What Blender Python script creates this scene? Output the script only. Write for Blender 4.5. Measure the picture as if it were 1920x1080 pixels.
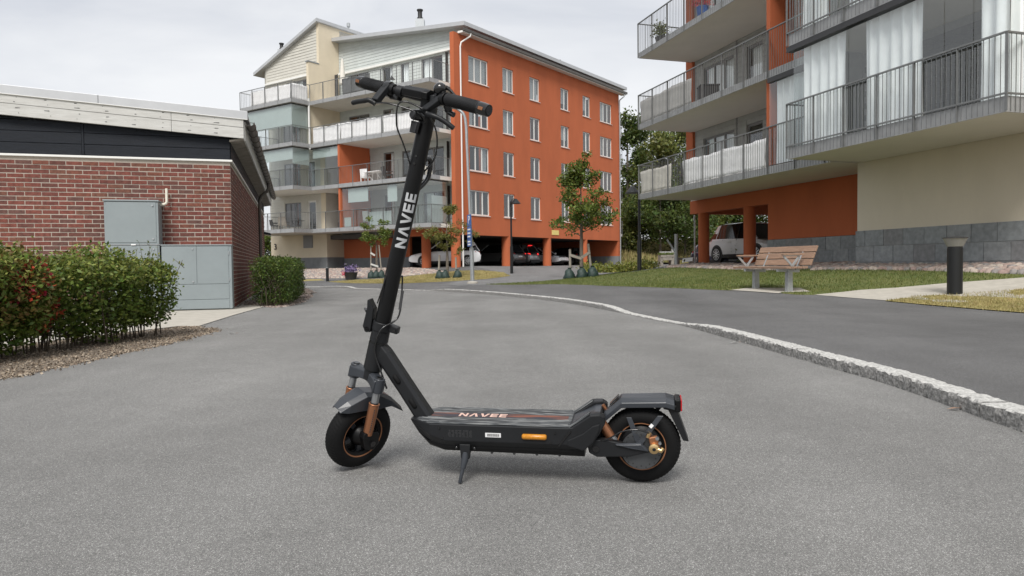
import bpy, bmesh, math, random
import numpy as np
from mathutils import Vector, Matrix
R = math.radians
for o in list(bpy.data.objects): bpy.data.objects.remove(o)
sc = bpy.context.scene
COL = sc.collection
random.seed(7); rng = np.random.default_rng(7)

# ------------------------------------------------------------------ camera
FPX, PITCH, ROLL, EYE = 1325.0, R(1.927), R(-0.682), 0.72
_f = Vector((0, math.cos(PITCH), -math.sin(PITCH))); _u = Vector((0, math.sin(PITCH), math.cos(PITCH))); _x = Vector((1, 0, 0))
CX = math.cos(ROLL)*_x + math.sin(ROLL)*_u
CU = -math.sin(ROLL)*_x + math.cos(ROLL)*_u
cam = bpy.data.cameras.new('camera'); camo = bpy.data.objects.new('camera', cam); COL.objects.link(camo)
m = Matrix((( CX.x, CU.x, -_f.x, 0), (CX.y, CU.y, -_f.y, 0), (CX.z, CU.z, -_f.z, EYE), (0, 0, 0, 1)))
camo.matrix_world = m
cam.sensor_width = 36; cam.lens = FPX/1920*36; cam.clip_end = 3000; cam.clip_start = .05
sc.camera = camo
# ------------------------------------------------------------------ sky and sun (overcast)
SUN_EL, SUN_AZ = 50, 188     # azimuth clockwise from +Y
world = bpy.data.worlds.new('World'); sc.world = world; world.use_nodes = True
nt = world.node_tree; nt.nodes.clear()
def wn(t): return nt.nodes.new(t)
out = wn('ShaderNodeOutputWorld'); bg = wn('ShaderNodeBackground'); sky = wn('ShaderNodeTexSky')
sky.sky_type = 'NISHITA'; sky.sun_disc = False; sky.sun_elevation = R(SUN_EL); sky.sun_rotation = R(SUN_AZ)
tc = wn('ShaderNodeTexCoord'); mp = wn('ShaderNodeMapping'); mp.inputs['Scale'].default_value = (1.0, 1.0, 3.2)
mp.inputs['Location'].default_value = (3.1, .4, 0)
nz = wn('ShaderNodeTexNoise'); nz.inputs['Scale'].default_value = 2.6; nz.inputs['Detail'].default_value = 6; nz.inputs['Roughness'].default_value = .52
nz.inputs['Distortion'].default_value = .35
cr = wn('ShaderNodeValToRGB'); cr.color_ramp.elements[0].position = .30; cr.color_ramp.elements[1].position = .66
cr.color_ramp.elements[0].color = (5.7, 5.92, 6.4, 1); cr.color_ramp.elements[1].color = (7.9, 7.97, 8.1, 1)
mix = wn('ShaderNodeMixRGB'); mix.inputs['Fac'].default_value = .93
nt.links.new(tc.outputs['Generated'], mp.inputs['Vector']); nt.links.new(mp.outputs[0], nz.inputs['Vector'])
nt.links.new(nz.outputs['Fac'], cr.inputs['Fac']); nt.links.new(sky.outputs[0], mix.inputs['Color1']); nt.links.new(cr.outputs[0], mix.inputs['Color2'])
nt.links.new(mix.outputs[0], bg.inputs['Color']); bg.inputs['Strength'].default_value = .05
nt.links.new(bg.outputs[0], out.inputs[0])
sun = bpy.data.lights.new('sun', 'SUN'); sun.energy = 1.5; sun.angle = R(24); sun.color = (1, .965, .92)
suno = bpy.data.objects.new('sun', sun); COL.objects.link(suno)
_sd = Vector((math.sin(R(SUN_AZ))*math.cos(R(SUN_EL)), math.cos(R(SUN_AZ))*math.cos(R(SUN_EL)), math.sin(R(SUN_EL))))
suno.rotation_euler = _sd.to_track_quat('Z', 'Y').to_euler(); suno.location = _sd*60
sc.view_settings.view_transform = 'Standard'; sc.view_settings.look = 'None'; sc.view_settings.gamma = 1
sc.view_settings.exposure = 1.28
sc.render.resolution_x = 1024; sc.render.resolution_y = 576

# ------------------------------------------------------------------ pixel helpers (1920x1080 photo pixels)
def ray(px, py):
    d = CX*((px-960)/FPX) - CU*((py-540)/FPX) + _f
    return d/d.y
def on_plane(px, py, o, n):
    r = ray(px, py); t = (o[0]*n[0]+o[1]*n[1])/(r.x*n[0]+r.y*n[1])
    return Vector((0, 0, EYE)) + r*t

# ------------------------------------------------------------------ materials
MATS = {}
def _nodes(name):
    m = bpy.data.materials.new(name); m.use_nodes = True
    return m, m.node_tree, m.node_tree.nodes['Principled BSDF']
def mat(name, col, rough=.6, metal=0, var=0, scale=8, bump=0, bscale=60, spec=.5, detail=4, stretch=None, coat=0, island=0, coord='Object', col2=None, bdist=.02):
    """plain procedural material: base colour varied by noise (towards col2 or darker / lighter), optional fine relief"""
    m, t, b = _nodes(name); N = t.nodes.new; Lk = t.links.new
    b.inputs['Roughness'].default_value = rough; b.inputs['Metallic'].default_value = metal
    b.inputs['Specular IOR Level'].default_value = spec; b.inputs['Coat Weight'].default_value = coat
    c = (*col, 1); b.inputs['Base Color'].default_value = c
    src = None
    if var or bump or island or col2:
        tcn = N('ShaderNodeTexCoord'); mpn = N('ShaderNodeMapping'); Lk(tcn.outputs[coord], mpn.inputs[0])
        if stretch: mpn.inputs['Scale'].default_value = stretch
    if var or col2:
        n = N('ShaderNodeTexNoise'); n.inputs['Scale'].default_value = scale; n.inputs['Detail'].default_value = detail; n.inputs['Roughness'].default_value = .62
        Lk(mpn.outputs[0], n.inputs['Vector'])
        r = N('ShaderNodeValToRGB'); r.color_ramp.elements[0].position = .3; r.color_ramp.elements[1].position = .7
        if col2: a, bb = col, col2
        else: a = tuple(x*(1-var) for x in col); bb = tuple(min(1, x*(1+var)) for x in col)
        r.color_ramp.elements[0].color = (*a, 1); r.color_ramp.elements[1].color = (*bb, 1)
        Lk(n.outputs['Fac'], r.inputs['Fac']); src = r.outputs[0]
    if island:
        g = N('ShaderNodeNewGeometry'); hs = N('ShaderNodeHueSaturation'); mr = N('ShaderNodeMapRange'); mh = N('ShaderNodeMapRange')
        mr.inputs['To Min'].default_value = 1-island; mr.inputs['To Max'].default_value = 1+island
        mh.inputs['To Min'].default_value = .5-.03; mh.inputs['To Max'].default_value = .5+.03
        wn_ = N('ShaderNodeMath'); wn_.operation = 'FRACT'; ml = N('ShaderNodeMath'); ml.operation = 'MULTIPLY'; ml.inputs[1].default_value = 17.3
        Lk(g.outputs['Random Per Island'], mr.inputs['Value']); Lk(g.outputs['Random Per Island'], ml.inputs[0]); Lk(ml.outputs[0], wn_.inputs[0]); Lk(wn_.outputs[0], mh.inputs['Value'])
        Lk(mr.outputs[0], hs.inputs['Value']); Lk(mh.outputs[0], hs.inputs['Hue'])
        if src: Lk(src, hs.inputs['Color'])
        else: hs.inputs['Color'].default_value = c
        src = hs.outputs[0]
    if src: Lk(src, b.inputs['Base Color'])
    if bump:
        n2 = N('ShaderNodeTexNoise'); n2.inputs['Scale'].default_value = bscale; n2.inputs['Detail'].default_value = 4
        Lk(mpn.outputs[0], n2.inputs['Vector'])
        bp = N('ShaderNodeBump'); bp.inputs['Strength'].default_value = bump; bp.inputs['Distance'].default_value = bdist
        Lk(n2.outputs['Fac'], bp.inputs['Height']); Lk(bp.outputs[0], b.inputs['Normal'])
    MATS[name] = m; return m
def per_object(name, cols, rough=.8, var=.15, scale=20, bump=.3, bscale=60, bdist=.01, spec=.4):
    """colour picked per object (bricks, slabs, boards that share mesh data) or per island when joined"""
    m, t, b = _nodes(name); N = t.nodes.new; Lk = t.links.new
    oi = N('ShaderNodeObjectInfo'); g = N('ShaderNodeNewGeometry'); ad = N('ShaderNodeMath'); ad.operation = 'ADD'; fr = N('ShaderNodeMath'); fr.operation = 'FRACT'
    Lk(oi.outputs['Random'], ad.inputs[0]); Lk(g.outputs['Random Per Island'], ad.inputs[1]); Lk(ad.outputs[0], fr.inputs[0])
    r = N('ShaderNodeValToRGB'); r.color_ramp.interpolation = 'CONSTANT'
    while len(r.color_ramp.elements) < len(cols): r.color_ramp.elements.new(.5)
    for i, c in enumerate(cols):
        r.color_ramp.elements[i].position = i/len(cols); r.color_ramp.elements[i].color = (*c, 1)
    Lk(fr.outputs[0], r.inputs['Fac'])
    tcn = N('ShaderNodeTexCoord'); n = N('ShaderNodeTexNoise'); n.inputs['Scale'].default_value = scale; n.inputs['Detail'].default_value = 5
    Lk(g.outputs['Position'], n.inputs['Vector'])
    mr = N('ShaderNodeMapRange'); mr.inputs['From Min'].default_value = .3; mr.inputs['From Max'].default_value = .7; mr.inputs['To Min'].default_value = 1-var; mr.inputs['To Max'].default_value = 1+var
    hs = N('ShaderNodeHueSaturation'); Lk(n.outputs['Fac'], mr.inputs['Value']); Lk(mr.outputs[0], hs.inputs['Value']); Lk(r.outputs[0], hs.inputs['Color'])
    Lk(hs.outputs[0], b.inputs['Base Color']); b.inputs['Roughness'].default_value = rough; b.inputs['Specular IOR Level'].default_value = spec
    if bump:
        n2 = N('ShaderNodeTexNoise'); n2.inputs['Scale'].default_value = bscale; n2.inputs['Detail'].default_value = 3; Lk(g.outputs['Position'], n2.inputs['Vector'])
        bp = N('ShaderNodeBump'); bp.inputs['Strength'].default_value = bump; bp.inputs['Distance'].default_value = bdist
        Lk(n2.outputs['Fac'], bp.inputs['Height']); Lk(bp.outputs[0], b.inputs['Normal'])
    MATS[name] = m; return m
def glass(name, tint=(.82, .88, .87), refl=.10, rough=.0):
    m = bpy.data.materials.new(name); m.use_nodes = True; t = m.node_tree; t.nodes.clear(); N = t.nodes.new; Lk = t.links.new
    o = N('ShaderNodeOutputMaterial'); mx = N('ShaderNodeMixShader'); tr = N('ShaderNodeBsdfTransparent'); gl = N('ShaderNodeBsdfGlossy'); fr = N('ShaderNodeFresnel')
    tr.inputs[0].default_value = (*tint, 1); gl.inputs['Roughness'].default_value = rough; gl.inputs[0].default_value = (.95, .97, .97, 1); fr.inputs[0].default_value = 1.5
    mr = N('ShaderNodeMapRange'); mr.inputs['To Min'].default_value = refl; mr.inputs['To Max'].default_value = 1
    gg = N('ShaderNodeNewGeometry'); sb = N('ShaderNodeMath'); sb.operation = 'SUBTRACT'; sb.inputs[0].default_value = 1; ml = N('ShaderNodeMath'); ml.operation = 'MULTIPLY'
    Lk(gg.outputs['Backfacing'], sb.inputs[1]); Lk(fr.outputs[0], mr.inputs['Value']); Lk(mr.outputs[0], ml.inputs[0]); Lk(sb.outputs[0], ml.inputs[1]); Lk(ml.outputs[0], mx.inputs[0]); Lk(tr.outputs[0], mx.inputs[1]); Lk(gl.outputs[0], mx.inputs[2]); Lk(mx.outputs[0], o.inputs[0])
    MATS[name] = m; return m
def leafmat(name, c1, c2, trans=.25, island=.35, scale=3, rough=.5):
    m = mat(name, c1, rough, col2=c2, scale=scale, island=island, spec=.35, coord='Object')
    t = m.node_tree; b = t.nodes['Principled BSDF']; N = t.nodes.new
    o = t.nodes['Material Output']; mx = N('ShaderNodeMixShader'); tl = N('ShaderNodeBsdfTranslucent'); mx.inputs[0].default_value = trans
    src = b.inputs['Base Color'].links[0].from_socket
    t.links.new(src, tl.inputs[0]); t.links.new(b.outputs[0], mx.inputs[1]); t.links.new(tl.outputs[0], mx.inputs[2]); t.links.new(mx.outputs[0], o.inputs[0])
    return m
def asphalt(name, dark, light, patch, speck=.75):
    m, t, b = _nodes(name); N = t.nodes.new; Lk = t.links.new
    g = N('ShaderNodeNewGeometry')
    def noise(s, d=3, r=.6):
        n = N('ShaderNodeTexNoise'); n.inputs['Scale'].default_value = s; n.inputs['Detail'].default_value = d; n.inputs['Roughness'].default_value = r
        Lk(g.outputs['Position'], n.inputs['Vector']); return n
    fine = noise(300, 4, .75); r = N('ShaderNodeValToRGB'); r.color_ramp.elements[0].position = .34; r.color_ramp.elements[1].position = .68
    r.color_ramp.elements[0].color = (*dark, 1); r.color_ramp.elements[1].color = (*light, 1); Lk(fine.outputs['Fac'], r.inputs['Fac'])
    v = N('ShaderNodeTexVoronoi'); v.inputs['Scale'].default_value = 560; Lk(g.outputs['Position'], v.inputs['Vector'])
    vr = N('ShaderNodeSeparateColor'); Lk(v.outputs['Color'], vr.inputs[0])
    gt = N('ShaderNodeMath'); gt.operation = 'GREATER_THAN'; gt.inputs[1].default_value = .90; Lk(vr.outputs[0], gt.inputs[0])
    mx = N('ShaderNodeMixRGB'); mx.inputs['Color2'].default_value = (*[c*1.9 for c in light], 1); Lk(r.outputs[0], mx.inputs['Color1'])
    ms = N('ShaderNodeMath'); ms.operation = 'MULTIPLY'; ms.inputs[1].default_value = speck; Lk(gt.outputs[0], ms.inputs[0]); Lk(ms.outputs[0], mx.inputs['Fac'])
    v2 = N('ShaderNodeTexVoronoi'); v2.inputs['Scale'].default_value = 210; Lk(g.outputs['Position'], v2.inputs['Vector'])
    s2 = N('ShaderNodeSeparateColor'); Lk(v2.outputs['Color'], s2.inputs[0]); mg = N('ShaderNodeMapRange'); mg.inputs['To Min'].default_value = .80; mg.inputs['To Max'].default_value = 1.2; Lk(s2.outputs[1], mg.inputs['Value'])
    big = noise(.55, 5, .6); mr = N('ShaderNodeMapRange'); mr.inputs['From Min'].default_value = .3; mr.inputs['From Max'].default_value = .7; mr.inputs['To Min'].default_value = 1-patch; mr.inputs['To Max'].default_value = 1+patch
    Lk(big.outputs['Fac'], mr.inputs['Value']); mid = noise(5, 4, .6); mr2 = N('ShaderNodeMapRange'); mr2.inputs['To Min'].default_value = .88; mr2.inputs['To Max'].default_value = 1.12
    Lk(mid.outputs['Fac'], mr2.inputs['Value']); mm = N('ShaderNodeMath'); mm.operation = 'MULTIPLY'; Lk(mr.outputs[0], mm.inputs[0]); Lk(mr2.outputs[0], mm.inputs[1])
    hs = N('ShaderNodeHueSaturation'); m3 = N('ShaderNodeMath'); m3.operation = 'MULTIPLY'; Lk(mm.outputs[0], m3.inputs[0]); Lk(mg.outputs[0], m3.inputs[1]); Lk(mx.outputs[0], hs.inputs['Color']); Lk(m3.outputs[0], hs.inputs['Value']); Lk(hs.outputs[0], b.inputs['Base Color'])
    b.inputs['Roughness'].default_value = .93; b.inputs['Specular IOR Level'].default_value = .25
    # tar spots and worn streaks
    sv = N('ShaderNodeTexVoronoi'); sv.inputs['Scale'].default_value = 2.3; Lk(g.outputs['Position'], sv.inputs['Vector'])
    lt_ = N('ShaderNodeMapRange'); lt_.inputs['From Min'].default_value = .010; lt_.inputs['From Max'].default_value = .022; lt_.inputs['To Min'].default_value = .45; lt_.inputs['To Max'].default_value = 1; Lk(sv.outputs['Distance'], lt_.inputs['Value'])
    mpw = N('ShaderNodeMapping'); mpw.inputs['Scale'].default_value = (.9, .16, 1); mpw.inputs['Rotation'].default_value = (0, 0, .35); Lk(g.outputs['Position'], mpw.inputs[0])
    wn2 = N('ShaderNodeTexNoise'); wn2.inputs['Scale'].default_value = 1.4; wn2.inputs['Detail'].default_value = 5; Lk(mpw.outputs[0], wn2.inputs['Vector'])
    wr = N('ShaderNodeMapRange'); wr.inputs['From Min'].default_value = .3; wr.inputs['From Max'].default_value = .7; wr.inputs['To Min'].default_value = .88; wr.inputs['To Max'].default_value = 1.10; Lk(wn2.outputs['Fac'], wr.inputs['Value'])
    m4 = N('ShaderNodeMath'); m4.operation = 'MULTIPLY'; Lk(lt_.outputs[0], m4.inputs[0]); Lk(wr.outputs[0], m4.inputs[1]); m5 = N('ShaderNodeMath'); m5.operation = 'MULTIPLY'; Lk(m3.outputs[0], m5.inputs[0]); Lk(m4.outputs[0], m5.inputs[1]); Lk(m5.outputs[0], hs.inputs['Value'])
    bp = N('ShaderNodeBump'); bp.inputs['Strength'].default_value = .55; bp.inputs['Distance'].default_value = .004; Lk(fine.outputs['Fac'], bp.inputs['Height']); Lk(bp.outputs[0], b.inputs['Normal'])
    MATS[name] = m; return m

asphalt('road_asphalt', (.090, .090, .0875), (.265, .262, .254), .14, .7)
asphalt('footway_asphalt', (.062, .062, .0635), (.172, .171, .170), .16, .4)
asphalt('drive_asphalt', (.10, .10, .10), (.22, .22, .218), .08, .3)
mat('concrete', (.42, .395, .345), .9, var=.12, scale=6, bump=.2, bscale=80)
mat('gravel', (.19, .155, .12), .95, var=.75, scale=55, bump=.9, bscale=70, detail=6)
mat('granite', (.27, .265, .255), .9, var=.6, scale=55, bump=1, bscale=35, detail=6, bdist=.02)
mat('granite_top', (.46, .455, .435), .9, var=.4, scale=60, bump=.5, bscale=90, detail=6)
mat('soil', (.12, .10, .06), .95, var=.4, scale=4)
mat('lawn_green', (.075, .105, .022), .9, col2=(.16, .16, .05), scale=1.1, bump=.9, bscale=40, detail=8)
mat('lawn_dry', (.21, .18, .06), .9, col2=(.37, .30, .12), scale=1.6, bump=.9, bscale=40, detail=8)
leafmat('blade_green', (.065, .105, .018), (.15, .165, .045), .2, .35, 2)
leafmat('blade_dry', (.17, .16, .05), (.40, .33, .15), .2, .3, 2)
mat('tall_grass', (.17, .15, .06), .9, col2=(.08, .10, .03), scale=.5, detail=8)
mat('orange_render', (.455, .120, .046), .88, var=.09, scale=1.0, stretch=(1,1,.35), bump=.35, bscale=55, detail=8, bdist=.01)
mat('cream_render', (.66, .58, .44), .88, var=.05, scale=1.1, bump=.35, bscale=55, detail=8, bdist=.01)
mat('beige_render', (.60, .54, .435), .88, var=.06, scale=.8, stretch=(1,1,.4), bump=.4, bscale=45, detail=8, bdist=.01)
mat('pale_siding', (.50, .535, .52), .7, var=.06, scale=2)
mat('white_siding', (.55, .535, .48), .7, var=.06, scale=2)
mat('grey_siding', (.37, .38, .365), .75, var=.1, scale=3, bump=.2, bscale=20)
mat('plinth_grey', (.20, .21, .215), .85, var=.12, scale=3)
mat('mortar_grey', (.33, .33, .32), .9, var=.1, scale=10)
per_object('slab_stone', [(.235, .25, .258), (.255, .272, .28), (.28, .295, .302), (.245, .26, .268), (.225, .228, .232), (.265, .277, .282)], .8, .18, 9, .3, 50)
mat('zinc', (.33, .345, .35), .45, metal=.55, var=.12, scale=3)
mat('zinc_band', (.36, .365, .368), .55, metal=.35, var=.12, scale=5)
mat('rail_grey', (.20, .205, .205), .5, metal=.5, var=.1, scale=5)
mat('galvanised', (.42, .44, .45), .45, metal=.6, var=.12, scale=25)
mat('dark_metal', (.045, .045, .047), .5, metal=.3)
mat('soffit', (.66, .63, .58), .85, var=.04, scale=1)
mat('white_paint', (.74, .74, .71), .6, var=.03, scale=3)
mat('frame_white', (.76, .75, .72), .5)
mat('frame_grey', (.20, .20, .20), .5)
mat('roof_metal', (.50, .51, .52), .45, metal=.4, var=.06, scale=2)
mat('gutter_dark', (.115, .105, .095), .45, metal=.6, var=.15, scale=6)
mat('cloth_white', (.88, .88, .88), .85, var=.03, scale=3, bump=.4, bscale=6, bdist=.04)
mat('cloth_cream', (.70, .67, .60), .85, var=.04, scale=3, bump=.4, bscale=6, bdist=.04)
mat('cloth_grey', (.46, .45, .43), .85, var=.05, scale=3, bump=.4, bscale=10, bdist=.03)
mat('curtain', (.88, .89, .90), .9, var=.05, scale=3)
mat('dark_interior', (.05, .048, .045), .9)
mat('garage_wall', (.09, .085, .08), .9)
mat('navy_board', (.009, .012, .018), .6, spec=.3, var=.3, scale=4, bump=.35, bscale=40, stretch=(1, 1, 12))
mat('larch_board', (.60, .60, .575), .8, col2=(.47, .465, .44), scale=3.5, bump=.3, bscale=30, stretch=(1, 1, 9), detail=8)
mat('bench_wood', (.34, .215, .145), .75, col2=(.20, .125, .085), scale=5, bump=.3, bscale=30, stretch=(1, 6, 8), detail=8)
mat('grey_wood', (.26, .235, .20), .85, var=.25, scale=6)
per_object('brick', [(.165, .052, .038), (.148, .048, .036), (.130, .046, .035), (.160, .058, .039), (.170, .055, .041), (.120, .046, .036), (.152, .064, .044), (.140, .046, .036), (.115, .055, .045), (.160, .053, .040)], .85, .28, 22, .5, 80, .006)
mat('mortar', (.43, .385, .33), .95, var=.1, scale=30, bump=.4, bscale=120, bdist=.004)
mat('cabinet_grey', (.235, .27, .28), .5, var=.05, scale=3)
mat('plastic_white', (.72, .68, .58), .5)
mat('bark', (.13, .11, .09), .9, var=.4, scale=14, bump=.7, bscale=30, stretch=(1, 1, .25))
mat('twig', (.06, .045, .03), .9)
leafmat('hedge_leaf', (.070, .110, .018), (.135, .180, .032), .28, .4, 5)
leafmat('box_leaf', (.042, .075, .013), (.085, .125, .024), .25, .4, 5)
leafmat('hedge_tip', (.17, .21, .045), (.25, .27, .07), .3, .35, 6)
leafmat('hedge_bronze', (.20, .125, .04), (.15, .15, .035), .25, .4, 6)
leafmat('hedge_red', (.34, .028, .018), (.25, .06, .025), .25, .4, 6)
leafmat('leaf_mid', (.085, .130, .022), (.165, .20, .042), .3, .45, 1.2)
leafmat('leaf_dark', (.045, .075, .016), (.095, .125, .026), .25, .45, .5)
leafmat('leaf_olive', (.085, .11, .025), (.15, .16, .04), .25, .45, .5)
leafmat('leaf_pine', (.12, .135, .03), (.20, .19, .05), .25, .4, 1.2)
leafmat('yellow_shrub', (.23, .22, .035), (.12, .16, .03), .2, .35, 2)
leafmat('flower_purple', (.16, .11, .26), (.25, .2, .36), .2, .3, 9)
leafmat('flower_red', (.5, .03, .04), (.6, .12, .12), .2, .3, 9)
per_object('cobble', [(.33, .26, .225), (.28, .235, .21), (.38, .31, .265), (.24, .22, .21), (.41, .35, .30), (.30, .22, .195)], .85, .2, 14, .3, 60)
per_object('bark_chips', [(.30, .24, .18), (.16, .12, .09), (.38, .32, .25), (.10, .08, .06), (.22, .17, .12)], .9, .2, 20, .3, 60)
mat('bag_green', (.016, .036, .030), .6, var=.3, scale=8, bump=.5, bscale=14, bdist=.03)
mat('black_pole', (.012, .013, .014), .45, metal=.2)
mat('sign_blue', (.02, .09, .32), .4)
mat('sign_white', (.80, .80, .80), .4)
mat('sign_yellow', (.75, .60, .20), .5)
mat('lamp_glass', (.22, .22, .21), .25)
glass('clear_glass', (.95, .965, .962), .08)
glass('balcony_glass', (.92, .95, .943), .11)
glass('window_glass', (.72, .74, .74), .10)
mat('frost', (.48, .51, .50), .35, var=.04, scale=2)
# vehicles
mat('car_white', (.70, .71, .72), .25, coat=.6); mat('car_silver', (.33, .34, .34), .3, metal=.5, coat=.5); mat('car_grey', (.13, .135, .135), .3, metal=.4, coat=.5)
mat('car_dark', (.05, .055, .06), .3, metal=.4, coat=.5); mat('car_blue', (.010, .016, .042), .3, metal=.3, coat=.6)
mat('car_glass', (.012, .014, .016), .06); mat('car_black', (.012, .012, .013), .6); mat('tyre', (.012, .012, .012), .8, bump=.3, bscale=60)
mat('alloy', (.55, .56, .57), .3, metal=.8); mat('tail_red', (.42, .012, .012), .25); mat('head_clear', (.5, .52, .54), .15)
m_, t_, b_ = _nodes('tail_lit'); b_.inputs['Base Color'].default_value = (.6, .02, .02, 1); b_.inputs['Emission Color'].default_value = (1, .03, .03, 1); b_.inputs['Emission Strength'].default_value = .8; MATS['tail_lit'] = m_
mat('plate_white', (.7, .7, .7), .5)
# scooter
mat('grip_rubber', (.007, .007, .0075), .48, spec=.4); mat('sc_black', (.0045, .0046, .005), .38, spec=.3, var=.15, scale=12, bump=.12, bscale=500, bdist=.001); mat('sc_grey', (.012, .0128, .0142), .44, spec=.32, var=.08, scale=8, bump=.1, bscale=500, bdist=.001)
mat('sc_gun', (.032, .036, .043), .36, var=.06, scale=6, bump=.08, bscale=500, bdist=.001); mat('sc_rubber', (.005, .005, .0052), .75, spec=.22, bump=.2, bscale=300, bdist=.001)
mat('sc_copper', (.37, .165, .085), .36, metal=.75); mat('sc_copper_line', (.30, .135, .065), .5, metal=.3); mat('sc_gold', (.68, .48, .24), .28, metal=.9)
mat('sc_steel', (.42, .43, .44), .32, metal=.85); mat('sc_disc', (.11, .115, .12), .42, metal=.7); mat('sc_amber', (.50, .20, .015), .3, var=.2, scale=220); mat('sc_text', (.42, .43, .44), .6)
mat('sc_red', (.42, .012, .016), .2); mat('sc_lens', (.03, .03, .033), .12); mat('sc_screen', (.06, .065, .07), .16)
mat('sc_label', (.72, .72, .72), .5); mat('sc_ink', (.03, .03, .03), .6); mat('sc_print', (.04, .041, .043), .6); mat('sc_gloss', (.009, .009, .0095), .22, coat=.3)
# ------------------------------------------------------------------ mesh library
class MB:
    def __init__(s): s.v = []; s.f = []
    def add(s, vs, fs):
        b = len(s.v); s.v.extend([tuple(p) for p in vs]); s.f.extend([tuple(i+b for i in f) for f in fs]); return s
    def box(s, a, b):
        x0, y0, z0 = a; x1, y1, z1 = b
        return s.add([(x0,y0,z0),(x1,y0,z0),(x1,y1,z0),(x0,y1,z0),(x0,y0,z1),(x1,y0,z1),(x1,y1,z1),(x0,y1,z1)],
                     [(3,2,1,0),(4,5,6,7),(0,1,5,4),(1,2,6,5),(2,3,7,6),(3,0,4,7)])
    def hexa(s, p):   # 8 points: bottom ring 4, top ring 4
        return s.add(p, [(3,2,1,0),(4,5,6,7),(0,1,5,4),(1,2,6,5),(2,3,7,6),(3,0,4,7)])
    def bar(s, p0, p1, w, h, up=(0,0,1)):
        p0 = Vector(p0); p1 = Vector(p1); d = (p1-p0).normalized(); u = Vector(up); sd = d.cross(u)
        if sd.length < 1e-4: sd = d.cross(Vector((0,1,0)))
        sd.normalize(); u = sd.cross(d).normalized(); a = sd*(w/2); b = u*(h/2)
        return s.hexa([p0-a-b, p0+a-b, p1+a-b, p1-a-b, p0-a+b, p0+a+b, p1+a+b, p1-a+b])
    def prism(s, poly, vec):
        n = len(poly); vec = Vector(vec); P = [Vector(p) for p in poly]
        return s.add(P+[p+vec for p in P], [tuple(range(n-1,-1,-1)), tuple(range(n,2*n))]+[(i,(i+1)%n,n+(i+1)%n,n+i) for i in range(n)])
    def loft(s, rings, cap=True, closed=True):
        n = len(rings[0]); vs = [p for r in rings for p in r]; fs = []
        for k in range(len(rings)-1):
            for i in range(n if closed else n-1):
                j = (i+1) % n; fs.append((k*n+i, k*n+j, (k+1)*n+j, (k+1)*n+i))
        if cap: fs.append(tuple(range(n-1,-1,-1))); fs.append(tuple(range((len(rings)-1)*n, len(rings)*n)))
        return s.add(vs, fs)
    def tube(s, pts, rad, n=8, cap=True):
        P = [Vector(p) for p in pts]; m = len(P); rad = rad if hasattr(rad, '__len__') else [rad]*m
        rings = []; ref = None
        for i in range(m):
            d = (P[min(i+1,m-1)]-P[max(i-1,0)]).normalized()
            if ref is None:
                ref = Vector((0,0,1)) if abs(d.z) < .9 else Vector((1,0,0))
            a = d.cross(ref)
            if a.length < 1e-5: a = d.cross(Vector((.3,.8,.1)))
            a.normalize(); b = a.cross(d).normalized(); ref = b
            rings.append([P[i]+(a*math.cos(2*math.pi*k/n)+b*math.sin(2*math.pi*k/n))*rad[i] for k in range(n)])
        return s.loft(rings, cap)
    def cyl(s, p0, p1, r0, r1=None, n=12): return s.tube([p0, p1], [r0, r0 if r1 is None else r1], n)
    def lathe(s, prof, o, ax, n=24, ref=None):    # prof: (radius, height along ax)
        o = Vector(o); ax = Vector(ax).normalized(); a = ax.cross(Vector(ref) if ref else (Vector((0,0,1)) if abs(ax.z) < .9 else Vector((1,0,0)))).normalized(); b = ax.cross(a)
        rings = [[o+ax*h+(a*math.cos(2*math.pi*k/n)+b*math.sin(2*math.pi*k/n))*r for k in range(n)] for r, h in prof]
        return s.loft(rings, True)
    def torus(s, o, ax, R_, r, n=40, m=10, sq=1.0):
        o = Vector(o); ax = Vector(ax).normalized(); a = ax.cross(Vector((0,0,1)) if abs(ax.z) < .9 else Vector((1,0,0))).normalized(); b = ax.cross(a)
        vs = []; fs = []
        for i in range(n):
            d = a*math.cos(2*math.pi*i/n)+b*math.sin(2*math.pi*i/n)
            for j in range(m):
                t = 2*math.pi*j/m; vs.append(o+d*(R_+r*math.cos(t))+ax*(r*sq*math.sin(t)))
        for i in range(n):
            for j in range(m): fs.append((i*m+j, ((i+1)%n)*m+j, ((i+1)%n)*m+(j+1)%m, i*m+(j+1)%m))
        return s.add(vs, fs)
    def ball(s, c, r, n=12, m=8):
        c = Vector(c); r = r if hasattr(r, '__len__') else (r, r, r); vs = [c+Vector((0,0,-r[2]))]; fs = []
        for j in range(1, m):
            t = math.pi*j/m-math.pi/2
            for i in range(n): a = 2*math.pi*i/n; vs.append(c+Vector((r[0]*math.cos(t)*math.cos(a), r[1]*math.cos(t)*math.sin(a), r[2]*math.sin(t))))
        vs.append(c+Vector((0,0,r[2]))); L = len(vs)-1
        for i in range(n): fs.append((0, 1+(i+1)%n, 1+i)); fs.append((L, 1+(m-2)*n+i, 1+(m-2)*n+(i+1)%n))
        for j in range(m-2):
            for i in range(n): fs.append((1+j*n+i, 1+j*n+(i+1)%n, 1+(j+1)*n+(i+1)%n, 1+(j+1)*n+i))
        return s.add(vs, fs)
    def grid(s, fn, nu, nv):
        vs = [fn(i/nu, j/nv) for j in range(nv+1) for i in range(nu+1)]
        return s.add(vs, [(j*(nu+1)+i, j*(nu+1)+i+1, (j+1)*(nu+1)+i+1, (j+1)*(nu+1)+i) for j in range(nv) for i in range(nu)])
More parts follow.
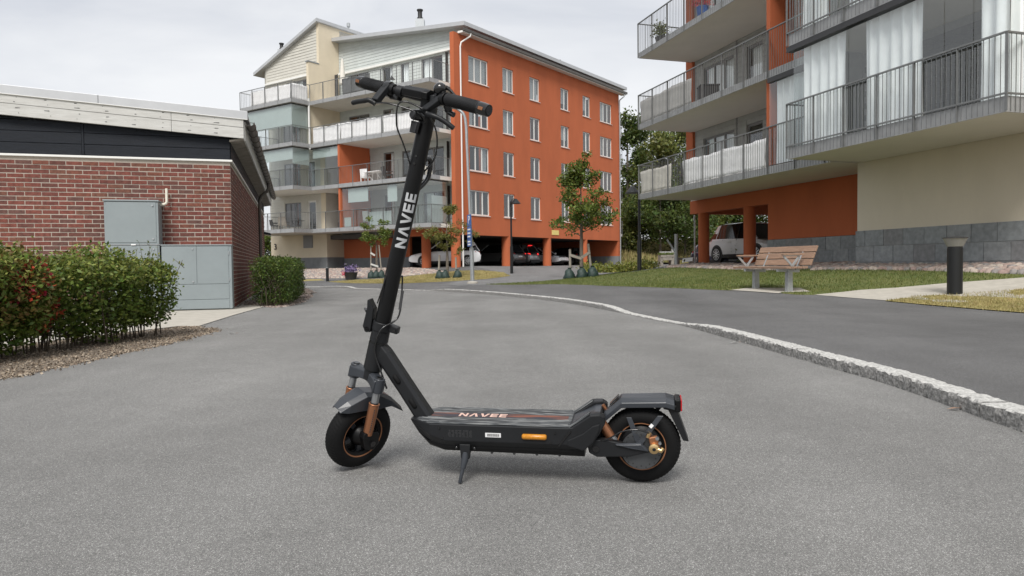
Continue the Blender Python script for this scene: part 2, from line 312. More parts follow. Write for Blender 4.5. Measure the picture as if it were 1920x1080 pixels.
    def build(s, name, material, parent=None, smooth=None, bevel=0, world=False, local=None, segs=2):
        vs = s.v
        if local is not None: vs = [tuple(local @ Vector(p)) for p in vs]
        if world and parent is not None: mi = WM[parent.name].inverted(); vs = [tuple(mi @ Vector(p)) for p in vs]
        me = bpy.data.meshes.new(name); me.from_pydata([tuple(p) for p in vs], [], s.f); me.update()
        return link_mesh(name, me, material, parent, smooth, bevel, segs)
WM = {}     # world matrices of things
def fixnormals(me):
    bm = bmesh.new(); bm.from_mesh(me); bmesh.ops.recalc_face_normals(bm, faces=bm.faces); bm.to_mesh(me); bm.free()
def link_mesh(name, me, material, parent=None, smooth=None, bevel=0, segs=2, fix=True):
    if fix and len(me.polygons) < 20000: fixnormals(me)
    o = bpy.data.objects.new(name, me); COL.objects.link(o)
    me.materials.append(MATS[material] if isinstance(material, str) else material)
    if smooth: me.shade_smooth(); me.set_sharp_from_angle(angle=R(smooth))
    if bevel:
        b = o.modifiers.new('bevel', 'BEVEL'); b.width = bevel; b.segments = segs; b.limit_method = 'ANGLE'; b.angle_limit = R(35); b.harden_normals = False
    if parent is not None: o.parent = parent; WM[o.name] = WM.get(parent.name, Matrix())
    else: WM[o.name] = Matrix()
    return o
def thing(name, label, cat, loc=(0,0,0), rz=0, group=None, mat4=None):
    o = bpy.data.objects.new(name, None); COL.objects.link(o); o.empty_display_size = .2
    M = mat4 if mat4 is not None else Matrix.Translation(Vector(loc)) @ Matrix.Rotation(rz, 4, 'Z')
    o.matrix_world = M; WM[o.name] = M.copy(); o['label'] = label; o['category'] = cat
    if group: o['group'] = group
    return o
def tag(o, label=None, cat=None, group=None, kind=None):
    if label: o['label'] = label
    if cat: o['category'] = cat
    if group: o['group'] = group
    if kind: o['kind'] = kind
    return o
def copy_tree(o, parent=None):
    c = o.copy(); COL.objects.link(c)
    if parent is not None: c.parent = parent
    for ch in list(o.children): copy_tree(ch, c)
    return c
def put(o, M): o.matrix_world = M; WM[o.name] = M.copy(); return o
def text_mesh(txt, size=1, ext=0.0):
    cu = bpy.data.curves.new('t', 'FONT'); cu.body = txt; cu.size = size; cu.extrude = ext; cu.align_x = 'CENTER'; cu.align_y = 'CENTER'
    o = bpy.data.objects.new('t', cu); COL.objects.link(o); bpy.context.view_layer.update()
    me = bpy.data.meshes.new_from_object(o); bpy.data.objects.remove(o); bpy.data.curves.remove(cu); return me
def place_text(name, txt, size, M, material, parent, ext=.002):
    me = text_mesh(txt, size, ext); me.transform(WM[parent.name].inverted() @ M); me.materials.clear()
    return link_mesh(name, me, material, parent)
# ------------------------------------------------------------------ leaves and blades
def leaf_mesh(name, C, size, material, parent, aspect=.5, upbias=.25, fold=.25):
    """C: (n,3) positions; four-cornered folded leaves with random directions"""
    n = len(C); sz = np.asarray(size)*np.ones(n)*rng.uniform(.7, 1.3, n)
    d = rng.normal(size=(n,3)); d[:,2] = d[:,2]*.7+upbias; d /= np.linalg.norm(d, axis=1)[:,None]
    e = rng.normal(size=(n,3)); s = np.cross(d, e); s /= np.linalg.norm(s, axis=1)[:,None]+1e-9; nn = np.cross(s, d)
    a = C; b = C + d*sz[:,None]*.5 + s*(sz*aspect*.5)[:,None] + nn*(sz*fold*.3)[:,None]; c = C + d*sz[:,None]; e2 = C + d*sz[:,None]*.5 - s*(sz*aspect*.5)[:,None] + nn*(sz*fold*.3)[:,None]
    V = np.stack([a,b,c,e2], 1).reshape(-1,3)
    idx = np.arange(n)*4; F = np.stack([idx,idx+1,idx+2,idx+3],1)
    return np_mesh(name, V, F, material, parent)
def np_mesh(name, V, F, material, parent=None, smooth=False):
    me = bpy.data.meshes.new(name); nf, k = F.shape
    me.vertices.add(len(V)); me.vertices.foreach_set('co', V.astype(np.float32).ravel())
    me.loops.add(nf*k); me.loops.foreach_set('vertex_index', F.astype(np.int32).ravel())
    me.polygons.add(nf); me.polygons.foreach_set('loop_start', (np.arange(nf)*k).astype(np.int32)); me.polygons.foreach_set('loop_total', np.full(nf, k, np.int32))
    me.update(calc_edges=True); me.validate()
    o = link_mesh(name, me, material, parent, fix=False)
    if smooth: me.shade_smooth()
    return o
def blades(name, P, h, material, parent=None, lean=.5, wid=.12):
    n = len(P); hh = h*rng.uniform(.5, 1.3, n); a = rng.uniform(0, 2*np.pi, n)
    w = np.stack([np.cos(a), np.sin(a), np.zeros(n)],1)*(hh*wid)[:,None]; l = rng.normal(size=(n,3))*lean; l[:,2] = 1; l = l/np.linalg.norm(l,axis=1)[:,None]*hh[:,None]
    V = np.stack([P-w, P+w, P+l],1).reshape(-1,3); i = np.arange(n)*3
    return np_mesh(name, V, np.stack([i,i+1,i+2],1), material, parent)
def in_poly(X, Y, poly):
    ins = np.zeros(len(X), bool); j = len(poly)-1
    for i in range(len(poly)):
        xi, yi = poly[i][0], poly[i][1]; xj, yj = poly[j][0], poly[j][1]
        c = ((yi > Y) != (yj > Y)) & (X < (xj-xi)*(Y-yi)/((yj-yi) if abs(yj-yi) > 1e-9 else 1e-9)+xi); ins ^= c; j = i
    return ins
def scatter(poly, n):
    xs = [p[0] for p in poly]; ys = [p[1] for p in poly]; out_ = []
    A = rng.uniform(min(xs), max(xs), n*4); B = rng.uniform(min(ys), max(ys), n*4); k = in_poly(A, B, poly)
    return A[k][:n], B[k][:n]
# ------------------------------------------------------------------ terrain
D2 = np.array([-.29003, .95702]); N2 = np.array([.95702, .29003])          # building on the right: along / into its facade
def BP(d, n, z=0): return Vector((d*D2[0]+n*N2[0], d*D2[1]+n*N2[1], z))
UA = np.array([math.sin(R(36.96)), math.cos(R(36.96))]); VA = np.array([math.sin(R(-56.135)), math.cos(R(-56.135))]); CA = np.array([-3.348, 43.08])
def AP(s, t, z=0): p = CA+UA*s+VA*t; return Vector((p[0], p[1], z))
CAx = np.array([math.sin(R(73.02)), math.cos(R(73.02))]); CBx = np.array([-CAx[1], CAx[0]]); CC = np.array([-4.89, 12.4])
def CP(a, b, z=0): p = CC+CAx*a+CBx*b; return Vector((p[0], p[1], z))
KERB = .065
ctl = [(-4,4,0),(0,3,0),(3,2,0),(0,8,0),(-3,9,0),(3,7,0),(0,13,0),(-3.5,13,0),(-2,18,0),(-5,18,-.02),(-5,23,-.04),(-9,26,-.08),(0,-6,0),(-8,-6,0),(8,-6,.05),(-8,8,0),(-10,15,0),
       (-14,22,-.05),(-20,30,-.1),(5,7,.01),(7.3,11.65,.06),(8.5,8,.12),(4.7,13.9,.085),(-1.4,24.5,-.01),(3,30,.04),(.06,40,.12),(6,33,.28),(-10.5,40,-.2),(-7,40,-.12),(-4,38,-.05),(3,20,.03),(6,20,.2)]
for d in (0,5,10,15): p = BP(d,13.5); ctl.append((p.x,p.y,.50))
for d in (19,23,26): p = BP(d,15.1); ctl.append((p.x,p.y,.53))
for d in (4,10,16,22,28): p = BP(d,20); ctl.append((p.x,p.y,.54))
for s in (0,6,12,18,24): p = AP(s,-.3); ctl.append((p.x,p.y,.50)); p = AP(s,8); ctl.append((p.x,p.y,.50))
for t in (4,8,12,17): p = AP(-.2,t); ctl.append((p.x,p.y,.44))
ctl += [(16,50,.45),(25,45,.5),(14,40,.42),(20,65,.6),(-30,60,-.2),(0,90,.5),(-40,20,-.1),(40,20,.5),(40,60,.6),(-25,-10,0),(25,-10,.3)]
ctl = np.array(ctl, float)
def _tps(r2): return np.where(r2 > 1e-9, r2*np.log(np.maximum(r2, 1e-9)), 0)*.5
_n = len(ctl); _K = _tps(((ctl[:,None,:2]-ctl[None,:,:2])**2).sum(2)) + np.eye(_n)*1.5
_Pm = np.hstack([np.ones((_n,1)), ctl[:,:2]]); _A = np.block([[_K,_Pm],[_Pm.T,np.zeros((3,3))]]); _W = np.linalg.solve(_A, np.concatenate([ctl[:,2],[0,0,0]]))
def gnp(X, Y):
    X = np.asarray(X, float); Y = np.asarray(Y, float)
    r2 = (X[...,None]-ctl[:,0])**2+(Y[...,None]-ctl[:,1])**2
    z = (_tps(r2)*_W[:_n]).sum(-1)+_W[_n]+_W[_n+1]*X+_W[_n+2]*Y
    w = np.clip((14-np.hypot(X, Y*.9))/4, 0, 1)*np.clip((3.5-X)/2, 0, 1)      # the carriageway by the scooter is flat
    return z*(1-w)
def g(x, y): return float(gnp(np.array([x]), np.array([y]))[0])
def hit(px, py, off=0.0):
    r = ray(px, py); t = np.linspace(1.5, 110, 1400); d = EYE+r.z*t-gnp(r.x*t, t)-off
    k = np.argmax(d < 0); k = k if d[k] < 0 else len(t)-1
    a, b = t[max(k-1,0)], t[k]; da, db = d[max(k-1,0)], d[k]; tt = a+(b-a)*da/(da-db) if da != db else b
    return Vector((r.x*tt, tt, EYE+r.z*tt))
# kerb line: where the kerb face meets the carriageway
kerb_px = [(1985,838),(1915,810),(1764,755.3),(1654,716),(1550,688.5),(1420,650),(1372,636.4),(1320,622),(1276,609),(1237,602.5),(1164,587),(1112,576.5),(1060,567.5),(1010,562),(909,551.5),(824,546),(740,543.4),(653,541.4),(577,539.4)]
kp = [np.array(hit(*p))[:2] for p in kerb_px]
e = kp[-1]-kp[-2]
kp = [kp[0]+(kp[0]-kp[1])*6+np.array([.6,0])]+kp+[kp[-1]+np.array([-5,.3]), kp[-1]+np.array([-14,-1.0]), kp[-1]+np.array([-26,-5])]
def resample(P, step, smooth=2):
    P = np.array(P)
    for _ in range(smooth):
        Q = [P[0]]
        for i in range(len(P)-1): Q += [P[i]*.75+P[i+1]*.25, P[i]*.25+P[i+1]*.75]
        Q.append(P[-1]); P = np.array(Q)
    L = np.concatenate([[0], np.cumsum(np.hypot(*(P[1:]-P[:-1]).T))]); t = np.arange(0, L[-1], step)
    return np.stack([np.interp(t, L, P[:,0]), np.interp(t, L, P[:,1])], 1)
KL = resample(kp, .25)
low1 = [np.array(hit(x, y))[:2] for x, y in ((1262,606.5),(1180,590))]; low2 = [np.array(hit(x, y))[:2] for x, y in ((800,545),(660,541.5))]
def segdist(P, a, b):
    P = np.asarray(P, float); ab = b-a; t = np.clip(((P-a)@ab)/(ab@ab), 0, 1); return np.linalg.norm(P-a-t[...,None]*ab, axis=-1)
def khgt(P):      # footway height above the carriageway
    P = np.asarray(P, float); f = np.ones(P.shape[:-1])
    for a, b in (low1, low2): f = np.minimum(f, 1-np.exp(-(segdist(P, a, b)/.75)**2))
    return .008+(KERB-.008)*f
def drape(name, poly, off, material, cell=1.0, parent=None, footway=True, kind='structure'):
    bm = bmesh.new(); vs = [bm.verts.new((p[0], p[1], 0)) for p in poly]; f = bm.faces.new(vs)
    bmesh.ops.triangulate(bm, faces=bm.faces[:])
    xs = [p[0] for p in poly]; ys = [p[1] for p in poly]
    for x in np.arange(math.floor(min(xs)), max(xs), cell): bmesh.ops.bisect_plane(bm, geom=bm.verts[:]+bm.edges[:]+bm.faces[:], plane_co=(x+.013,0,0), plane_no=(1,0,0))
    for y in np.arange(math.floor(min(ys)), max(ys), cell): bmesh.ops.bisect_plane(bm, geom=bm.verts[:]+bm.edges[:]+bm.faces[:], plane_co=(0,y+.017,0), plane_no=(0,1,0))
    P = np.array([(v.co.x, v.co.y) for v in bm.verts]); z = gnp(P[:,0], P[:,1])+off
    if footway: z = z+khgt(P)
    for v, zz in zip(bm.verts, z): v.co.z = zz
    me = bpy.data.meshes.new(name); bm.to_mesh(me); bm.free()
    o = link_mesh(name, me, material, parent)
    for p in me.polygons: p.use_smooth = True
    if parent is None: o['kind'] = kind
    return o
# far ground, one sheet out to the horizon
mb = MB(); xs = sorted(set([-900,-400,-150,-80]+list(range(-60,61,4))+[80,150,400,900])); ys = sorted(set([-900,-400,-100,-60,-30]+list(range(-20,101,4))+[130,200,400,900]))
def gfar(x, y):
    r = math.hypot(x, y-30); w = min(1, max(0, (r-55)/40)); return g(max(-60,min(60,x)), max(-30,min(100,y)))*(1-w)+(-.15)*w-.10
vs = [(x, y, gfar(x, y)) for y in ys for x in xs]; nx = len(xs)
mb.add(vs, [(j*nx+i, j*nx+i+1, (j+1)*nx+i+1, (j+1)*nx+i) for j in range(len(ys)-1) for i in range(nx-1)])
o = mb.build('ground', 'soil', smooth=60); o['kind'] = 'structure'
# carriageway: everything this side of the kerb
road = [(p[0], p[1]) for p in KL[::2]]
road += [(-32, 30), (-30, 20), (-14, 20), (-12, -8), (road[0][0], -8)]
drape('road', road, 0.0, 'road_asphalt', 1.0, footway=False)
# footway: behind the kerb
def offset_line(L, o):
    d = np.gradient(L, axis=0); d /= np.linalg.norm(d, axis=1)[:,None]; n = np.stack([d[:,1], -d[:,0]],1); return L+n*o
KB = offset_line(KL, .13)
if np.linalg.norm(KB[60]) < np.linalg.norm(KL[60]): KB = offset_line(KL, -.13); KSGN = -1
else: KSGN = 1
foot = [(p[0], p[1]) for p in KB[::2]]+[(-34, 34), (-20, 46), (-8, 50), (4, 47), (16, 62), (26, 55), (9.5, 30), (9, 20), (13, 8), (12, -8)]
drape('footway', foot, 0.0, 'footway_asphalt', 1.0)
# kerb stones, each its own piece
kerb = thing('kerb', 'long curved granite kerb between the road and the footway', 'kerb', (KL[40][0], KL[40][1], 0)); kerb['kind'] = 'structure'; del kerb['category']
STEP = 4
for i0 in range(0, len(KL)-STEP-1, STEP):
    seg = KL[i0:i0+STEP+1].copy(); d0 = seg[1]-seg[0]; d1 = seg[-1]-seg[-2]; ln = .006
    seg[0] = seg[0]+d0/np.linalg.norm(d0)*ln; seg[-1] = seg[-1]-d1/np.linalg.norm(d1)*ln
    fine = np.stack([np.interp(np.linspace(0, STEP, STEP*9+1), np.arange(STEP+1), seg[:,k]) for k in (0,1)],1)
    bk = offset_line(fine, .125*KSGN); zg = gnp(fine[:,0], fine[:,1]); hk = khgt(fine)+.006
    jit = rng.normal(0, .0042, (len(fine),3))
    rings = []
    for k in range(len(fine)):
        f_, b_ = fine[k], bk[k]; ch = f_+(b_-f_)*.07; jf = f_+(b_-f_)*(jit[k,0]*9)
        rings.append([(f_[0],f_[1],zg[k]-.12), (jf[0],jf[1],zg[k]+hk[k]*.55), (jf[0],jf[1],zg[k]+hk[k]-.008+jit[k,1]), (ch[0],ch[1],zg[k]+hk[k]+jit[k,2]), (b_[0],b_[1],zg[k]+hk[k]+jit[k,1]*.5), (b_[0],b_[1],zg[k]-.12)])
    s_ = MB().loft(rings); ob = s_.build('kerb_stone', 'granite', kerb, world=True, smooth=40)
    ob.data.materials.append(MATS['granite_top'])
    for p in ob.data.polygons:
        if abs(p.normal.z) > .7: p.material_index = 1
# concrete pads, gravel strip, lawns, paths (footway height +4 mm steps)
def HP(px, off=KERB): return [tuple(hit(x, y, off)[:2]) for x, y in px]
pad = HP([(500,574.5),(472,582),(440,591),(405,602),(383,609),(372,612.5),(335,612.5)], 0)+[(-4.6,7.2),(-5.2,5.0),(-12,4),(-12,9.5)]+[tuple(CP(a, .3)[:2]) for a in (-4, .05)]+[tuple(CP(.05, 1.2)[:2])]
drape('concrete_pad', pad, .008, 'concrete', .5, footway=False)
grav1 = HP([(395,616),(400,621),(380,628),(330,641),(250,659),(150,681),(60,700),(0,712)], 0)+[(-4.2,4.4),(-4.6,3.0),(-6,3.0),(-5.0,5.2),(-4.5,7.3)]+HP([(335,614),(372,613.5)],0)
drape('gravel_bed', grav1, .004, 'gravel', .5, footway=False)
grav2 = HP([(500,575),(520,576.5),(545,573),(566,566),(578,559),(580,554),(574,550)], 0)+[(-5.6,20),(-7.6,26),(-8.3,26),(-5.3,13.6)]
drape('gravel_border', grav2, .004, 'gravel', .5, footway=False)
lawnR = HP([(909,533.6),(960,534.2),(1040,533),(1100,534.5),(1180,537.5),(1246,540),(1340,544),(1369,544.8),(1462,550),(1493,553),(1527,553.6),(1611,545),(1777,532),(1925,521)])
lawnR += [tuple(BP(8,12.4)[:2]), tuple(BP(14.9,12.7)[:2]), tuple(BP(16,14.0)[:2]), tuple(BP(20,14.3)[:2])]
lawnR += HP([(1380,503),(1297,500.8),(1233,504),(1198,508.5),(1115,518),(1060,524),(982,530)])
drape('lawn_by_bench', lawnR, .006, 'lawn_green', 1.0)
path = HP([(1527,553.4),(1600,559.5),(1659,564),(1718,556),(1777,553.5),(1930,542.5)])+[tuple(BP(6,9.6)[:2]), tuple(BP(6,11.3)[:2])]+HP([(1930,520.5),(1777,531.5),(1611,544.6)])
drape('concrete_path', path, .010, 'concrete', 1.0)
lawnN = HP([(1659,565),(1700,569),(1797,577.5),(1925,588)])+[(11,5),(11,9)]+HP([(1925,542.8),(1777,554),(1718,556.5)])
drape('lawn_by_bollard', lawnN, .014, 'lawn_dry', .5)
benchpad = HP([(1369,545),(1460,551),(1466,549),(1520,548),(1500,541),(1400,541)])
drape('bench_pad', benchpad, .013, 'concrete', .5)
lawnL = HP([(640,530.3),(700,531.6),(747,532),(840,528),(915,523),(957,517.5),(945,511),(902,507),(860,508),(823,511.5),(747,520.5),(673,524.5),(640,526.8),(615,528.5)])
drape('dry_lawn', lawnL, .010, 'lawn_dry', 1.0)
drape('grass_patch', HP([(535,529),(560,528),(610,525.5),(600,523.5),(560,524),(530,526)]), .008, 'lawn_dry', 1.0)
drive = HP([(800,534),(860,527.5),(915,523.3),(957,518),(945,511),(925,507.5)])+[tuple(AP(s,.0)[:2]) for s in (1,8,14,20)]+HP([(1115,518),(1060,524.3),(982,530.5),(909,534.5),(860,536)])
drape('driveway', drive, .005, 'drive_asphalt', 1.0)
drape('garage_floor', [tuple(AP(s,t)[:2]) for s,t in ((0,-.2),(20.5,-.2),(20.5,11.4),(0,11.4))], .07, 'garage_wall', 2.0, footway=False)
drape('parking_floor', [tuple(BP(d,n)[:2]) for d,n in ((20.2,15.0),(33,15.0),(40,24),(40,34),(20.2,34))], .075, 'drive_asphalt', 2.0, footway=False)
yard = [tuple(BP(25.5,14.2)[:2]), tuple(BP(33,12)[:2]), (16,62), (34,58), tuple(BP(40,34)[:2]), tuple(BP(26,30)[:2])]
drape('parking_yard', yard, .085, 'drive_asphalt', 2.0, footway=False)
# grass blades standing on the lawns
def lawn_blades(name, poly, n, h, m, bias=None, off=.0, hole=None):
    X, Y = scatter(poly, n)
    if hole: k = ~in_poly(X, Y, hole); X, Y = X[k], Y[k]
    if bias is not None:
        k = rng.uniform(0, 1, len(X)) < bias(X, Y); X, Y = X[k], Y[k]
    Z = gnp(X, Y)+khgt(np.stack([X,Y],1))+off
    o = blades(name, np.stack([X,Y,Z],1), h, m); o['kind'] = 'stuff'; return o
o = lawn_blades('grass_blades', lawnR, 70000, .05, 'blade_green', lambda X,Y: np.clip(1.5-Y/28,.15,1), hole=benchpad); tag(o, 'short green grass of the lawn around the bench', 'grass')
o = lawn_blades('grass_blades', lawnN, 45000, .045, 'blade_dry'); tag(o, 'short dry yellowish grass around the bollard on the right', 'grass')
o = lawn_blades('grass_blades', lawnL, 20000, .07, 'blade_dry'); tag(o, 'short straw-coloured grass of the far lawn on the left', 'grass')
# gravel chips by the hedge
def chips(name, poly, n, size, m, label):
    X, Y = scatter(poly, n); E_ = np.array(poly); i0 = rng.integers(0, len(E_)-1, n//4); tt = rng.uniform(0,1,(n//4,1)); Pe = E_[i0]*(1-tt)+E_[i0+1]*tt+rng.normal(0,.045,(n//4,2))
    X = np.concatenate([X, Pe[:,0]]); Y = np.concatenate([Y, Pe[:,1]]); n = len(X); Z = gnp(X, Y)+.007; P = np.stack([X,Y,Z],1); s = rng.uniform(.4,1.2,(n,1))*size
    a = rng.normal(size=(n,3)); a[:,2] *= .3; b = np.cross(a, rng.normal(size=(n,3))); a = a/np.linalg.norm(a,axis=1)[:,None]*s; b = b/np.linalg.norm(b,axis=1)[:,None]*s*.8; c = np.array([0,0,1.])*s*.6
    V = np.stack([P-a, P+b, P+a, P-b, P+c],1).reshape(-1,3); i = np.arange(n)*5
    F = np.concatenate([np.stack([i,i+1,i+4],1),np.stack([i+1,i+2,i+4],1),np.stack([i+2,i+3,i+4],1),np.stack([i+3,i,i+4],1)])
    o = np_mesh(name, V, F, m); tag(o, label, 'gravel', kind='stuff')
chips('gravel_chips', grav1, 12000, .010, 'bark_chips', 'brown bark and stone chips under the reddish hedge')
chips('gravel_chips', grav2, 4000, .02, 'cobble', 'stone chips around the clipped hedge by the brick building')
# cobbles along the two apartment buildings
def cobbles(name, quad, nu, nv, r, label, lift=lambda u, v: 0):
    V = []; F = []; P = [np.array(q[:2], float) for q in quad]
    for i in range(nu):
        for j in range(nv):
            u = (i+.5*(j%2)+rng.uniform(-.2,.2))/nu; v = (j+.5+rng.uniform(-.2,.2))/nv
            p = (P[0]*(1-u)+P[1]*u)*(1-v)+(P[3]*(1-u)+P[2]*u)*v; z = g(p[0], p[1])+KERB+.012+lift(u, v)
            rx, ry, rz_ = r*rng.uniform(.75,1.15), r*rng.uniform(.7,1.05), r*rng.uniform(.45,.75); a0 = rng.uniform(0, 6.28); b = len(V)
            for k in range(6): a = a0+k*math.pi/3; V.append((p[0]+rx*math.cos(a), p[1]+ry*math.sin(a), z-.05))
            for k in range(6): a = a0+k*math.pi/3; V.append((p[0]+.72*rx*math.cos(a), p[1]+.72*ry*math.sin(a), z+rz_*.75))
            V.append((p[0], p[1], z+rz_))
            for k in range(6): F.append((b+k, b+(k+1)%6, b+6+(k+1)%6)); F.append((b+k, b+6+(k+1)%6, b+6+k)); F.append((b+6+k, b+6+(k+1)%6, b+12))
    o = np_mesh(name, np.array(V), np.array(F), 'cobble', smooth=True); tag(o, label, 'cobbles', kind='stuff')
cobbles('cobblestones', [BP(7,12.5), BP(15.2,12.55), BP(15.2,13.75), BP(7,13.7)], 56, 8, .10, 'pinkish cobblestone strip along the beige wall of the right building')
cobbles('cobblestones', [BP(15.2,12.9), BP(25.5,14.1), BP(25.5,15.35), BP(15.2,15.3)], 60, 11, .12, 'pinkish cobblestone bed before the orange wall of the right building')
bankq = [hit(545,522,KERB), hit(838,512,KERB), AP(-.1,3.4), AP(-.1,17.4)]
cobbles('cobblestones', bankq, 90, 22, .13, 'pinkish cobblestone bank at the foot of the orange building')
# ------------------------------------------------------------------ brick building on the left
CM = Matrix(((CAx[0], CBx[0], 0, CC[0]), (CAx[1], CBx[1], 0, CC[1]), (0,0,1,0), (0,0,0,1)))      # local x: along front to the right, y: back
brickb = thing('brick_building', 'low red brick building with dark boards and pale timber fascia', 'building', mat4=CM)
TOPB = 2.56; PIT = .0733; BL = .24; BH = .0585; BLEN = 13.5
mb = MB(); mb.box((-9, .0045, -.2), (-.0045, BLEN-.02, TOPB+.05)); wall = mb.build('wall', 'mortar', brickb)
protos = []
for k in range(4):
    mb = MB(); mb.box((0,0,0), (BL-.012, .05, BH)); me_o = mb
    me = bpy.data.meshes.new('brick'); me.from_pydata(mb.v, [], mb.f); me.materials.append(MATS['brick']); fixnormals(me); protos.append(me)
half = bpy.data.meshes.new('brick_half'); mb = MB().box((0,0,0), (BL/2-.012, .05, BH)); half.from_pydata(mb.v, [], mb.f); half.materials.append(MATS['brick']); fixnormals(half)
cand = []
rest = MB()
for r in range(int(TOPB/PIT)+1):
    z = .02+r*PIT
    if z+BH > TOPB: continue
    off = 0 if r % 2 == 0 else BL/2
    x = 0.0-off; k = 0
    if off: cand.append((-.12+.0, z, True))
    while x > -8.5:
        x0 = x-BL; cand.append((x0, z, False)); x -= BL
vis = []
for (x0, z, hf) in cand:
    hidden = (-1.92 < x0+.1 < -.02 and z < 1.05) or (-1.9 < x0+.05 < -1.15 and z < 1.75) or x0 < -3.6 or (z < .55 and x0 < -1.6)
    (vis.append if (not hidden and len(vis) < 298+400) else rest.v.append)((x0, z, hf)) if not hidden else rest.box((x0+.006, random.uniform(-.003,.003), z), (x0+(BL/2 if hf else BL)-.006, .06, z+BH))
vis.sort(key=lambda q: -q[1])
vis_top = vis[:298]
for q in vis[298:]:
    rest.box((q[0]+.006, random.uniform(-.003,.003), q[1]), (q[0]+(BL/2 if q[2] else BL)-.006, .06, q[1]+BH))
for (x0, z, hf) in vis_top:
    ob = bpy.data.objects.new('brick', half if hf else random.choice(protos)); COL.objects.link(ob); ob.parent = wall
    ob.location = (x0+.006, random.uniform(-.003,.003), z+random.uniform(-.0015,.0015))
# side wall bricks
for r in range(int(TOPB/PIT)+1):
    z = .02+r*PIT
    if z+BH > TOPB: continue
    y = 0.055 if r % 2 else .055-.12
    while y < BLEN:
        rest.box((-.06, max(y+.006,.054), z), (random.uniform(-.003,.003), y+BL-.006, z+BH)); y += BL
o = rest.build('brickwork', 'brick', wall); o['kind'] = 'stuff'
MB().box((-9,-.035,TOPB), (.035,.03,TOPB+.035)).build('flashing', 'white_paint', brickb, bevel=.004)
MB().box((.004,.03,TOPB), (.035,BLEN,TOPB+.035)).build('flashing', 'white_paint', brickb, bevel=.004)
# dark boards above
SL = -.0655          # roof fall to the right
def zf(x): return 2.955+SL*(x-.24)      # underside of fascia
for j, (x0, x1) in enumerate(((-9, -2.28), (-2.24, -.0))):
    for k in range(5):
        za = TOPB+.04+k*.185; zb = za+.178
        lo0, lo1 = za, za; hi0, hi1 = min(zb, zf(x0)+.02), min(zb, zf(x1)+.02)
        if hi0 <= za+.005: continue
        if hi1 <= za+.005:
            x1b = .24+(za+.01-2.955)/SL; x1c = min(x1, x1b); hi1 = za+.012
        else: x1c = x1
        MB().hexa([(x0,-.012,lo0),(x1c,-.012,lo1),(x1c,.03,lo1),(x0,.03,lo0),(x0,-.012,hi0),(x1c,-.012,hi1),(x1c,.03,hi1),(x0,.03,hi0)]).build('board', 'navy_board', brickb, bevel=.004)
MB().box((-2.275,-.02,TOPB+.04),(-2.245,.03,zf(-2.26))).build('cover_strip', 'navy_board', brickb)
for k in range(3): MB().box((.0+.0,.03,TOPB+.04+k*.185),(.012,BLEN,TOPB+.04+k*.185+.178)).build('board', 'navy_board', brickb, bevel=.004)
MB().box((-9,.031,TOPB+.03),(-.001,BLEN-.1,2.96)).build('upper_wall', 'navy_board', brickb)
# timber fascia: boards in two courses
FB = -.13
def fboard(x0, x1, lo, hi, name, m, y0=FB, y1=FB+.04):
    return MB().hexa([(x0,y0,zf(x0)+lo),(x1,y0,zf(x1)+lo),(x1,y1,zf(x1)+lo),(x0,y1,zf(x0)+lo),(x0,y0,zf(x0)+hi),(x1,y0,zf(x1)+hi),(x1,y1,zf(x1)+hi),(x0,y1,zf(x0)+hi)]).build(name, m, brickb, bevel=.004)
for x0, x1 in ((-9,-5.6),(-5.595,-.905),(-.9,.24)):
    fboard(x0, x1, 0, .183, 'fascia_board', 'larch_board'); fboard(x0, x1, .190, .335, 'fascia_board', 'larch_board')
for x0, x1 in ((-9,-5.0),(-4.995,-1.99),(-1.985,.31)):
    fboard(x0, x1, .335, .475, 'verge_flashing', 'roof_metal', FB-.012, FB+.05)
fboard(-9, .31, .325, .336, 'verge_flashing', 'white_paint', FB-.022, FB+.02)
scr = MB()
for x in np.arange(-8.6, .2, .42):
    for dz in (.05, .13, .225, .30): scr.cyl((x+random.uniform(-.05,.05), FB-.002, zf(x)+dz), (x+random.uniform(-.05,.05), FB+.004, zf(x)+dz), .006, n=6)
o = scr.build('screw_heads', 'dark_metal', brickb); o['kind'] = 'stuff'
# roof sheet, soffit, eave board
mb = MB(); mb.hexa([(-9,FB+.02,zf(-9)+.40),(.30,FB+.02,zf(.3)+.40),(.30,BLEN+.3,zf(.3)+.40),(-9,BLEN+.3,zf(-9)+.40),(-9,FB+.02,zf(-9)+.46),(.30,FB+.02,zf(.3)+.46),(.30,BLEN+.3,zf(.3)+.46),(-9,BLEN+.3,zf(-9)+.46)]); mb.build('roof', 'roof_metal', brickb)
MB().hexa([(0,FB+.05,2.90),(.235,FB+.05,2.94),(.235,BLEN+.3,2.94),(0,BLEN+.3,2.90),(0,FB+.05,2.93),(.235,FB+.05,2.97),(.235,BLEN+.3,2.97),(0,BLEN+.3,2.93)]).build('soffit', 'grey_wood', brickb)
MB().box((.236,FB+.045,2.93),(.262,BLEN+.3,3.25)).build('eave_board', 'larch_board', brickb)
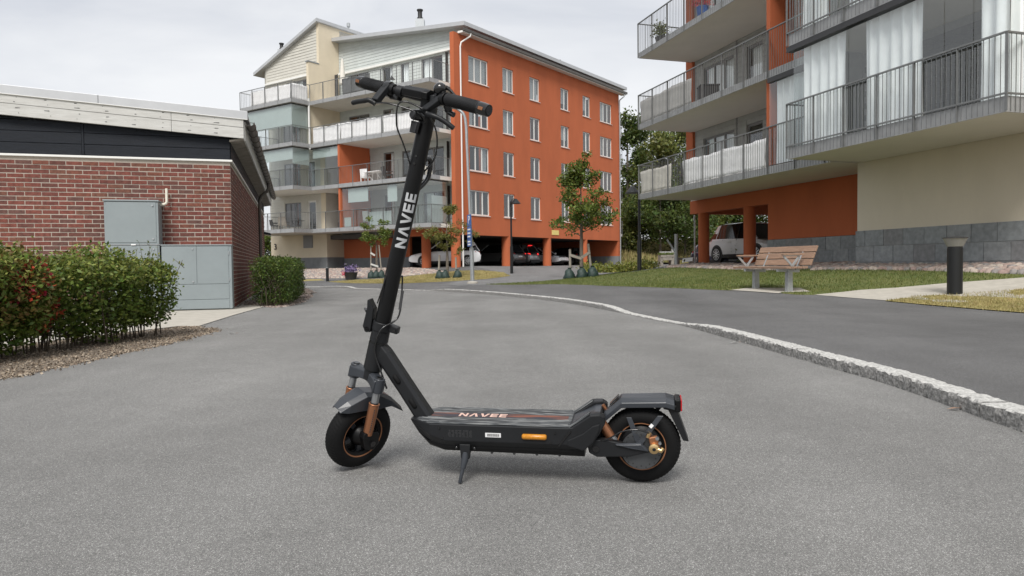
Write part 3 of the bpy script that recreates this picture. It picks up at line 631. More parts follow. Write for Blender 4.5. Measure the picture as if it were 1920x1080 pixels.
# half-round gutter and downpipe
mb = MB(); n = 9; GX, GZ, GR = .345, 3.235, .075
rings = []
for y in (FB-.06, BLEN+.35):
    rings.append([(GX+GR*math.cos(math.pi+math.pi*k/(n-1)), y, GZ+GR*math.sin(math.pi+math.pi*k/(n-1))) for k in range(n)]+[(GX+(GR-.006)*math.cos(2*math.pi-math.pi*k/(n-1)), y, GZ+(GR-.006)*math.sin(2*math.pi-math.pi*k/(n-1))) for k in range(n)])
mb.loft(rings); mb.build('gutter', 'gutter_dark', brickb, smooth=40)
br = MB()
for y in np.arange(.3, BLEN, .6): br.torus((GX,y,GZ),(0,1,0),GR+.004,.006,20,5)
o = br.build('gutter_brackets', 'gutter_dark', brickb, smooth=40)
yp = 8.6
MB().tube([(GX,yp,GZ-.06),(GX,yp,3.02),(GX-.05,yp,2.93),(.14,yp,2.80),(.09,yp,2.68),(.085,yp,2.5),(.085,yp,.05)], .045, 12).build('downpipe', 'gutter_dark', brickb, smooth=50)
# small lean-to roof end seen past the side wall
MB().hexa([(-.5,BLEN-.4,2.0),(.22,BLEN-.4,1.86),(.22,BLEN+.3,1.86),(-.5,BLEN+.3,2.0),(-.5,BLEN-.4,2.08),(.22,BLEN-.4,1.92),(.22,BLEN+.3,1.92),(-.5,BLEN+.3,2.08)]).build('porch_roof', 'navy_board', brickb)
# ------------------------------------------------------------------ electrical cabinets and vent pipe
def at_c(x, y, z=0): return CM @ Vector((x, y, z))
cab = thing('electrical_cabinet', 'tall grey steel cabinet in two tiers on the brick wall', 'cabinet', mat4=CM @ Matrix.Translation((-1.5,-.18,.02)))
MB().box((-.40,-.17,.03),(.40,.17,1.09)).build('lower_case', 'cabinet_grey', cab, bevel=.006)
MB().box((-.405,-.17,1.10),(.395,.17,1.805)).build('upper_case', 'cabinet_grey', cab, bevel=.006)
MB().box((-.42,-.19,1.806),(.41,.18,1.83)).build('lid', 'cabinet_grey', cab, bevel=.005)
MB().box((-.41,-.18,1.088),(.405,.175,1.103)).build('joint_strip', 'zinc', cab)
d = MB().box((-.37,-.178,1.13),(.36,-.17,1.79)).build('door', 'cabinet_grey', cab, bevel=.003)
for z in (1.19,1.74): MB().cyl((.31,-.19,z),(.31,-.178,z),.016,n=10).build('lock', 'galvanised', d)
d = MB().box((-.375,-.178,.30),(.37,-.17,1.075)).build('door', 'cabinet_grey', cab, bevel=.003); MB().cyl((.31,-.19,1.02),(.31,-.178,1.02),.016,n=10).build('lock', 'galvanised', d)
MB().box((-.02,-.192,1.085),(.05,-.181,1.105)).build('label', 'sign_white', cab)
cab2 = thing('electrical_cabinet', 'wide low grey steel cabinet with two doors at the brick corner', 'cabinet', mat4=CM @ Matrix.Translation((-.53,-.18,.02)))
MB().box((-.545,-.17,.0),(.54,.17,1.075)).build('case', 'cabinet_grey', cab2, bevel=.006)
MB().box((-.555,-.185,1.076),(.55,.175,1.095)).build('lid', 'cabinet_grey', cab2, bevel=.004)
d = MB().box((-.535,-.178,.43),(-.012,-.17,1.06)).build('door', 'cabinet_grey', cab2, bevel=.003)
for z in (.47,1.02): MB().cyl((-.07,-.19,z),(-.07,-.178,z),.014,n=10).build('lock', 'galvanised', d)
d = MB().box((.0,-.178,.43),(.49,-.17,1.06)).build('door', 'cabinet_grey', cab2, bevel=.003)
for z in (.5,.95): MB().box((.492,-.182,z-.03),(.502,-.168,z+.03)).build('hinge', 'galvanised', d)
MB().box((-.535,-.178,.17),(.49,-.17,.418)).build('lower_panel', 'cabinet_grey', cab2, bevel=.003)
MB().box((-.535,-.178,.01),(.49,-.17,.158)).build('base_panel', 'cabinet_grey', cab2, bevel=.003)
vp = thing('vent_pipe', 'short white plastic vent pipe bent up beside the tall cabinet', 'pipe', mat4=CM @ Matrix.Translation((-1.09,-.1,1.80)))
MB().tube([(-.03,0,0),(.04,0,0),(.07,0,.02),(.08,0,.05),(.08,0,.27)], .022, 12).build('pipe', 'plastic_white', vp, smooth=50)
# ------------------------------------------------------------------ hedges
def hedge(name, label, spine, width, height, n, leafs, seed=1, gaps=True, leaf=.042, ragged=.10, shear=False):
    spine = np.array(spine, float); L = np.concatenate([[0], np.cumsum(np.hypot(*(spine[1:]-spine[:-1]).T))]); tot = L[-1]
    o = thing(name, label, 'hedge', (spine[0][0], spine[0][1], 0))
    r = np.random.default_rng(seed)
    def at(t): return np.stack([np.interp(t, L, spine[:,0]), np.interp(t, L, spine[:,1])],1)
    d = np.gradient(spine, axis=0); d /= np.linalg.norm(d,axis=1)[:,None]
    def pts(m):
        t = r.uniform(0, tot, m); a = r.uniform(0, 2*np.pi, m); k = r.uniform(0, 1, m)**.42
        if shear: xw = np.clip(np.cos(a)*1.25,-1,1)*k; zz = np.clip(np.sin(a)*1.25,-1,1)*k
        else: xw = np.sign(np.cos(a))*np.abs(np.cos(a))**.8*k; zz = np.sign(np.sin(a))*np.abs(np.sin(a))**.85*k
        bush = .80+.16*np.sin(t*5.1+seed)+.10*np.sin(t*11.3+2*seed)
        hh = height*(.5+.5*zz*(1 if shear else bush+.12)); p = at(t); dd = np.stack([np.interp(t, L, d[:,0]), np.interp(t, L, d[:,1])],1); nn = np.stack([dd[:,1], -dd[:,0]],1)
        prof = (1.0 if shear else .68+.42*np.clip(hh/height,0,1)); p = p+nn*(xw*width*.5*prof*(1 if shear else bush+.2))[:,None]
        P = np.stack([p[:,0], p[:,1], np.array(gnp(p[:,0],p[:,1]))+.04+hh],1)+r.normal(0, .018, (m,3))
        return P, t/tot, hh/height, xw
    # twigs
    mb = MB()
    for k in range(int(tot*26)):
        t = r.uniform(0, tot, 1); b = at(t)[0]+r.normal(0, width*.12, 2); z0 = g(*b)
        tip = np.array([b[0]+r.normal(0,.16), b[1]+r.normal(0,.16), z0+height*r.uniform(.55,1.0)])
        mid = np.array([b[0]+r.normal(0,.03), b[1]+r.normal(0,.03), z0+height*.35])
        mb.tube([(b[0],b[1],z0-.02), mid, tip], [.008,.006,.002], 5, cap=False)
    tw = mb.build('stems', 'twig', o, world=True); tw['kind'] = 'stuff'
    mi = WM[o.name].inverted(); loc = np.array(mi.translation)
    for nm, mt, frac, sel, sz in leafs:
        P, t, h, xw = pts(int(n*frac*2.5)); k = sel(P, t, h, r); P = P[k][:int(n*frac)]
        if len(P): ob = leaf_mesh(nm, P+loc, sz, mt, o); ob['kind'] = 'stuff'
    # upright shoots on top
    return o
nlo = lambda P: np.sin(P[:,1]*4.1+P[:,2]*5.3)+np.sin(P[:,1]*9.7-P[:,2]*7.1+1.3)
dens = lambda P, t, h, r: r.uniform(0,1,len(P)) < np.where(h < .16, .75+.3*np.sin(P[:,1]*6), 1)
hd = hedge('hedge', 'loose green hedge with red and bronze leaves by the road edge', [(-4.42,3.4),(-4.30,4.6),(-4.18,6.0),(-4.00,7.0),(-3.86,7.65)], .80, .84, 60000,
      [('leaves','hedge_leaf',.62, lambda P,t,h,r: dens(P,t,h,r) & (r.uniform(0,1,len(P)) < 1.15-.35*(h>.8)), .046),
       ('tip_leaves','hedge_tip',.27, lambda P,t,h,r: h>.66, .042),
       ('bronze_leaves','hedge_bronze',.24, lambda P,t,h,r: (P[:,1] < 6.1)&(nlo(P)>-.35)&(h>.25), .046),
       ('red_leaves','hedge_red',.20, lambda P,t,h,r: (P[:,1] < 6.1)&(nlo(P)>.9)&(h<.9), .05)], 3)
# shoots rising from the top
sh = MB(); SP_ = []
for k in range(130):
    t = random.random(); y = 3.5+t*4.05; x = np.interp(y, [3.4,4.6,6.0,7.0,7.55], [-4.42,-4.30,-4.18,-4.02,-3.9])+random.gauss(0,.2); z0 = .66+random.random()*.12; hgt = random.uniform(.08,.27)
    tip = (x+random.gauss(0,.05), y+random.gauss(0,.05), z0+hgt); sh.tube([(x,y,z0),tip],[.003,.0012],4,cap=False)
    for j in range(9): q = random.random(); SP_.append((x+(tip[0]-x)*q, y+(tip[1]-y)*q, z0+hgt*q))
o = sh.build('shoots', 'twig', hd, world=True); o['kind'] = 'stuff'
o = leaf_mesh('shoot_leaves', np.array(SP_)+np.array(WM[hd.name].inverted().translation), .040, 'hedge_tip', hd, aspect=.42, upbias=.5); o['kind'] = 'stuff'
hedge('hedge', 'clipped dark green box-shaped hedge along the brick side wall', [(-4.38,12.8),(-4.60,14.0),(-4.98,15.5),(-5.3,16.8)], .72, .86, 26000,
      [('leaves','box_leaf',.82, lambda P,t,h,r: h>.02, .042), ('tip_leaves','hedge_leaf',.18, lambda P,t,h,r: h>.55, .04)], 5, shear=True)
# ------------------------------------------------------------------ building kit
class Frame:      # maps (along, depth, z) of a facade to world
    def __init__(s, fn): s.fn = fn
    def __call__(s, a, b, z): return s.fn(a, b, z)
FB_ = Frame(lambda d, n, z: BP(d, n, z)); FA_ = Frame(lambda s_, t, z: AP(s_, t, z))
def fbox(mb, fr, a0, a1, b0, b1, z0, z1):
    return mb.hexa([fr(a0,b0,z0),fr(a1,b0,z0),fr(a1,b1,z0),fr(a0,b1,z0),fr(a0,b0,z1),fr(a1,b0,z1),fr(a1,b1,z1),fr(a0,b1,z1)])
def wall_holes(mb, P, a0, a1, z0, z1, holes, thick):
    """P(a, depth, z); openings = (a0,a1,z0,z1); reveals as deep as thick"""
    As = sorted(set([a0,a1]+[h[i] for h in holes for i in (0,1)])); Zs = sorted(set([z0,z1]+[h[i] for h in holes for i in (2,3)]))
    for i in range(len(As)-1):
        for j in range(len(Zs)-1):
            ca, cz = (As[i]+As[i+1])/2, (Zs[j]+Zs[j+1])/2
            if any(h[0] < ca < h[1] and h[2] < cz < h[3] for h in holes): continue
            mb.add([P(As[i],0,Zs[j]),P(As[i+1],0,Zs[j]),P(As[i+1],0,Zs[j+1]),P(As[i],0,Zs[j+1])], [(0,1,2,3)])
    for h in holes:
        c = [(h[0],h[2]),(h[1],h[2]),(h[1],h[3]),(h[0],h[3])]
        for k in range(4): p, q = c[k], c[(k+1)%4]; mb.add([P(p[0],0,p[1]),P(q[0],0,q[1]),P(q[0],thick,q[1]),P(p[0],thick,p[1])], [(0,1,2,3)])
    return mb
def siding(P, a0, a1, z0, z1, pitch, holes, top=None, lap=.012, each=None):
    """lap boards; each -> callback per board (separate objects), else one joined mesh"""
    mb = MB(); z = z0
    while z < z1-.02:
        zt = min(z+pitch-.008, z1); b = MB() if each else mb
        cuts = [(h[0],h[1]) for h in holes if h[2] < zt and h[3] > z]; segs = [(a0,a1)]
        for c0, c1 in cuts:
            segs = [q for s_ in segs for q in ((s_[0], min(s_[1],c0)), (max(s_[0],c1), s_[1])) if q[1]-q[0] > .02]
        for s0, s1 in segs:
            if top:      # sloped top edge: clip board where the roof passes under it
                n_ = max(1, int((s1-s0)/.25)); xs_ = [s0+(s1-s0)*k/n_ for k in range(n_+1)]; ok = [x for x in xs_ if top(x) > z+.01]
                if len(ok) < 2: continue
                s0c, s1c = min(ok), max(ok)
                h0, h1 = min(zt, top(s0c)), min(zt, top(s1c))
            else: s0c, s1c, h0, h1 = s0, s1, zt, zt
            if each: b = MB()
            b.hexa([P(s0c,-lap,z),P(s1c,-lap,z),P(s1c,.01,z),P(s0c,.01,z),P(s0c,-.002,h0),P(s1c,-.002,h1),P(s1c,.01,h1),P(s0c,.01,h0)])
            if each: each(b)
        z += pitch
    return mb
def window(parent, P, a0, a1, z0, z1, depth, lights, fmat='frame_white', gmat='window_glass', sill=True, curtain=None, fw=.06, room=True, blind=None):
    """window part with pane and sill below it in the tree; P(a, depth, z) with depth into the wall"""
    mb = MB(); y0, y1 = depth-.03, depth+.03
    def bx(p, q, r_, s_): mb.hexa([P(p,y0,r_),P(q,y0,r_),P(q,y1,r_),P(p,y1,r_),P(p,y0,s_),P(q,y0,s_),P(q,y1,s_),P(p,y1,s_)])
    bx(a0, a0+fw, z0, z1); bx(a1-fw, a1, z0, z1); bx(a0+fw, a1-fw, z0, z0+fw); bx(a0+fw, a1-fw, z1-fw, z1)
    for k in range(1, lights): c = a0+(a1-a0)*k/lights; bx(c-fw*.6, c+fw*.6, z0+fw, z1-fw)
    w = mb.build('window', fmat, parent, world=True)
    for k in range(lights):
        c0 = a0+(a1-a0)*k/lights+(fw if k == 0 else fw*.6); c1 = a0+(a1-a0)*(k+1)/lights-(fw if k == lights-1 else fw*.6)
        MB().hexa([P(c0,depth-.006,z0+fw),P(c1,depth-.006,z0+fw),P(c1,depth+.004,z0+fw),P(c0,depth+.004,z0+fw),P(c0,depth-.006,z1-fw),P(c1,depth-.006,z1-fw),P(c1,depth+.004,z1-fw),P(c0,depth+.004,z1-fw)]).build('pane', gmat, w, world=True)
    if sill: MB().hexa([P(a0-.05,-.05,z0-.05),P(a1+.05,-.05,z0-.05),P(a1+.05,depth,z0-.02),P(a0-.05,depth,z0-.02),P(a0-.05,-.05,z0-.025),P(a1+.05,-.05,z0-.025),P(a1+.05,depth,z0+.004),P(a0-.05,depth,z0+.004)]).build('sill', 'frame_white', w, world=True)
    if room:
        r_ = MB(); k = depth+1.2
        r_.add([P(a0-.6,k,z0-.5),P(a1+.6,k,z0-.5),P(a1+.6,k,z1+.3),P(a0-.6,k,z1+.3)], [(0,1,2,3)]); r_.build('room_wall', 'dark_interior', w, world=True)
    if curtain:
        for f0, f1, zt in curtain:
            wavy(w, P, a0+(a1-a0)*f0, a0+(a1-a0)*f1, z0+.03+(z1-z0)*zt, z1-.03, depth+.12)
    return w
def wavy(parent, P, a0, a1, z0, z1, depth, m='curtain', amp=.035, wl=.16, name='curtain'):
    L = a1-a0; n = max(4, int(abs(L)/.03)); ph = random.random()*6
    rows = (0, .5, 1)
    mb = MB(); mb.grid(lambda u, v: P(a0+L*u, depth+amp*math.sin(L*u/wl*6.28+ph+.5*math.sin(L*u*5))*(.55+.45*(1-v))+.01*math.sin(9*u+4*v), z0+(z1-z0)*v), n, 3)
    return mb.build(name, m, parent, world=True, smooth=80)
def railing(parent, line, z0, ztop, zband, post_at, gap, bw, pmat='rail_grey', ext=0, band='zinc_band', bandh=None, bottom=None):
    """line: world XY points; balusters run from slab underside to the rail; posts are parts of their own"""
    L = [np.array(p[:2], float) for p in line]; bal = MB(); rail = MB(); bandm = MB()
    for i in range(len(L)-1):
        a, b = L[i], L[i+1]; ln = np.linalg.norm(b-a); d = (b-a)/ln; n = int(ln/gap)
        rail.bar((*a, ztop), (*b, ztop), .045, .03)
        if bottom: rail.bar((*a, bottom), (*b, bottom), .03, .03)
        for k in range(n+1):
            p = a+d*ln*k/max(n,1); w = bw/2; q = np.array([-d[1], d[0]])
            A_ = p-d*w-q*w; B_ = p+d*w-q*w; C_ = p+d*w+q*w; D_ = p-d*w+q*w; z1 = ztop-.01
            bal.add([(*A_,z0),(*B_,z0),(*C_,z0),(*D_,z0),(*A_,z1),(*B_,z1),(*C_,z1),(*D_,z1)], [(0,1,5,4),(1,2,6,5),(2,3,7,6),(3,0,4,7)])
        m = max(1, int(round(ln/post_at)))
        for k in range(m+1 if i == len(L)-2 else m):
            p = a+d*ln*k/m; MB().bar((*p,z0-.0), (*p,ztop), .05, .012 if bw > .009 else .03, up=(d[0],d[1],0)).build('post', pmat, parent, world=True)
    rail.build('top_rail', pmat, parent, world=True)
    o = bal.build('balusters', pmat, parent, world=True); o['kind'] = 'stuff'
def slab(parent, poly, z0, z1, name='slab', m='soffit'):
    return MB().prism([(p[0],p[1],z0) for p in poly], (0,0,z1-z0)).build(name, m, parent, world=True)
def band(parent, line, z0, z1, inset, m='zinc_band', name='slab_edge', th=.02):
    mb = MB()
    for i in range(len(line)-1): 
        a = Vector((line[i][0],line[i][1],(z0+z1)/2)); b = Vector((line[i+1][0],line[i+1][1],(z0+z1)/2)); mb.bar(a, b, th, z1-z0)
    return mb.build(name, m, parent, world=True)
def glazing(parent, line, z0, z1, pane, gmat='balcony_glass', frame=True, skip=()):
    """frameless folding panes between a sill track and a head track"""
    L = [np.array(p[:2], float) for p in line]; fr = MB(); c = 0
    for i in range(len(L)-1):
        a, b = L[i], L[i+1]; ln = np.linalg.norm(b-a); d = (b-a)/ln; n = max(1, int(round(ln/pane)))
        fr.bar((*a,z1), (*b,z1), .05, .07); fr.bar((*a,z0), (*b,z0), .05, .04)
        for k in range(n):
            c += 1
            if c-1 in skip: continue
            p = a+d*(ln*k/n+.006); q = a+d*(ln*(k+1)/n-.006); nn = np.array([-d[1],d[0]])*.004
            MB().hexa([(*(p-nn),z0+.02),(*(q-nn),z0+.02),(*(q+nn),z0+.02),(*(p+nn),z0+.02),(*(p-nn),z1-.03),(*(q-nn),z1-.03),(*(q+nn),z1-.03),(*(p+nn),z1-.03)]).build('glass_pane', gmat, parent, world=True)
    fr.build('glazing_track', 'dark_metal', parent, world=True)

# ------------------------------------------------------------------ apartment building on the right
bb = thing('apartment_building', 'grey, beige and orange apartment building with large balconies on the right', 'building', (9.5, 14.5, .5))
NB, NW, NO = 13.8, 15.35, 15.4
fl = [3.2, 5.92, 8.69, 11.45]            # undersides of the balcony slabs
P_beige = lambda a, y, z: BP(a, NB+y, z); P_wall = lambda a, y, z: BP(a, NW+y, z)
mb = MB(); fbox(mb, FB_, 1, 14.85, NB, 22, .3, 14.4); mb.build('beige_block', 'beige_render', bb, world=True)
# plinth of stone slabs
pl = MB(); fbox(pl, FB_, 1, 14.85, NB-.012, NB-.001, .2, 1.465); plinth = pl.build('plinth', 'mortar_grey', bb, world=True)
def slabs(parent, n, d_hi, d_lo, rows, w, shift, skip=None):
    for r, (z0, z1) in enumerate(rows):
        d = d_hi-(.0 if shift == 0 else 0)-0.0; first = w*(.5 if r % 2 == 0 else 1.0); x = d_hi
        while x > d_lo:
            x2 = max(x-first, d_lo); first = w
            mb = MB(); y = random.uniform(-.004,.004); fbox(mb, FB_, x2+.006, x-.006, n-.030+y, n-.010, z0+.006, z1-.006); mb.build('stone_slab', 'slab_stone', parent, world=True)
            x = x2
slabs(plinth, NB, 14.86, 8.2, [(.27,.67),(.67,1.07),(1.07,1.47)], .59, 0)
mb = MB(); fbox(mb, FB_, 14.851, 14.88, NB-.03, NW, .2, 1.46); mb.build('plinth_return', 'plinth_grey', bb, world=True)
# orange ground floor
mb = MB(); fbox(mb, FB_, 14.84, 20.6, NO, NO+.25, 1.45, 3.19); mb.build('orange_wall', 'orange_render', bb, world=True)
pl = MB(); fbox(pl, FB_, 14.84, 20.6, NO-.012, NO+.2, .2, 1.44); plinth2 = pl.build('plinth', 'mortar_grey', bb, world=True)
slabs(plinth2, NO, 20.6, 14.86, [(.25,.66),(.66,1.05),(1.05,1.44)], .62, 0)
mb = MB(); fbox(mb, FB_, 20.6, 25.6, NO, NO+.3, 2.67, 3.19); mb.build('garage_beam', 'orange_render', bb, world=True)
mb = MB(); fbox(mb, FB_, 25.3, 25.6, NO+.301, 22, 2.67, 3.19); mb.build('garage_beam', 'orange_render', bb, world=True)
mb = MB(); fbox(mb, FB_, 20.3, 20.6, NO+.26, 22, .3, 3.18); mb.build('garage_end_wall', 'orange_render', bb, world=True)
mb = MB(); fbox(mb, FB_, 14.86, 25.59, NO+.02, 22, 3.191, 3.40); mb.build('floor_slab', 'soffit', bb, world=True)
for d in (24.9, 21.9):
    p = BP(d, NO+.2, 0); MB().cyl((p.x,p.y,.3), (p.x,p.y,2.70), .215, n=24).build('column', 'orange_render', bb, world=True, smooth=40)
    p = BP(d, NO+5.6, 0); MB().cyl((p.x,p.y,.3), (p.x,p.y,3.2), .2, n=16).build('column', 'orange_render', bb, world=True, smooth=40)
p = BP(25.35, NO+.06, 0)
MB().tube([(p.x,p.y,2.62),(p.x-.02,p.y,2.5),(p.x+.0,p.y,2.35),(p.x,p.y,.6)], .035, 8).build('downpipe', 'galvanised', bb, world=True, smooth=50)
# upper floors: siding wall with windows behind the left balconies
holes = []
for z in fl[:3]: holes += [(22.45, 24.5, z+.35, z+2.34), (20.8, 21.72, z+.30, z+2.36), (18.2, 19.9, z+.35, z+2.34)]
mb = MB(); wall_holes(mb, P_wall, 14.85, 25.1, 3.4, 14.3, holes, .16); core = mb.build('siding_wall', 'grey_siding', bb, world=True)
def bd(b): b.build('siding_board', 'grey_siding', core, world=True)
siding(lambda a,y,z: BP(a, NW-.006+y, z), 16.0, 25.1, 3.42, 9.9, .178, holes, each=bd)
mb = MB(); fbox(mb, FB_, 25.1, 25.6, NW-.12, 22, 3.41, 14.3); mb.build('end_pier', 'orange_render', bb, world=True)
mb = MB(); fbox(mb, FB_, 22.25, 22.33, NW-.03, NW, 3.41, 14.3); mb.build('cover_strip', 'frame_grey', bb, world=True)
for fi, z in enumerate(fl[:3]):
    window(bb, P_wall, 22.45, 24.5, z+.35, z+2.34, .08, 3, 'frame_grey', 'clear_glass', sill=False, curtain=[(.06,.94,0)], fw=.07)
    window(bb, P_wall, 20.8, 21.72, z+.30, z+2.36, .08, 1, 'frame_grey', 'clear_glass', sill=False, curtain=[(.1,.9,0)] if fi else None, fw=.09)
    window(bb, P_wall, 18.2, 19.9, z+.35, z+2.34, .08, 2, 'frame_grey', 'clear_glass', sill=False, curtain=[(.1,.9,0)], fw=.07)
# balconies
NL, NG = 12.93, 11.54
for fi, z in enumerate(fl):
    nm = ['second', 'third', 'fourth', 'top'][fi]
    Lp = [BP(25.2,NW-.13), BP(25.2,NL), BP(14.9,NL)]
    poly = [BP(25.2,NW-.02), BP(25.2,NL+.02), BP(14.86,NL+.02), BP(14.86,NW-.02)]
    sl = slab(bb, [(p.x,p.y) for p in poly], z, z+.22, 'balcony_slab')
    band(sl, Lp, z+.0, z+.205, 0, th=.02)
    if fi < 3: railing(sl, [BP(25.22,NW-.13), BP(25.22,NL-.03), BP(15.0,NL-.03)], z+.01, z+1.33, 0, 1.19, .105, .010)
    # big balcony
    Lg = [BP(14.62,NB-.02), BP(14.62,NG), BP(9.11,NG), BP(9.11,NB-.02)]
    sg = slab(bb, [(p.x,p.y) for p in Lg], z, z+.24, 'balcony_slab')
    Lg2 = [BP(14.63,NB), BP(14.63,NG-.012), BP(9.10,NG-.012), BP(9.10,NB)]
    band(sg, Lg2, z, z+.27, 0, 'zinc_band', th=.016)
    if fi < 3: railing(sg, [BP(14.66,NL+.02), BP(14.66,NG-.045), BP(9.07,NG-.045), BP(9.07,NB-.02)], z+.012, z+1.33, 0, 1.0, .105, .010, bottom=z+.31)
    # corner cut board under the slab edge where both balconies meet
# partition walls with the thin orange post
for i in range(3):
    z = fl[i]; mb = MB(); fbox(mb, FB_, 17.33, 17.50, 13.03, NW-.01, z+.221, fl[i+1]-.001); mb.build('partition', 'orange_render', bb, world=True)
# glazed room at the second floor (big balcony and its left neighbour) and the floor above
z = fl[0]
glazing(bb, [BP(14.55,NL+.03), BP(14.55,NG+.07), BP(9.18,NG+.07), BP(9.18,NB-.03)], z+.26, fl[1]-.05, .60, 'clear_glass')
glazing(bb, [BP(17.3,NL+.05), BP(14.64,NL+.05)], z+.23, fl[1]-.05, .75, 'clear_glass')
mb = MB(); fbox(mb, FB_, 9.05, 14.7, NG-.02, NG+.16, fl[1]-.13, fl[1]-.001); mb.build('glazing_head', 'dark_metal', bb, world=True)
mb = MB(); fbox(mb, FB_, 14.72, 17.32, NL-.01, NL+.14, fl[1]-.14, fl[1]-.001); mb.build('glazing_head', 'dark_metal', bb, world=True)
glazing(bb, [BP(14.55,NL+.03), BP(14.55,NG+.07), BP(9.18,NG+.07), BP(9.18,NB-.03)], fl[1]+.27, fl[2]-.05, .60, 'clear_glass')
mb = MB(); fbox(mb, FB_, 14.70, 14.85, NL+.03, NW, z+.23, 11.4); mb.build('side_wall', 'grey_siding', bb, world=True)
# room behind: dark stone-clad back wall with a glazed door
tl = MB(); fbox(tl, FB_, 9.0, 14.69, NB-.012, NB-.002, z+.25, fl[1]-.01); back = tl.build('clad_wall', 'mortar_grey', bb, world=True)
mat('clad_tile', (.115, .115, .105), .8, var=.25, scale=3)
zz_ = z+.27; r_ = 0
while zz_ < fl[1]-.2:
    x = 14.6-(.0 if r_ % 2 else .25)
    while x > 9.2: mb = MB(); fbox(mb, FB_, max(x-.5,9.1)+.006, x-.006, NB-.03, NB-.012, zz_, zz_+.142); mb.build('wall_tile', 'clad_tile', back, world=True); x -= .5
    zz_ += .15; r_ += 1
P_in = lambda a, y, z: BP(a, NG+.20+y, z)
for a0, a1 in ((14.35,12.95),(12.42,10.95),(9.75,9.22)): wavy(bb, P_in, a0, a1, z+.28, fl[1]-.08, 0, amp=.075, wl=.27)
P_sd = lambda a, y, z: BP(9.22+y, a, z)
wavy(bb, P_sd, NG+.25, NG+1.1, z+.28, fl[1]-.08, 0, amp=.075, wl=.27)
wavy(bb, lambda a,y,z: BP(a, NL+.2+y, z), 17.1, 16.0, z+.28, fl[1]-.1, 0, amp=.075, wl=.27)
for a0, a1 in ((14.3,13.6),(12.9,12.2),(11.4,10.4)): wavy(bb, P_in, a0, a1, fl[1]+.30, fl[2]-.08, 0, amp=.075, wl=.27)
mb = MB(); fbox(mb, FB_, 12.5, 12.85, NG+.9, NG+1.0, z+.27, z+2.2); mb.build('tall_panel', 'dark_metal', bb, world=True)
# roof
mb = MB(); fbox(mb, FB_, .5, 26.2, 12.6, 22.5, 14.4, 14.7); mb.build('roof', 'zinc', bb, world=True)
# ------------------------------------------------------------------ cloths, pots and furniture on these balconies
def cloth(label, a0, a1, n, z0, z1, m, top=0.0, name='privacy_cloth', fr=BP):
    mb = MB(); L = a1-a0; c0 = fr((a0+a1)/2, n, z0); ph = random.random()*6
    o = thing(name, label, 'cloth', c0)
    mb.grid(lambda u, v: fr(a0+L*u, n+.012*math.sin(L*u*9+ph+3*v)+.008*math.sin(L*u*23+5*v)+.006*math.sin(v*14+u*6), z0+(z1-z0)*v+(.02*math.sin(u*abs(L)*3)+.01*math.sin(u*abs(L)*11) if v > .99 else 0)+top*u*v), max(8, int(abs(L)*14)), 8)
    s_ = mb.build('sheet', m, o, world=True, smooth=80); md = s_.modifiers.new('thick', 'SOLIDIFY'); md.thickness = .006
    hem = MB(); hem.tube([fr(a0,n,z0+.01), fr((a0+a1)/2,n,z0+.01), fr(a1,n,z0+.01)], .008, 6); hem.build('hem', m, o, world=True); return o
cloth('cream cloth on the balcony corner left of the white cloths', 25.18, 22.85, NL+.035, fl[0]+.22, fl[0]+1.07, 'cloth_cream')
cloth('long bright white cloth along the second-floor balcony railing', 22.0, 17.45, NL+.035, fl[0]+.22, fl[0]+1.05, 'cloth_white')
cloth('wrinkled grey cloth on the third-floor balcony corner', 25.17, 21.45, NL+.035, fl[1]+.22, fl[1]+1.08, 'cloth_grey', name='privacy_cloth')
cloth('wrinkled grey cloth around the short side of the third-floor balcony', NW-.2, NL+.05, 25.17, fl[1]+.22, fl[1]+1.05, 'cloth_grey', fr=lambda a, b, z: BP(b, a, z))
def pot(label, pos, r, h, m, leaf, n, spread, hgt, ls, name='potted_plant'):
    o = thing(name, label, 'plant', pos)
    MB().lathe([(r*.7,0),(r*.78,.02),(r,h-.03),(r*1.06,h-.03),(r*1.06,h),(r*.9,h)], (0,0,0), (0,0,1), 16).build('pot', m, o, smooth=40)
    P = np.stack([rng.normal(0,spread,n), rng.normal(0,spread,n), h+np.abs(rng.normal(hgt*.5,hgt*.35,n))],1)
    ob = leaf_mesh('foliage', P, ls, leaf, o); ob['kind'] = 'stuff'; return o
pot('dark pot with a greyish bushy plant at the corner of the fourth-floor balcony', BP(24.3,NL+.45,fl[2]+.22), .2, .36, 'dark_metal', 'leaf_olive', 700, .14, .42, .09)
pot('blue pot of red flowers on the fourth-floor balcony', BP(21.25,NL+.35,fl[2]+.22), .2, .42, 'sign_blue', 'flower_red', 500, .14, .36, .08, name='flower_pot')
ch = thing('balcony_box', 'low black storage box behind the third-floor balcony railing', 'box', BP(20.9,NL+.35,fl[1]+.22))
MB().box((-.3,-.25,0),(.3,.25,.42)).build('case', 'car_black', ch, bevel=.01); MB().box((-.32,-.27,.421),(.32,.27,.47)).build('lid', 'car_black', ch, bevel=.01)
ch = thing('balcony_chair', 'dark chair between the cream and white cloths on the second-floor balcony', 'chair', BP(22.45,NL+.5,fl[0]+.22))
MB().box((-.22,-.22,.40),(.22,.22,.45)).build('seat', 'dark_metal', ch, bevel=.01); MB().box((-.22,.18,.46),(.22,.23,.88)).build('backrest', 'dark_metal', ch, bevel=.01)
for x in (-.2,.2):
    for y in (-.2,.2): MB().box((x-.015,y-.015,0),(x+.015,y+.015,.40)).build('leg', 'dark_metal', ch)
sf = thing('balcony_sofa', 'white sofa inside the glazed balcony at the far right', 'sofa', BP(9.9,NB-.5,fl[0]+.25), rz=R(-16.9)+R(90))
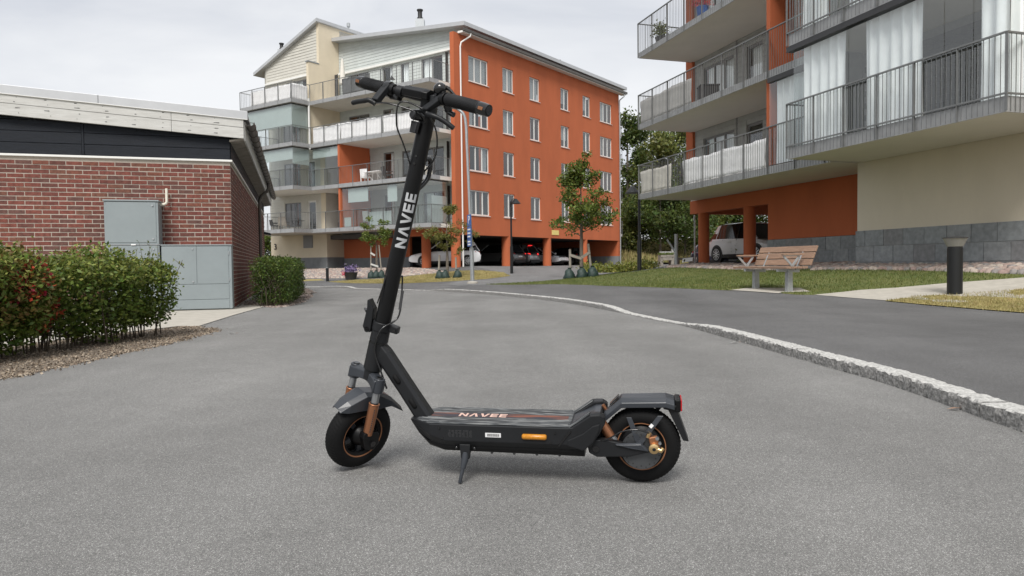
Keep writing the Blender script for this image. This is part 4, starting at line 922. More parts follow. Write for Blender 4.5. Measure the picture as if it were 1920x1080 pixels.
MB().box((-.75,-.35,.15),(.75,.35,.42)).build('seat', 'cloth_white', sf, bevel=.04); MB().box((-.75,.0,.43),(.75,.35,.78)).build('backrest', 'cloth_white', sf, bevel=.04)
for x in (-.82,.70): MB().box((x,-.35,.15),(x+.12,.35,.6)).build('armrest', 'cloth_white', sf, bevel=.03)
for x in (-.7,.65):
    for y in (-.3,.25): MB().box((x,y,0),(x+.05,y+.05,.15)).build('leg', 'dark_metal', sf)
# ------------------------------------------------------------------ orange apartment building in the middle distance
ab = thing('apartment_building', 'five-storey bright orange apartment building with a pale balcony side', 'building', (CA[0], CA[1], .5))
SE, ZT, ZB = 20.75, 14.80, 2.58
cols_ = [(1.35,3.29,3),(4.80,6.0,2),(7.87,9.07,2),(11.8,12.93,2),(14.92,16.05,2),(17.57,19.5,3)]
sills = [3.83, 6.59, 9.36, 12.12]
P_r = lambda a, y, z: AP(a, y, z)
holes = [(c[0],c[1],z,z+1.57) for c in cols_ for z in sills]
mb = MB(); wall_holes(mb, P_r, 0, SE, ZB, ZT, holes, .14); mb.add([AP(0,0,ZB),AP(SE,0,ZB),AP(SE,.3,ZB),AP(0,.3,ZB)],[(0,1,2,3)])
fbox(mb, FA_, SE-.01, SE, .001, 16, .3, ZT); fbox(mb, FA_, 1.2, SE, 16, 16.1, ZB, ZT); mb.build('facade_wall', 'orange_render', ab, world=True)
for ci, (a0, a1, n) in enumerate(cols_):
    for ri, z in enumerate(sills):
        cur = None
        if ri == 3: cur = [(.03,.97,0)] if ci in (0,1,2) else [(.05,.5,0)] if ci == 5 else [(.3,.8,.3)]
        elif ri == 2: cur = [(.05,.95,0)] if ci == 1 else [(.1,.9,.35)] if ci == 3 else [(.05,.3,0)]
        elif (ci+ri) % 3 == 0: cur = [(.03,.22,0)]
        elif (ci*2+ri) % 5 == 1: cur = [(.78,.97,0)]
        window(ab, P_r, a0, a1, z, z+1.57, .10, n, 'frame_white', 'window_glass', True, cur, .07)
# eaves, gutter, downpipes
mb = MB(); fbox(mb, FA_, .4, SE+.5, -.42, .02, ZT-.02, ZT+.10); mb.build('eaves_soffit', 'white_paint', ab, world=True)
mb = MB(); fbox(mb, FA_, .35, SE+.55, -.52, -.40, ZT+.05, ZT+.22); mb.build('gutter', 'gutter_dark', ab, world=True)
def pipe_a(pts, m='frame_white', r=.05): MB().tube([AP(*p) for p in pts], r, 8).build('downpipe', m, ab, world=True, smooth=50)
pipe_a([(1.05,-.46,ZT+.05),(1.0,-.46,ZT-.15),(.55,-.12,ZT-.55),(.5,-.09,ZT-.8),(.5,-.09,.6)])
pipe_a([(SE+.2,-.46,ZT+.05),(SE+.1,-.42,ZT-.2),(SE-.05,-.10,ZT-.5),(SE-.05,-.09,ZT-.8),(SE-.05,-.09,.6)], 'galvanised')
# garage: columns, end wall, ceiling, inner walls
for a0, a1 in ((5.06,5.72),(9.92,10.6),(15.05,15.7)):
    mb = MB(); p = AP((a0+a1)/2, .3, 0); mb.cyl((p.x,p.y,.3), (p.x,p.y,ZB+.05), .31, n=20); mb.build('column', 'orange_render', ab, world=True, smooth=40)
for (s_, t_) in ((.31,.31),(.31,2.7)):
    p = AP(s_, t_, 0); MB().cyl((p.x,p.y,.3), (p.x,p.y,ZB+.05), .30, n=20).build('column', 'orange_render', ab, world=True, smooth=40)
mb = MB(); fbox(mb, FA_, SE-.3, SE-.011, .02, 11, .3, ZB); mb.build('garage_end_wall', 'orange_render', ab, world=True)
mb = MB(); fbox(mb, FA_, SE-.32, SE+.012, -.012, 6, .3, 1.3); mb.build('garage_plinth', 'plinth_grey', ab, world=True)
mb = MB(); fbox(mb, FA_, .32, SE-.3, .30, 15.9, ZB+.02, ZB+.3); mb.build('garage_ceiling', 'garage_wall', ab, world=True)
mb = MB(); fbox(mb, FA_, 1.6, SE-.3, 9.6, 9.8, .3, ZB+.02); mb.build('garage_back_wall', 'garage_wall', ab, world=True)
# left (balcony) side: ground floor
mb = MB(); fbox(mb, FA_, 0, .3, .0, 5.2, ZB-.02, 3.0); mb.build('garage_beam', 'orange_render', ab, world=True)
mb = MB(); fbox(mb, FA_, 1.5, 1.7, 5.2, 11.5, 1.28, 3.0); mb.build('orange_ground_wall', 'orange_render', ab, world=True)
mb = MB(); fbox(mb, FA_, 1.47, 1.7, 5.2, 11.5, .3, 1.279); mb.build('plinth', 'plinth_grey', ab, world=True)
mb = MB(); fbox(mb, FA_, 0, 6, 11.5, 17.6, 1.36, 3.0); mb.build('cream_ground_wall', 'cream_render', ab, world=True)
mb = MB(); fbox(mb, FA_, -.02, 6, 11.48, 17.62, .25, 1.359); mb.build('plinth', 'plinth_grey', ab, world=True)
mb = MB(); fbox(mb, FA_, -.03, 0, 12.95, 13.95, 2.05, 2.95); fbox(mb, FA_, -.045, -.03, 13.0, 13.9, 2.1, 2.9); mb.build('vent_grille', 'frame_grey', ab, world=True)
Mt = Matrix.Translation(AP(-.05, 17.05, 2.2)) @ Matrix(((-VA[0], 0, -UA[0], 0), (-VA[1], 0, -UA[1], 0), (0, 1, 0, 0), (0,0,0,1)))
place_text('house_number', '3', .62, Mt, 'car_black', ab, .02)
Mt = Matrix.Translation(AP(10.9, -.03, 2.98)) @ Matrix(((UA[0], 0, -VA[0], 0), (UA[1], 0, -VA[1], 0), (0, 1, 0, 0), (0,0,0,1)))
mb = MB(); fbox(mb, FA_, 10.45, 11.35, -.03, -.001, 2.82, 3.16); mb.build('name_plate', 'sign_yellow', ab, world=True)
# corner pier, upper walls
mb = MB(); fbox(mb, FA_, 0, 1.02, .002, .30, 3.0, ZT); mb.build('corner_pier', 'orange_render', ab, world=True)
SW = 1.02
P_sw = lambda a, y, z: AP(SW+y, a, z)            # right siding wall (a along t)
sl_ = [3.0, 5.85, 8.70, 11.55]
def rtop(t): return 15.20+(t+.3)*.098              # underside of right roof
h2 = []
for z in sl_: h2 += [(1.75,3.5,z+.3,z+2.4),(4.55,5.3,z+.3,z+2.4),(6.0,6.95,z+.25,z+2.45),(8.2,10.2,z+1.0,z+2.4)]
mb = MB(); wall_holes(mb, P_sw, .3, 11.1, 2.9, 14.9, h2, .12); mb.hexa([AP(SW,.3,14.9),AP(SW,11.1,14.9),AP(SW+.1,11.1,14.9),AP(SW+.1,.3,14.9),AP(SW,.3,rtop(.3)),AP(SW,11.1,rtop(11.1)),AP(SW+.1,11.1,rtop(11.1)),AP(SW+.1,.3,rtop(.3))])
mb.build('siding_base', 'pale_siding', ab, world=True)
o = siding(lambda a,y,z: AP(SW-.006+y, a, z), .32, 11.08, 3.2, 16.3, .20, h2, top=rtop, lap=.02).build('siding_boards', 'pale_siding', ab, world=True); o['kind'] = 'stuff'
for fi, z in enumerate(sl_):
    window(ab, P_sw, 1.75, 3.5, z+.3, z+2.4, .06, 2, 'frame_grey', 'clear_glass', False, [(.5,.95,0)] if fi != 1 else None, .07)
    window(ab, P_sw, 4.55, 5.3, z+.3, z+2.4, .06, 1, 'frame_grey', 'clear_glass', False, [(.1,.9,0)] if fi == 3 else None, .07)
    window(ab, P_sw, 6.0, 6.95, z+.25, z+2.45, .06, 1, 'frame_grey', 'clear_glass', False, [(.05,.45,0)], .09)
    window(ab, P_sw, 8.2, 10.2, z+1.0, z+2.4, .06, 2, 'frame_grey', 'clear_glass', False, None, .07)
mb = MB(); mb.bar(AP(SW-.12,.5,14.12), AP(SW-.12,11.0,14.12), .16, .13); mb.build('awning_box', 'white_paint', ab, world=True)
# left volume
TL = 11.1
mb = MB(); fbox(mb, FA_, -1.58, SW, TL, TL+.22, 8.92, 14.5); mb.build('cream_divider', 'cream_render', ab, world=True)
mb = MB(); fbox(mb, FA_, -1.66, -.72, TL-.03, TL+.25, 14.5, 14.58); mb.build('parapet_cap', 'zinc', ab, world=True)
def ltop(t): return 17.30-(t-TL)*.376
mb = MB(); mb.prism([AP(-.70,TL,14.48),AP(-.70,TL+.0,17.3),AP(6,TL,17.3),AP(6,TL,14.48)], (VA[0]*.22,VA[1]*.22,-.02)); mb.build('cream_side_wall', 'cream_render', ab, world=True)
h3 = [(12.4,14.6,11.75,13.75),(11.35,11.95,12.3,13.75)]
P_lw = lambda a, y, z: AP(-.65+y, a, z)
mb = MB(); wall_holes(mb, P_lw, 11.3, 17.0, 11.55, 14.3, h3, .12); mb.add([AP(-.65,11.3,14.3),AP(-.65,17.0,14.3),AP(-.65,17.0,ltop(17.0)),AP(-.65,11.3,ltop(11.3))],[(0,1,2,3)]); fbox(mb, FA_, -.65, 6, 16.9, 17.0, 11.55, ltop(17)); mb.build('upper_left_wall', 'white_siding', ab, world=True)
o = siding(lambda a,y,z: AP(-.656+y, a, z), 11.3, 16.7, 11.8, 17.2, .2, h3, top=ltop, lap=.02).build('siding_boards', 'white_siding', ab, world=True); o['kind'] = 'stuff'
mb = MB(); mb.bar(AP(-.75,11.35,13.95), AP(-.75,16.8,13.95), .14, .12); mb.build('awning_box', 'white_paint', ab, world=True)
window(ab, P_lw, 12.4, 14.6, 11.75, 13.75, .06, 2, 'frame_grey', 'clear_glass', False, [(.3,.7,0)], .07)
window(ab, P_lw, 11.35, 11.95, 12.3, 13.75, .06, 1, 'frame_grey', 'clear_glass', False, None, .06)
h4 = [(14.1,15.9,z+.6,z+2.35) for z in sl_[:3]]+[(12.5,13.4,z+.25,z+2.4) for z in sl_[:3]]
P_l0 = lambda a, y, z: AP(y, a, z)
mb = MB(); wall_holes(mb, P_l0, 11.5, 17.6, 3.0, 11.56, h4, .12); fbox(mb, FA_, .01, SW+.6, 11.5, 11.7, 3.0, 11.55); fbox(mb, FA_, 0, 6, 17.5, 17.6, 3.0, 11.55); mb.build('left_wall', 'white_siding', ab, world=True)
o = siding(lambda a,y,z: AP(-.006+y, a, z), 12.0, 17.55, 3.25, 8.6, .2, h4, lap=.02).build('siding_boards', 'white_siding', ab, world=True); o['kind'] = 'stuff'
mb = MB(); fbox(mb, FA_, -.03, .0, 11.5, 11.98, 3.25, 11.55); mb.build('corner_post', 'cream_render', ab, world=True)
for z in sl_[:3]:
    window(ab, P_l0, 14.1, 15.9, z+.6, z+2.35, .06, 3, 'frame_grey', 'clear_glass', False, None, .07)
    window(ab, P_l0, 12.5, 13.4, z+.25, z+2.4, .06, 1, 'frame_white', 'window_glass', False, None, .12)
# roofs
mb = MB(); q = [(.38,-.5),(SE+.5,-.5),(SE+.5,TL-.02),(.38,TL-.02)]
mb.hexa([AP(s_,t_,rtop(t_)) for s_,t_ in q]+[AP(s_,t_,rtop(t_)+.24) for s_,t_ in q]); rf = mb.build('right_roof', 'roof_metal', ab, world=True)
mb = MB(); q = [(-.95,TL-.12),(12,TL-.12),(12,17.9),(-.95,17.9)]
mb.hexa([AP(s_,t_,ltop(t_)) for s_,t_ in q]+[AP(s_,t_,ltop(t_)+.22) for s_,t_ in q]); rl = mb.build('left_roof', 'roof_metal', ab, world=True)
mb = MB(); fbox(mb, FA_, 1.1, 9, TL+.0, TL+.05, 16.4, 17.2); mb.build('clerestory', 'white_paint', ab, world=True)
def stack(px, py_b, py_t, s, t, r, parent, base_w):
    zb = on_plane(px, py_b, CA+UA*s, np.array([VA[1],-VA[0]])); zt = on_plane(px, py_t, CA+UA*s, np.array([VA[1],-VA[0]]))
    x, y = zb.x, zb.y; zm = zb.z+(zt.z-zb.z)*.56
    k = base_w/2; b = MB().box((x-k,y-k,zb.z-1.0),(x+k,y+k,zm)).build('chimney', 'galvanised', parent, world=True)
    MB().lathe([(r,zm),(r,zm+(zt.z-zm)*.2),(r*.75,zm+(zt.z-zm)*.3),(r*.75,zm+(zt.z-zm)*.8),(r*1.05,zt.z-.08),(r*1.05,zt.z)], (x,y,0), (0,0,1), 14).build('chimney_cowl', 'car_black', parent, world=True, smooth=40)
stack(788, 62, 18, 5, 3, .21, rf, .62); stack(528.5, 110, 81, 3, 15, .18, rl, .5)
p = on_plane(653.5, 58, CA+UA*4, np.array([VA[1],-VA[0]])); MB().lathe([(.06,-.8),(.06,.25),(.13,.3),(.13,.55),(.05,.62)], p, (0,0,1), 12).build('roof_vent', 'galvanised', rl, world=True, smooth=40)
MB().box(tuple(AP(13,1.5,rtop(1))), tuple(AP(13,1.5,rtop(1))+Vector((.7,.7,.9)))).build('roof_vent', 'dark_metal', rf, world=True)
# balconies
ZR = 1.35
for fi, z in enumerate(sl_):
    line = [AP(0,.45), AP(-1.65,.45), AP(-1.65,10.95), AP(-3.1,10.95), AP(-3.1,16.4), AP(-.1,16.4)]
    poly = [AP(SW,.32), AP(-1.62,.48), AP(-1.62,10.98), AP(-3.07,10.98), AP(-3.07,16.37), AP(-.02,16.37), AP(-.02,11.45), AP(SW,11.45)]
    s_ = slab(ab, [(p.x,p.y) for p in poly], z, z+.22, 'balcony_slab'); band(s_, line, z, z+.25, 0, th=.03)
    railing(s_, line, z+.0, z+ZR, 0, 1.25, .125, .009)
    if fi == 0:
        glazing(ab, [AP(-.05,.55), AP(-1.5,.55), AP(-1.5,8.2)], z+.26, sl_[1]-.06, .72, 'balcony_glass')
    if fi == 1:
        glazing(ab, [AP(-1.52,8.45), AP(-1.52,11.1), AP(-2.97,11.1), AP(-2.97,16.3)], z+.26, sl_[2]-.06, .72, 'balcony_glass')
    if fi == 2:
        glazing(ab, [AP(-1.52,11.12), AP(-2.97,11.12), AP(-2.97,16.3)], z+.26, sl_[3]-.06, .62, 'balcony_glass')
for z in (sl_[0], sl_[1]):
    mb = MB(); fbox(mb, FA_, -1.6, SW-.01, 8.25, 8.42, z+.221, z+2.849); mb.build('orange_divider', 'orange_render', ab, world=True)
pt = AP(-1.70, 11.0, 0); MB().cyl((pt.x,pt.y,8.6), (pt.x,pt.y,12.0), .07, n=8).build('downpipe', 'white_paint', ab, world=True)
# blinds inside the glazing
def blind(a0, a1, s_, z0, z1): mb = MB(); fbox(mb, FA_, s_, s_+.02, a0, a1, z0, z1); mb.build('roller_blind', 'frost', ab, world=True)
z = sl_[2]; blind(11.2, 16.2, -2.9, z+1.35, z+2.75); mb = MB(); fbox(mb, FA_, -2.9, -1.6, 11.2, 11.22, z+1.3, z+2.75); mb.build('roller_blind', 'frost', ab, world=True)
z = sl_[1]; blind(11.2, 16.2, -2.9, z+2.0, z+2.78); blind(8.6, 11.0, -1.45, z+2.15, z+2.78); mb = MB(); fbox(mb, FA_, -2.9, -1.6, 11.2, 11.22, z+1.7, z+2.75); mb.build('roller_blind', 'frost', ab, world=True)
z = sl_[0]; blind(5.9, 7.7, -1.43, z+1.85, z+2.75); blind(3.4, 4.2, -1.43, z+1.7, z+2.75); blind(3.9, 5.8, -1.43, z+.3, z+1.15); blind(7.5, 8.1, -1.43, z+.3, z+.9)
mb = MB(); fbox(mb, FA_, -1.4, -.1, .62, .64, z+.3, z+1.9); mb.build('roller_blind', 'frost', ab, world=True)
FAc = lambda a, b, z: AP(b, a, z)
for k, (t0, t1, lb) in enumerate(((10.8,8.2,'left part of the pale cloth screen on the orange building third balcony'),(8.15,4.4,'middle part of the pale cloth screen on the orange building third balcony'),(4.35,.55,'right part of the pale cloth screen on the orange building third balcony'))):
    cloth(lb, t0, t1, -1.56, sl_[2]+.26, sl_[2]+ZR-.05, 'cloth_white', fr=FAc)
cloth('white sheet along the top left balcony of the orange building', 15.3, 11.15, -3.02, sl_[3]+.26, sl_[3]+ZR-.12, 'cloth_white', fr=FAc)
cloth('white sheet on the short side of the top left balcony', -3.0, -1.75, 11.05, sl_[3]+.26, sl_[3]+ZR-.1, 'cloth_white', fr=lambda a, b, z: AP(a, b, z))
cloth('dark grey cloth on the top balcony of the orange building', 7.9, 5.4, -1.56, sl_[3]+.26, sl_[3]+ZR-.06, 'rail_grey', fr=FAc)
# far-end balconies
for i, z in enumerate(sl_):
    poly = [AP(SE+.02,.5), AP(SE+1.4,.5), AP(SE+1.4,3.5), AP(SE+.02,3.5)]; s_ = slab(ab, [(p.x,p.y) for p in poly], z, z+.2, 'balcony_slab')
    railing(s_, [AP(SE+.05,.48), AP(SE+1.42,.48), AP(SE+1.42,3.5)], z, z+1.3, 0, 1.2, .12, .012)
# balcony furniture (small in the photo)
def chair(label, pos, rz, m, h=.9, name='balcony_chair', w=.5):
    o = thing(name, label, 'chair', pos, rz)
    MB().box((-w/2,-.25,.40),(w/2,.25,.46)).build('seat', m, o, bevel=.01); MB().hexa([(-w/2,.22,.461),(w/2,.22,.461),(w/2,.27,.461),(-w/2,.27,.461),(-w/2+.03,.32,h),(w/2-.03,.32,h),(w/2-.03,.36,h),(-w/2+.03,.36,h)]).build('backrest', m, o, bevel=.01)
    for x in (-w/2+.03,w/2-.03):
        for y in (-.22,.22): MB().box((x-.02,y-.02,0),(x+.02,y+.02,.40)).build('leg', m, o)
        MB().box((x-.025,-.24,.6),(x+.025,.24,.64)).build('armrest', m, o)
    return o
def table(label, pos, rz, m, w=.8, d=.6, h=.72):
    o = thing('balcony_table', label, 'table', pos, rz); MB().box((-w/2,-d/2,h-.03),(w/2,d/2,h)).build('table_top', m, o, bevel=.006)
    for sx in (-1,1): MB().bar((sx*w*.35,-d*.3,0),(sx*w*.1,d*.1,h-.03),.03,.03).build('leg', m, o); MB().bar((sx*w*.1,-d*.1,0),(sx*w*.35,d*.3,h-.031),.03,.03).build('leg', m, o)
    return o
ra = math.atan2(VA[1], VA[0])
chair('wicker armchair on the first balcony above the house number', AP(-1.4,14.2,sl_[0]+.22), ra+.4, 'grey_wood', 1.0, w=.62)
chair('dark low armchair at the left end of the first balcony above the house number', AP(-1.3,15.3,sl_[0]+.22), ra-.3, 'dark_metal', .85, w=.62)
table('small dark cafe table with crossed legs by the balcony door', AP(-1.1,13.2,sl_[0]+.22), ra, 'dark_metal', .9)
chair('black folding chair beside the orange post on the first balcony', AP(-.6,9.2,sl_[0]+.22), ra+1.2, 'dark_metal', .9)
chair('white cushioned chair on the open second balcony beside its table', AP(-.6,6.9,sl_[1]+.22), ra+.2, 'cloth_white', .95, w=.6)
table('long table with white cloth on the open second balcony', AP(-.7,6.0,sl_[1]+.22), ra, 'cloth_white', 1.4, .8)
chair('dark wire chair right of the table on the open second balcony', AP(-.7,4.9,sl_[1]+.22), ra-.4, 'dark_metal', .95, w=.6)
chair('pale armchair at the right end of the open second balcony', AP(-.7,1.7,sl_[1]+.22), ra-.2, 'cloth_cream', 1.0, w=.65)
chair('grey armchair inside the glazed first balcony', AP(-.7,6.6,sl_[0]+.22), ra, 'cloth_grey', 1.05, w=.6)
um = thing('folded_parasol', 'folded pale grey parasol standing on the top balcony', 'parasol', AP(-.9,8.6,sl_[3]+.22))
MB().cyl((0,0,0),(0,0,2.75),.025,n=8).build('pole', 'galvanised', um); MB().lathe([(.05,.9),(.20,1.0),(.16,1.6),(.09,2.4),(.05,2.65)], (0,0,0),(0,0,1),10).build('canopy', 'cloth_cream', um, smooth=50); MB().lathe([(.25,0),(.25,.06),(.05,.1)],(0,0,0),(0,0,1),12).build('base', 'dark_metal', um)
ln = thing('lantern', 'small black lantern on the top balcony near the orange corner', 'lantern', AP(-1.2,3.9,sl_[3]+.22))
MB().box((-.14,-.14,0),(.14,.14,.04)).build('base', 'dark_metal', ln); MB().box((-.11,-.11,.04),(.11,.11,.5)).build('glass_body', 'clear_glass', ln); MB().lathe([(.2,.5),(.05,.66),(.02,.75)],(0,0,0),(0,0,1),8).build('top', 'dark_metal', ln)
# ------------------------------------------------------------------ electric scooter
_rear = (0.4199, 2.3084); _fd = Vector((-.98207, .18851, 0)); _nd = Vector((-.18851, -.98207, 0)); LEAN = R(5)
_N = _nd*math.cos(LEAN)-Vector((0,0,1))*math.sin(LEAN); _Z = _nd*math.sin(LEAN)+Vector((0,0,1))*math.cos(LEAN)
SM = Matrix(((_fd.x,_N.x,_Z.x,_rear[0]),(_fd.y,_N.y,_Z.y,_rear[1]),(_fd.z,_N.z,_Z.z,0),(0,0,0,1)))      # local: u forward, w towards the camera side, z up
sct = thing('electric_scooter', 'black and copper electric kick scooter on its kickstand on the road', 'scooter', mat4=SM)
DEL = R(56)
AXS = Vector((-.26927, 0, .96307)); FWS = Vector((.96307, 0, .26927)); SDS = Vector((0,1,0)); O_S = Vector((.984, 0, .13))
E_S = SDS*math.cos(DEL)-FWS*math.sin(DEL); Q_S = SDS*math.sin(DEL)+FWS*math.cos(DEL)
def SP(s, q, r): return O_S+E_S*s+Q_S*q+AXS*r               # steered parts: s along the bar, q ahead, r up the stem
def FPt(s, q, r): return O_S+SDS*s+FWS*q+AXS*r              # fixed head tube frame
STM = Matrix(((E_S.x,Q_S.x,AXS.x,O_S.x),(E_S.y,Q_S.y,AXS.y,O_S.y),(E_S.z,Q_S.z,AXS.z,O_S.z),(0,0,0,1)))
def part(mb, name, m, parent=None, smooth=None, bevel=0, segs=2): return mb.build(name, m, parent or sct, smooth=smooth, bevel=bevel, segs=segs)
def sbox(mb, s0, s1, q0, q1, r0, r1): return mb.hexa([SP(s0,q0,r0),SP(s1,q0,r0),SP(s1,q1,r0),SP(s0,q1,r0),SP(s0,q0,r1),SP(s1,q0,r1),SP(s1,q1,r1),SP(s0,q1,r1)])
def lbox(mb, u0, u1, w0, w1, z0, z1): return mb.box((u0,w0,z0),(u1,w1,z1))
def spline(pts, n=8):
    P = [Vector(p) for p in pts]; out_ = []
    for i in range(len(P)-1):
        a = P[max(i-1,0)]; b = P[i]; c = P[i+1]; d = P[min(i+2,len(P)-1)]
        for k in range(n):
            t = k/n; out_.append(.5*((2*b)+(c-a)*t+(2*a-5*b+4*c-d)*t*t+(3*b-a-3*c+d)*t**3))
    out_.append(P[-1]); return out_
# --- letters: N A V E E in unit cells (x along word, y up)
def bar_poly(p, q, w): 
    p = Vector(p); q = Vector(q); d = (q-p).normalized(); n = Vector((-d.y, d.x))*w/2; return [p-n, q-n, q+n, p+n]
def letters():
    w = .25; out_ = []; x = 0
    def Rr(x0,y0,x1,y1): return [(x0,y0),(x1,y0),(x1,y1),(x0,y1)]
    N_ = [Rr(0,0,w,1), Rr(.75,0,1.0,1), [(w,1-.02),(w,.62),(.75,.02),(.75,.38)]]
    A_ = [[(0,0),(.28,0),(.62,1),(.38,1)], [(.80,0),(1.08,0),(.70,1),(.46,1)][0:4]]
    V_ = [[(0,1),(.28,1),(.64,0),(.40,0)], [(.80,1),(1.08,1),(.70,0),(.46,0)]]
    E_ = [Rr(0,0,.85,w*.9), Rr(0,.39,.80,.61), Rr(0,1-w*.9,.85,1), Rr(0,w*.9,w,.39), Rr(0,.61,w,1-w*.9)]
    for L, adv in ((N_,1.2),(A_,1.22),(V_,1.24),(E_,1.05),(E_,.85)):
        out_.append([[(px+x, py) for px, py in pl] for pl in L]); x += adv
    return out_, x
LET, LETW = letters()
def word(parent, name, m, fn, sub=6):
    """fn(x01, y01) -> point; each letter one part"""
    for L in LET:
        mb = MB()
        for pl in L:
            a, b, c, d = [Vector((p[0],p[1])) for p in pl]
            mb.grid(lambda u, v: fn(*(((a*(1-u)+b*u)*(1-v)+(d*(1-u)+c*u)*v))), sub, sub)
        part(mb, name, m, parent)
# --- stem
RS = .0275
stem = part(MB().tube([SP(0,0,.36), SP(0,0,.5), SP(0,0,.9), SP(0,0,1.155)], [RS,RS,RS*.98,RS*.96], 32), 'stem', 'sc_black', smooth=50)
def stem_pt(ang, r, rad): return SP(math.cos(ang)*rad, math.sin(ang)*rad, r)
# direction on the stem that faces the camera
cam_l = SM.inverted() @ Vector((0,0,EYE)); v_ = cam_l-SP(0,0,.77); A_CAM = math.atan2(v_.dot(Q_S), v_.dot(E_S))
r0_, r1_ = .682, .868; LHt = .037
word(stem, 'letter', 'sc_text', lambda x, y: stem_pt(A_CAM-.12+((y-.5)*LHt/RS), r0_+(r1_-r0_)*x/(LETW-.0), RS+.0007))
for r in (.99,.965): part(MB().cyl(stem_pt(A_CAM+.35,r,RS-.002), stem_pt(A_CAM+.35,r,RS+.002), .004, n=8), 'bolt', 'sc_gloss', stem)
# charging hook behind the stem
ba = math.pi*1.5
hk = part(MB().tube(spline([SP(0,-RS+.002,.985), SP(0,-RS-.018,.990), SP(.0,-RS-.027,.968), SP(0,-RS-.029,.93), SP(0,-RS-.016,.905), SP(0,-RS+.002,.885)],4), [.008]*21, 10), 'hook', 'sc_gloss', smooth=50)
# --- clamp, collar, latch, head tube
part(MB().tube([FPt(0,0,.243),FPt(0,0,.34)], [.0325,.0325], 32), 'head_tube', 'sc_grey', smooth=50)
part(MB().tube([FPt(0,0,.341),FPt(0,0,.345)], [.0315,.0315], 32), 'headset_ring', 'sc_gloss', smooth=50)
part(MB().tube([FPt(0,0,.346),FPt(0,0,.383)], [.0325,.0315], 32), 'headset_cup', 'sc_grey', smooth=50)
part(MB().tube([FPt(0,0,.384),FPt(0,0,.415)], [.0335,.0335], 32), 'clamp_collar', 'sc_grey', smooth=50, bevel=.002)
mb = MB(); mb.hexa([FPt(-.014,-.062,.388),FPt(.014,-.062,.388),FPt(.014,-.028,.388),FPt(-.014,-.028,.388),FPt(-.014,-.062,.412),FPt(.014,-.062,.412),FPt(.014,-.028,.415),FPt(-.014,-.028,.415)]); cl = part(mb, 'clamp_lug', 'sc_grey', bevel=.003)
part(MB().cyl(FPt(.013,-.052,.399), FPt(.019,-.052,.399), .006, n=10), 'clamp_bolt', 'sc_gloss', cl)
mb = MB(); Lq = [(.031,.370),(.052,.370),(.062,.386),(.060,.450),(.065,.478),(.060,.482),(.047,.465),(.036,.452),(.032,.40)]
mb.prism([FPt(-.020,q,r) for q,r in Lq], SDS*.040); lt = part(mb, 'latch_lever', 'sc_grey', bevel=.003)
part(MB().tube([FPt(-.014,.060,.438), FPt(0,.072,.441), FPt(.014,.060,.438)], .005, 8), 'latch_tab', 'sc_gloss', lt, smooth=50)
part(MB().cyl(FPt(-.02,.044,.378), FPt(.02,.044,.378), .010, n=14), 'latch_pivot', 'sc_gloss', lt, smooth=50)
# --- fork: crown, two legs
mb = MB(); rings = []
for s in np.linspace(-.079,.079,13):
    e_ = abs(s)/.079; w_ = .024-.004*(1-e_); hb = .200-.014*e_**2 ; ht = .238-.004*e_
    q0 = .018*e_**1.5
    rings.append([SP(s,q0-w_,hb),SP(s,q0+w_,hb),SP(s,q0+w_*1.0,ht-.008),SP(s,q0+w_*.6,ht),SP(s,q0-w_*.6,ht),SP(s,q0-w_,ht-.008)])
crown = part(mb.loft(rings), 'fork_crown', 'sc_gun', smooth=35, bevel=.003)
part(MB().tube([SP(0,0,.205),SP(0,0,.242)], [.026,.027], 24), 'crown_boss', 'sc_grey', crown, smooth=50)
for s in (-.073,.073):
    leg = part(MB().tube([SP(s,.018,.185),SP(s,.018,.236)], [.019,.019], 20), 'leg_clamp', 'sc_gun', crown, smooth=50, bevel=.002)
    part(MB().tube([SP(s,.018,.2365),SP(s,.018,.240)], [.012,.011], 12), 'leg_cap', 'sc_gloss', crown, smooth=50)
    lg = part(MB().tube([SP(s,.018,.135),SP(s,.018,.186)], [.0125,.0125], 20), 'fork_stanchion', 'sc_steel', smooth=50)
    cp = part(MB().tube([SP(s,.018,.030),SP(s,.018,.142)], [.0165,.0175], 24), 'fork_slider', 'sc_copper', smooth=50)
    part(MB().torus(SP(s,.018,.143), AXS, .0165, .0028, 28, 8), 'slider_ring', 'sc_copper', cp, smooth=60)
    part(MB().tube([SP(s,.018,.144),SP(s,.018,.149)], [.0145,.0135], 20), 'wiper_seal', 'sc_gloss', cp, smooth=50)
    sg = 1 if s > 0 else -1
    mb = MB(); mb.prism([SP(s-.016*sg,q,r) for q,r in ((-.018,.040),(.040,.040),(.042,.022),(.022,-.022),(-.012,-.026),(-.030,.0))], E_S*(.030*sg)); dp = part(mb, 'dropout', 'sc_black', bevel=.004)
    part(MB().cyl(SP(s+.013*sg,.0,.0), SP(s+.020*sg,.0,.0), .011, n=6), 'axle_nut', 'sc_gloss', dp)
# printed line on the near slider
mb = MB()
for k in range(11):
    r = .045+k*.0078; ac = A_CAM-.35
    mb.grid(lambda u, v: SP(.073+math.cos(ac+(v-.5)*.22)*.0176, .018+math.sin(ac+(v-.5)*.22)*.0176, r+u*.0052), 1, 2)
o = part(mb, 'slider_lettering', 'sc_print'); o['kind'] = 'stuff'
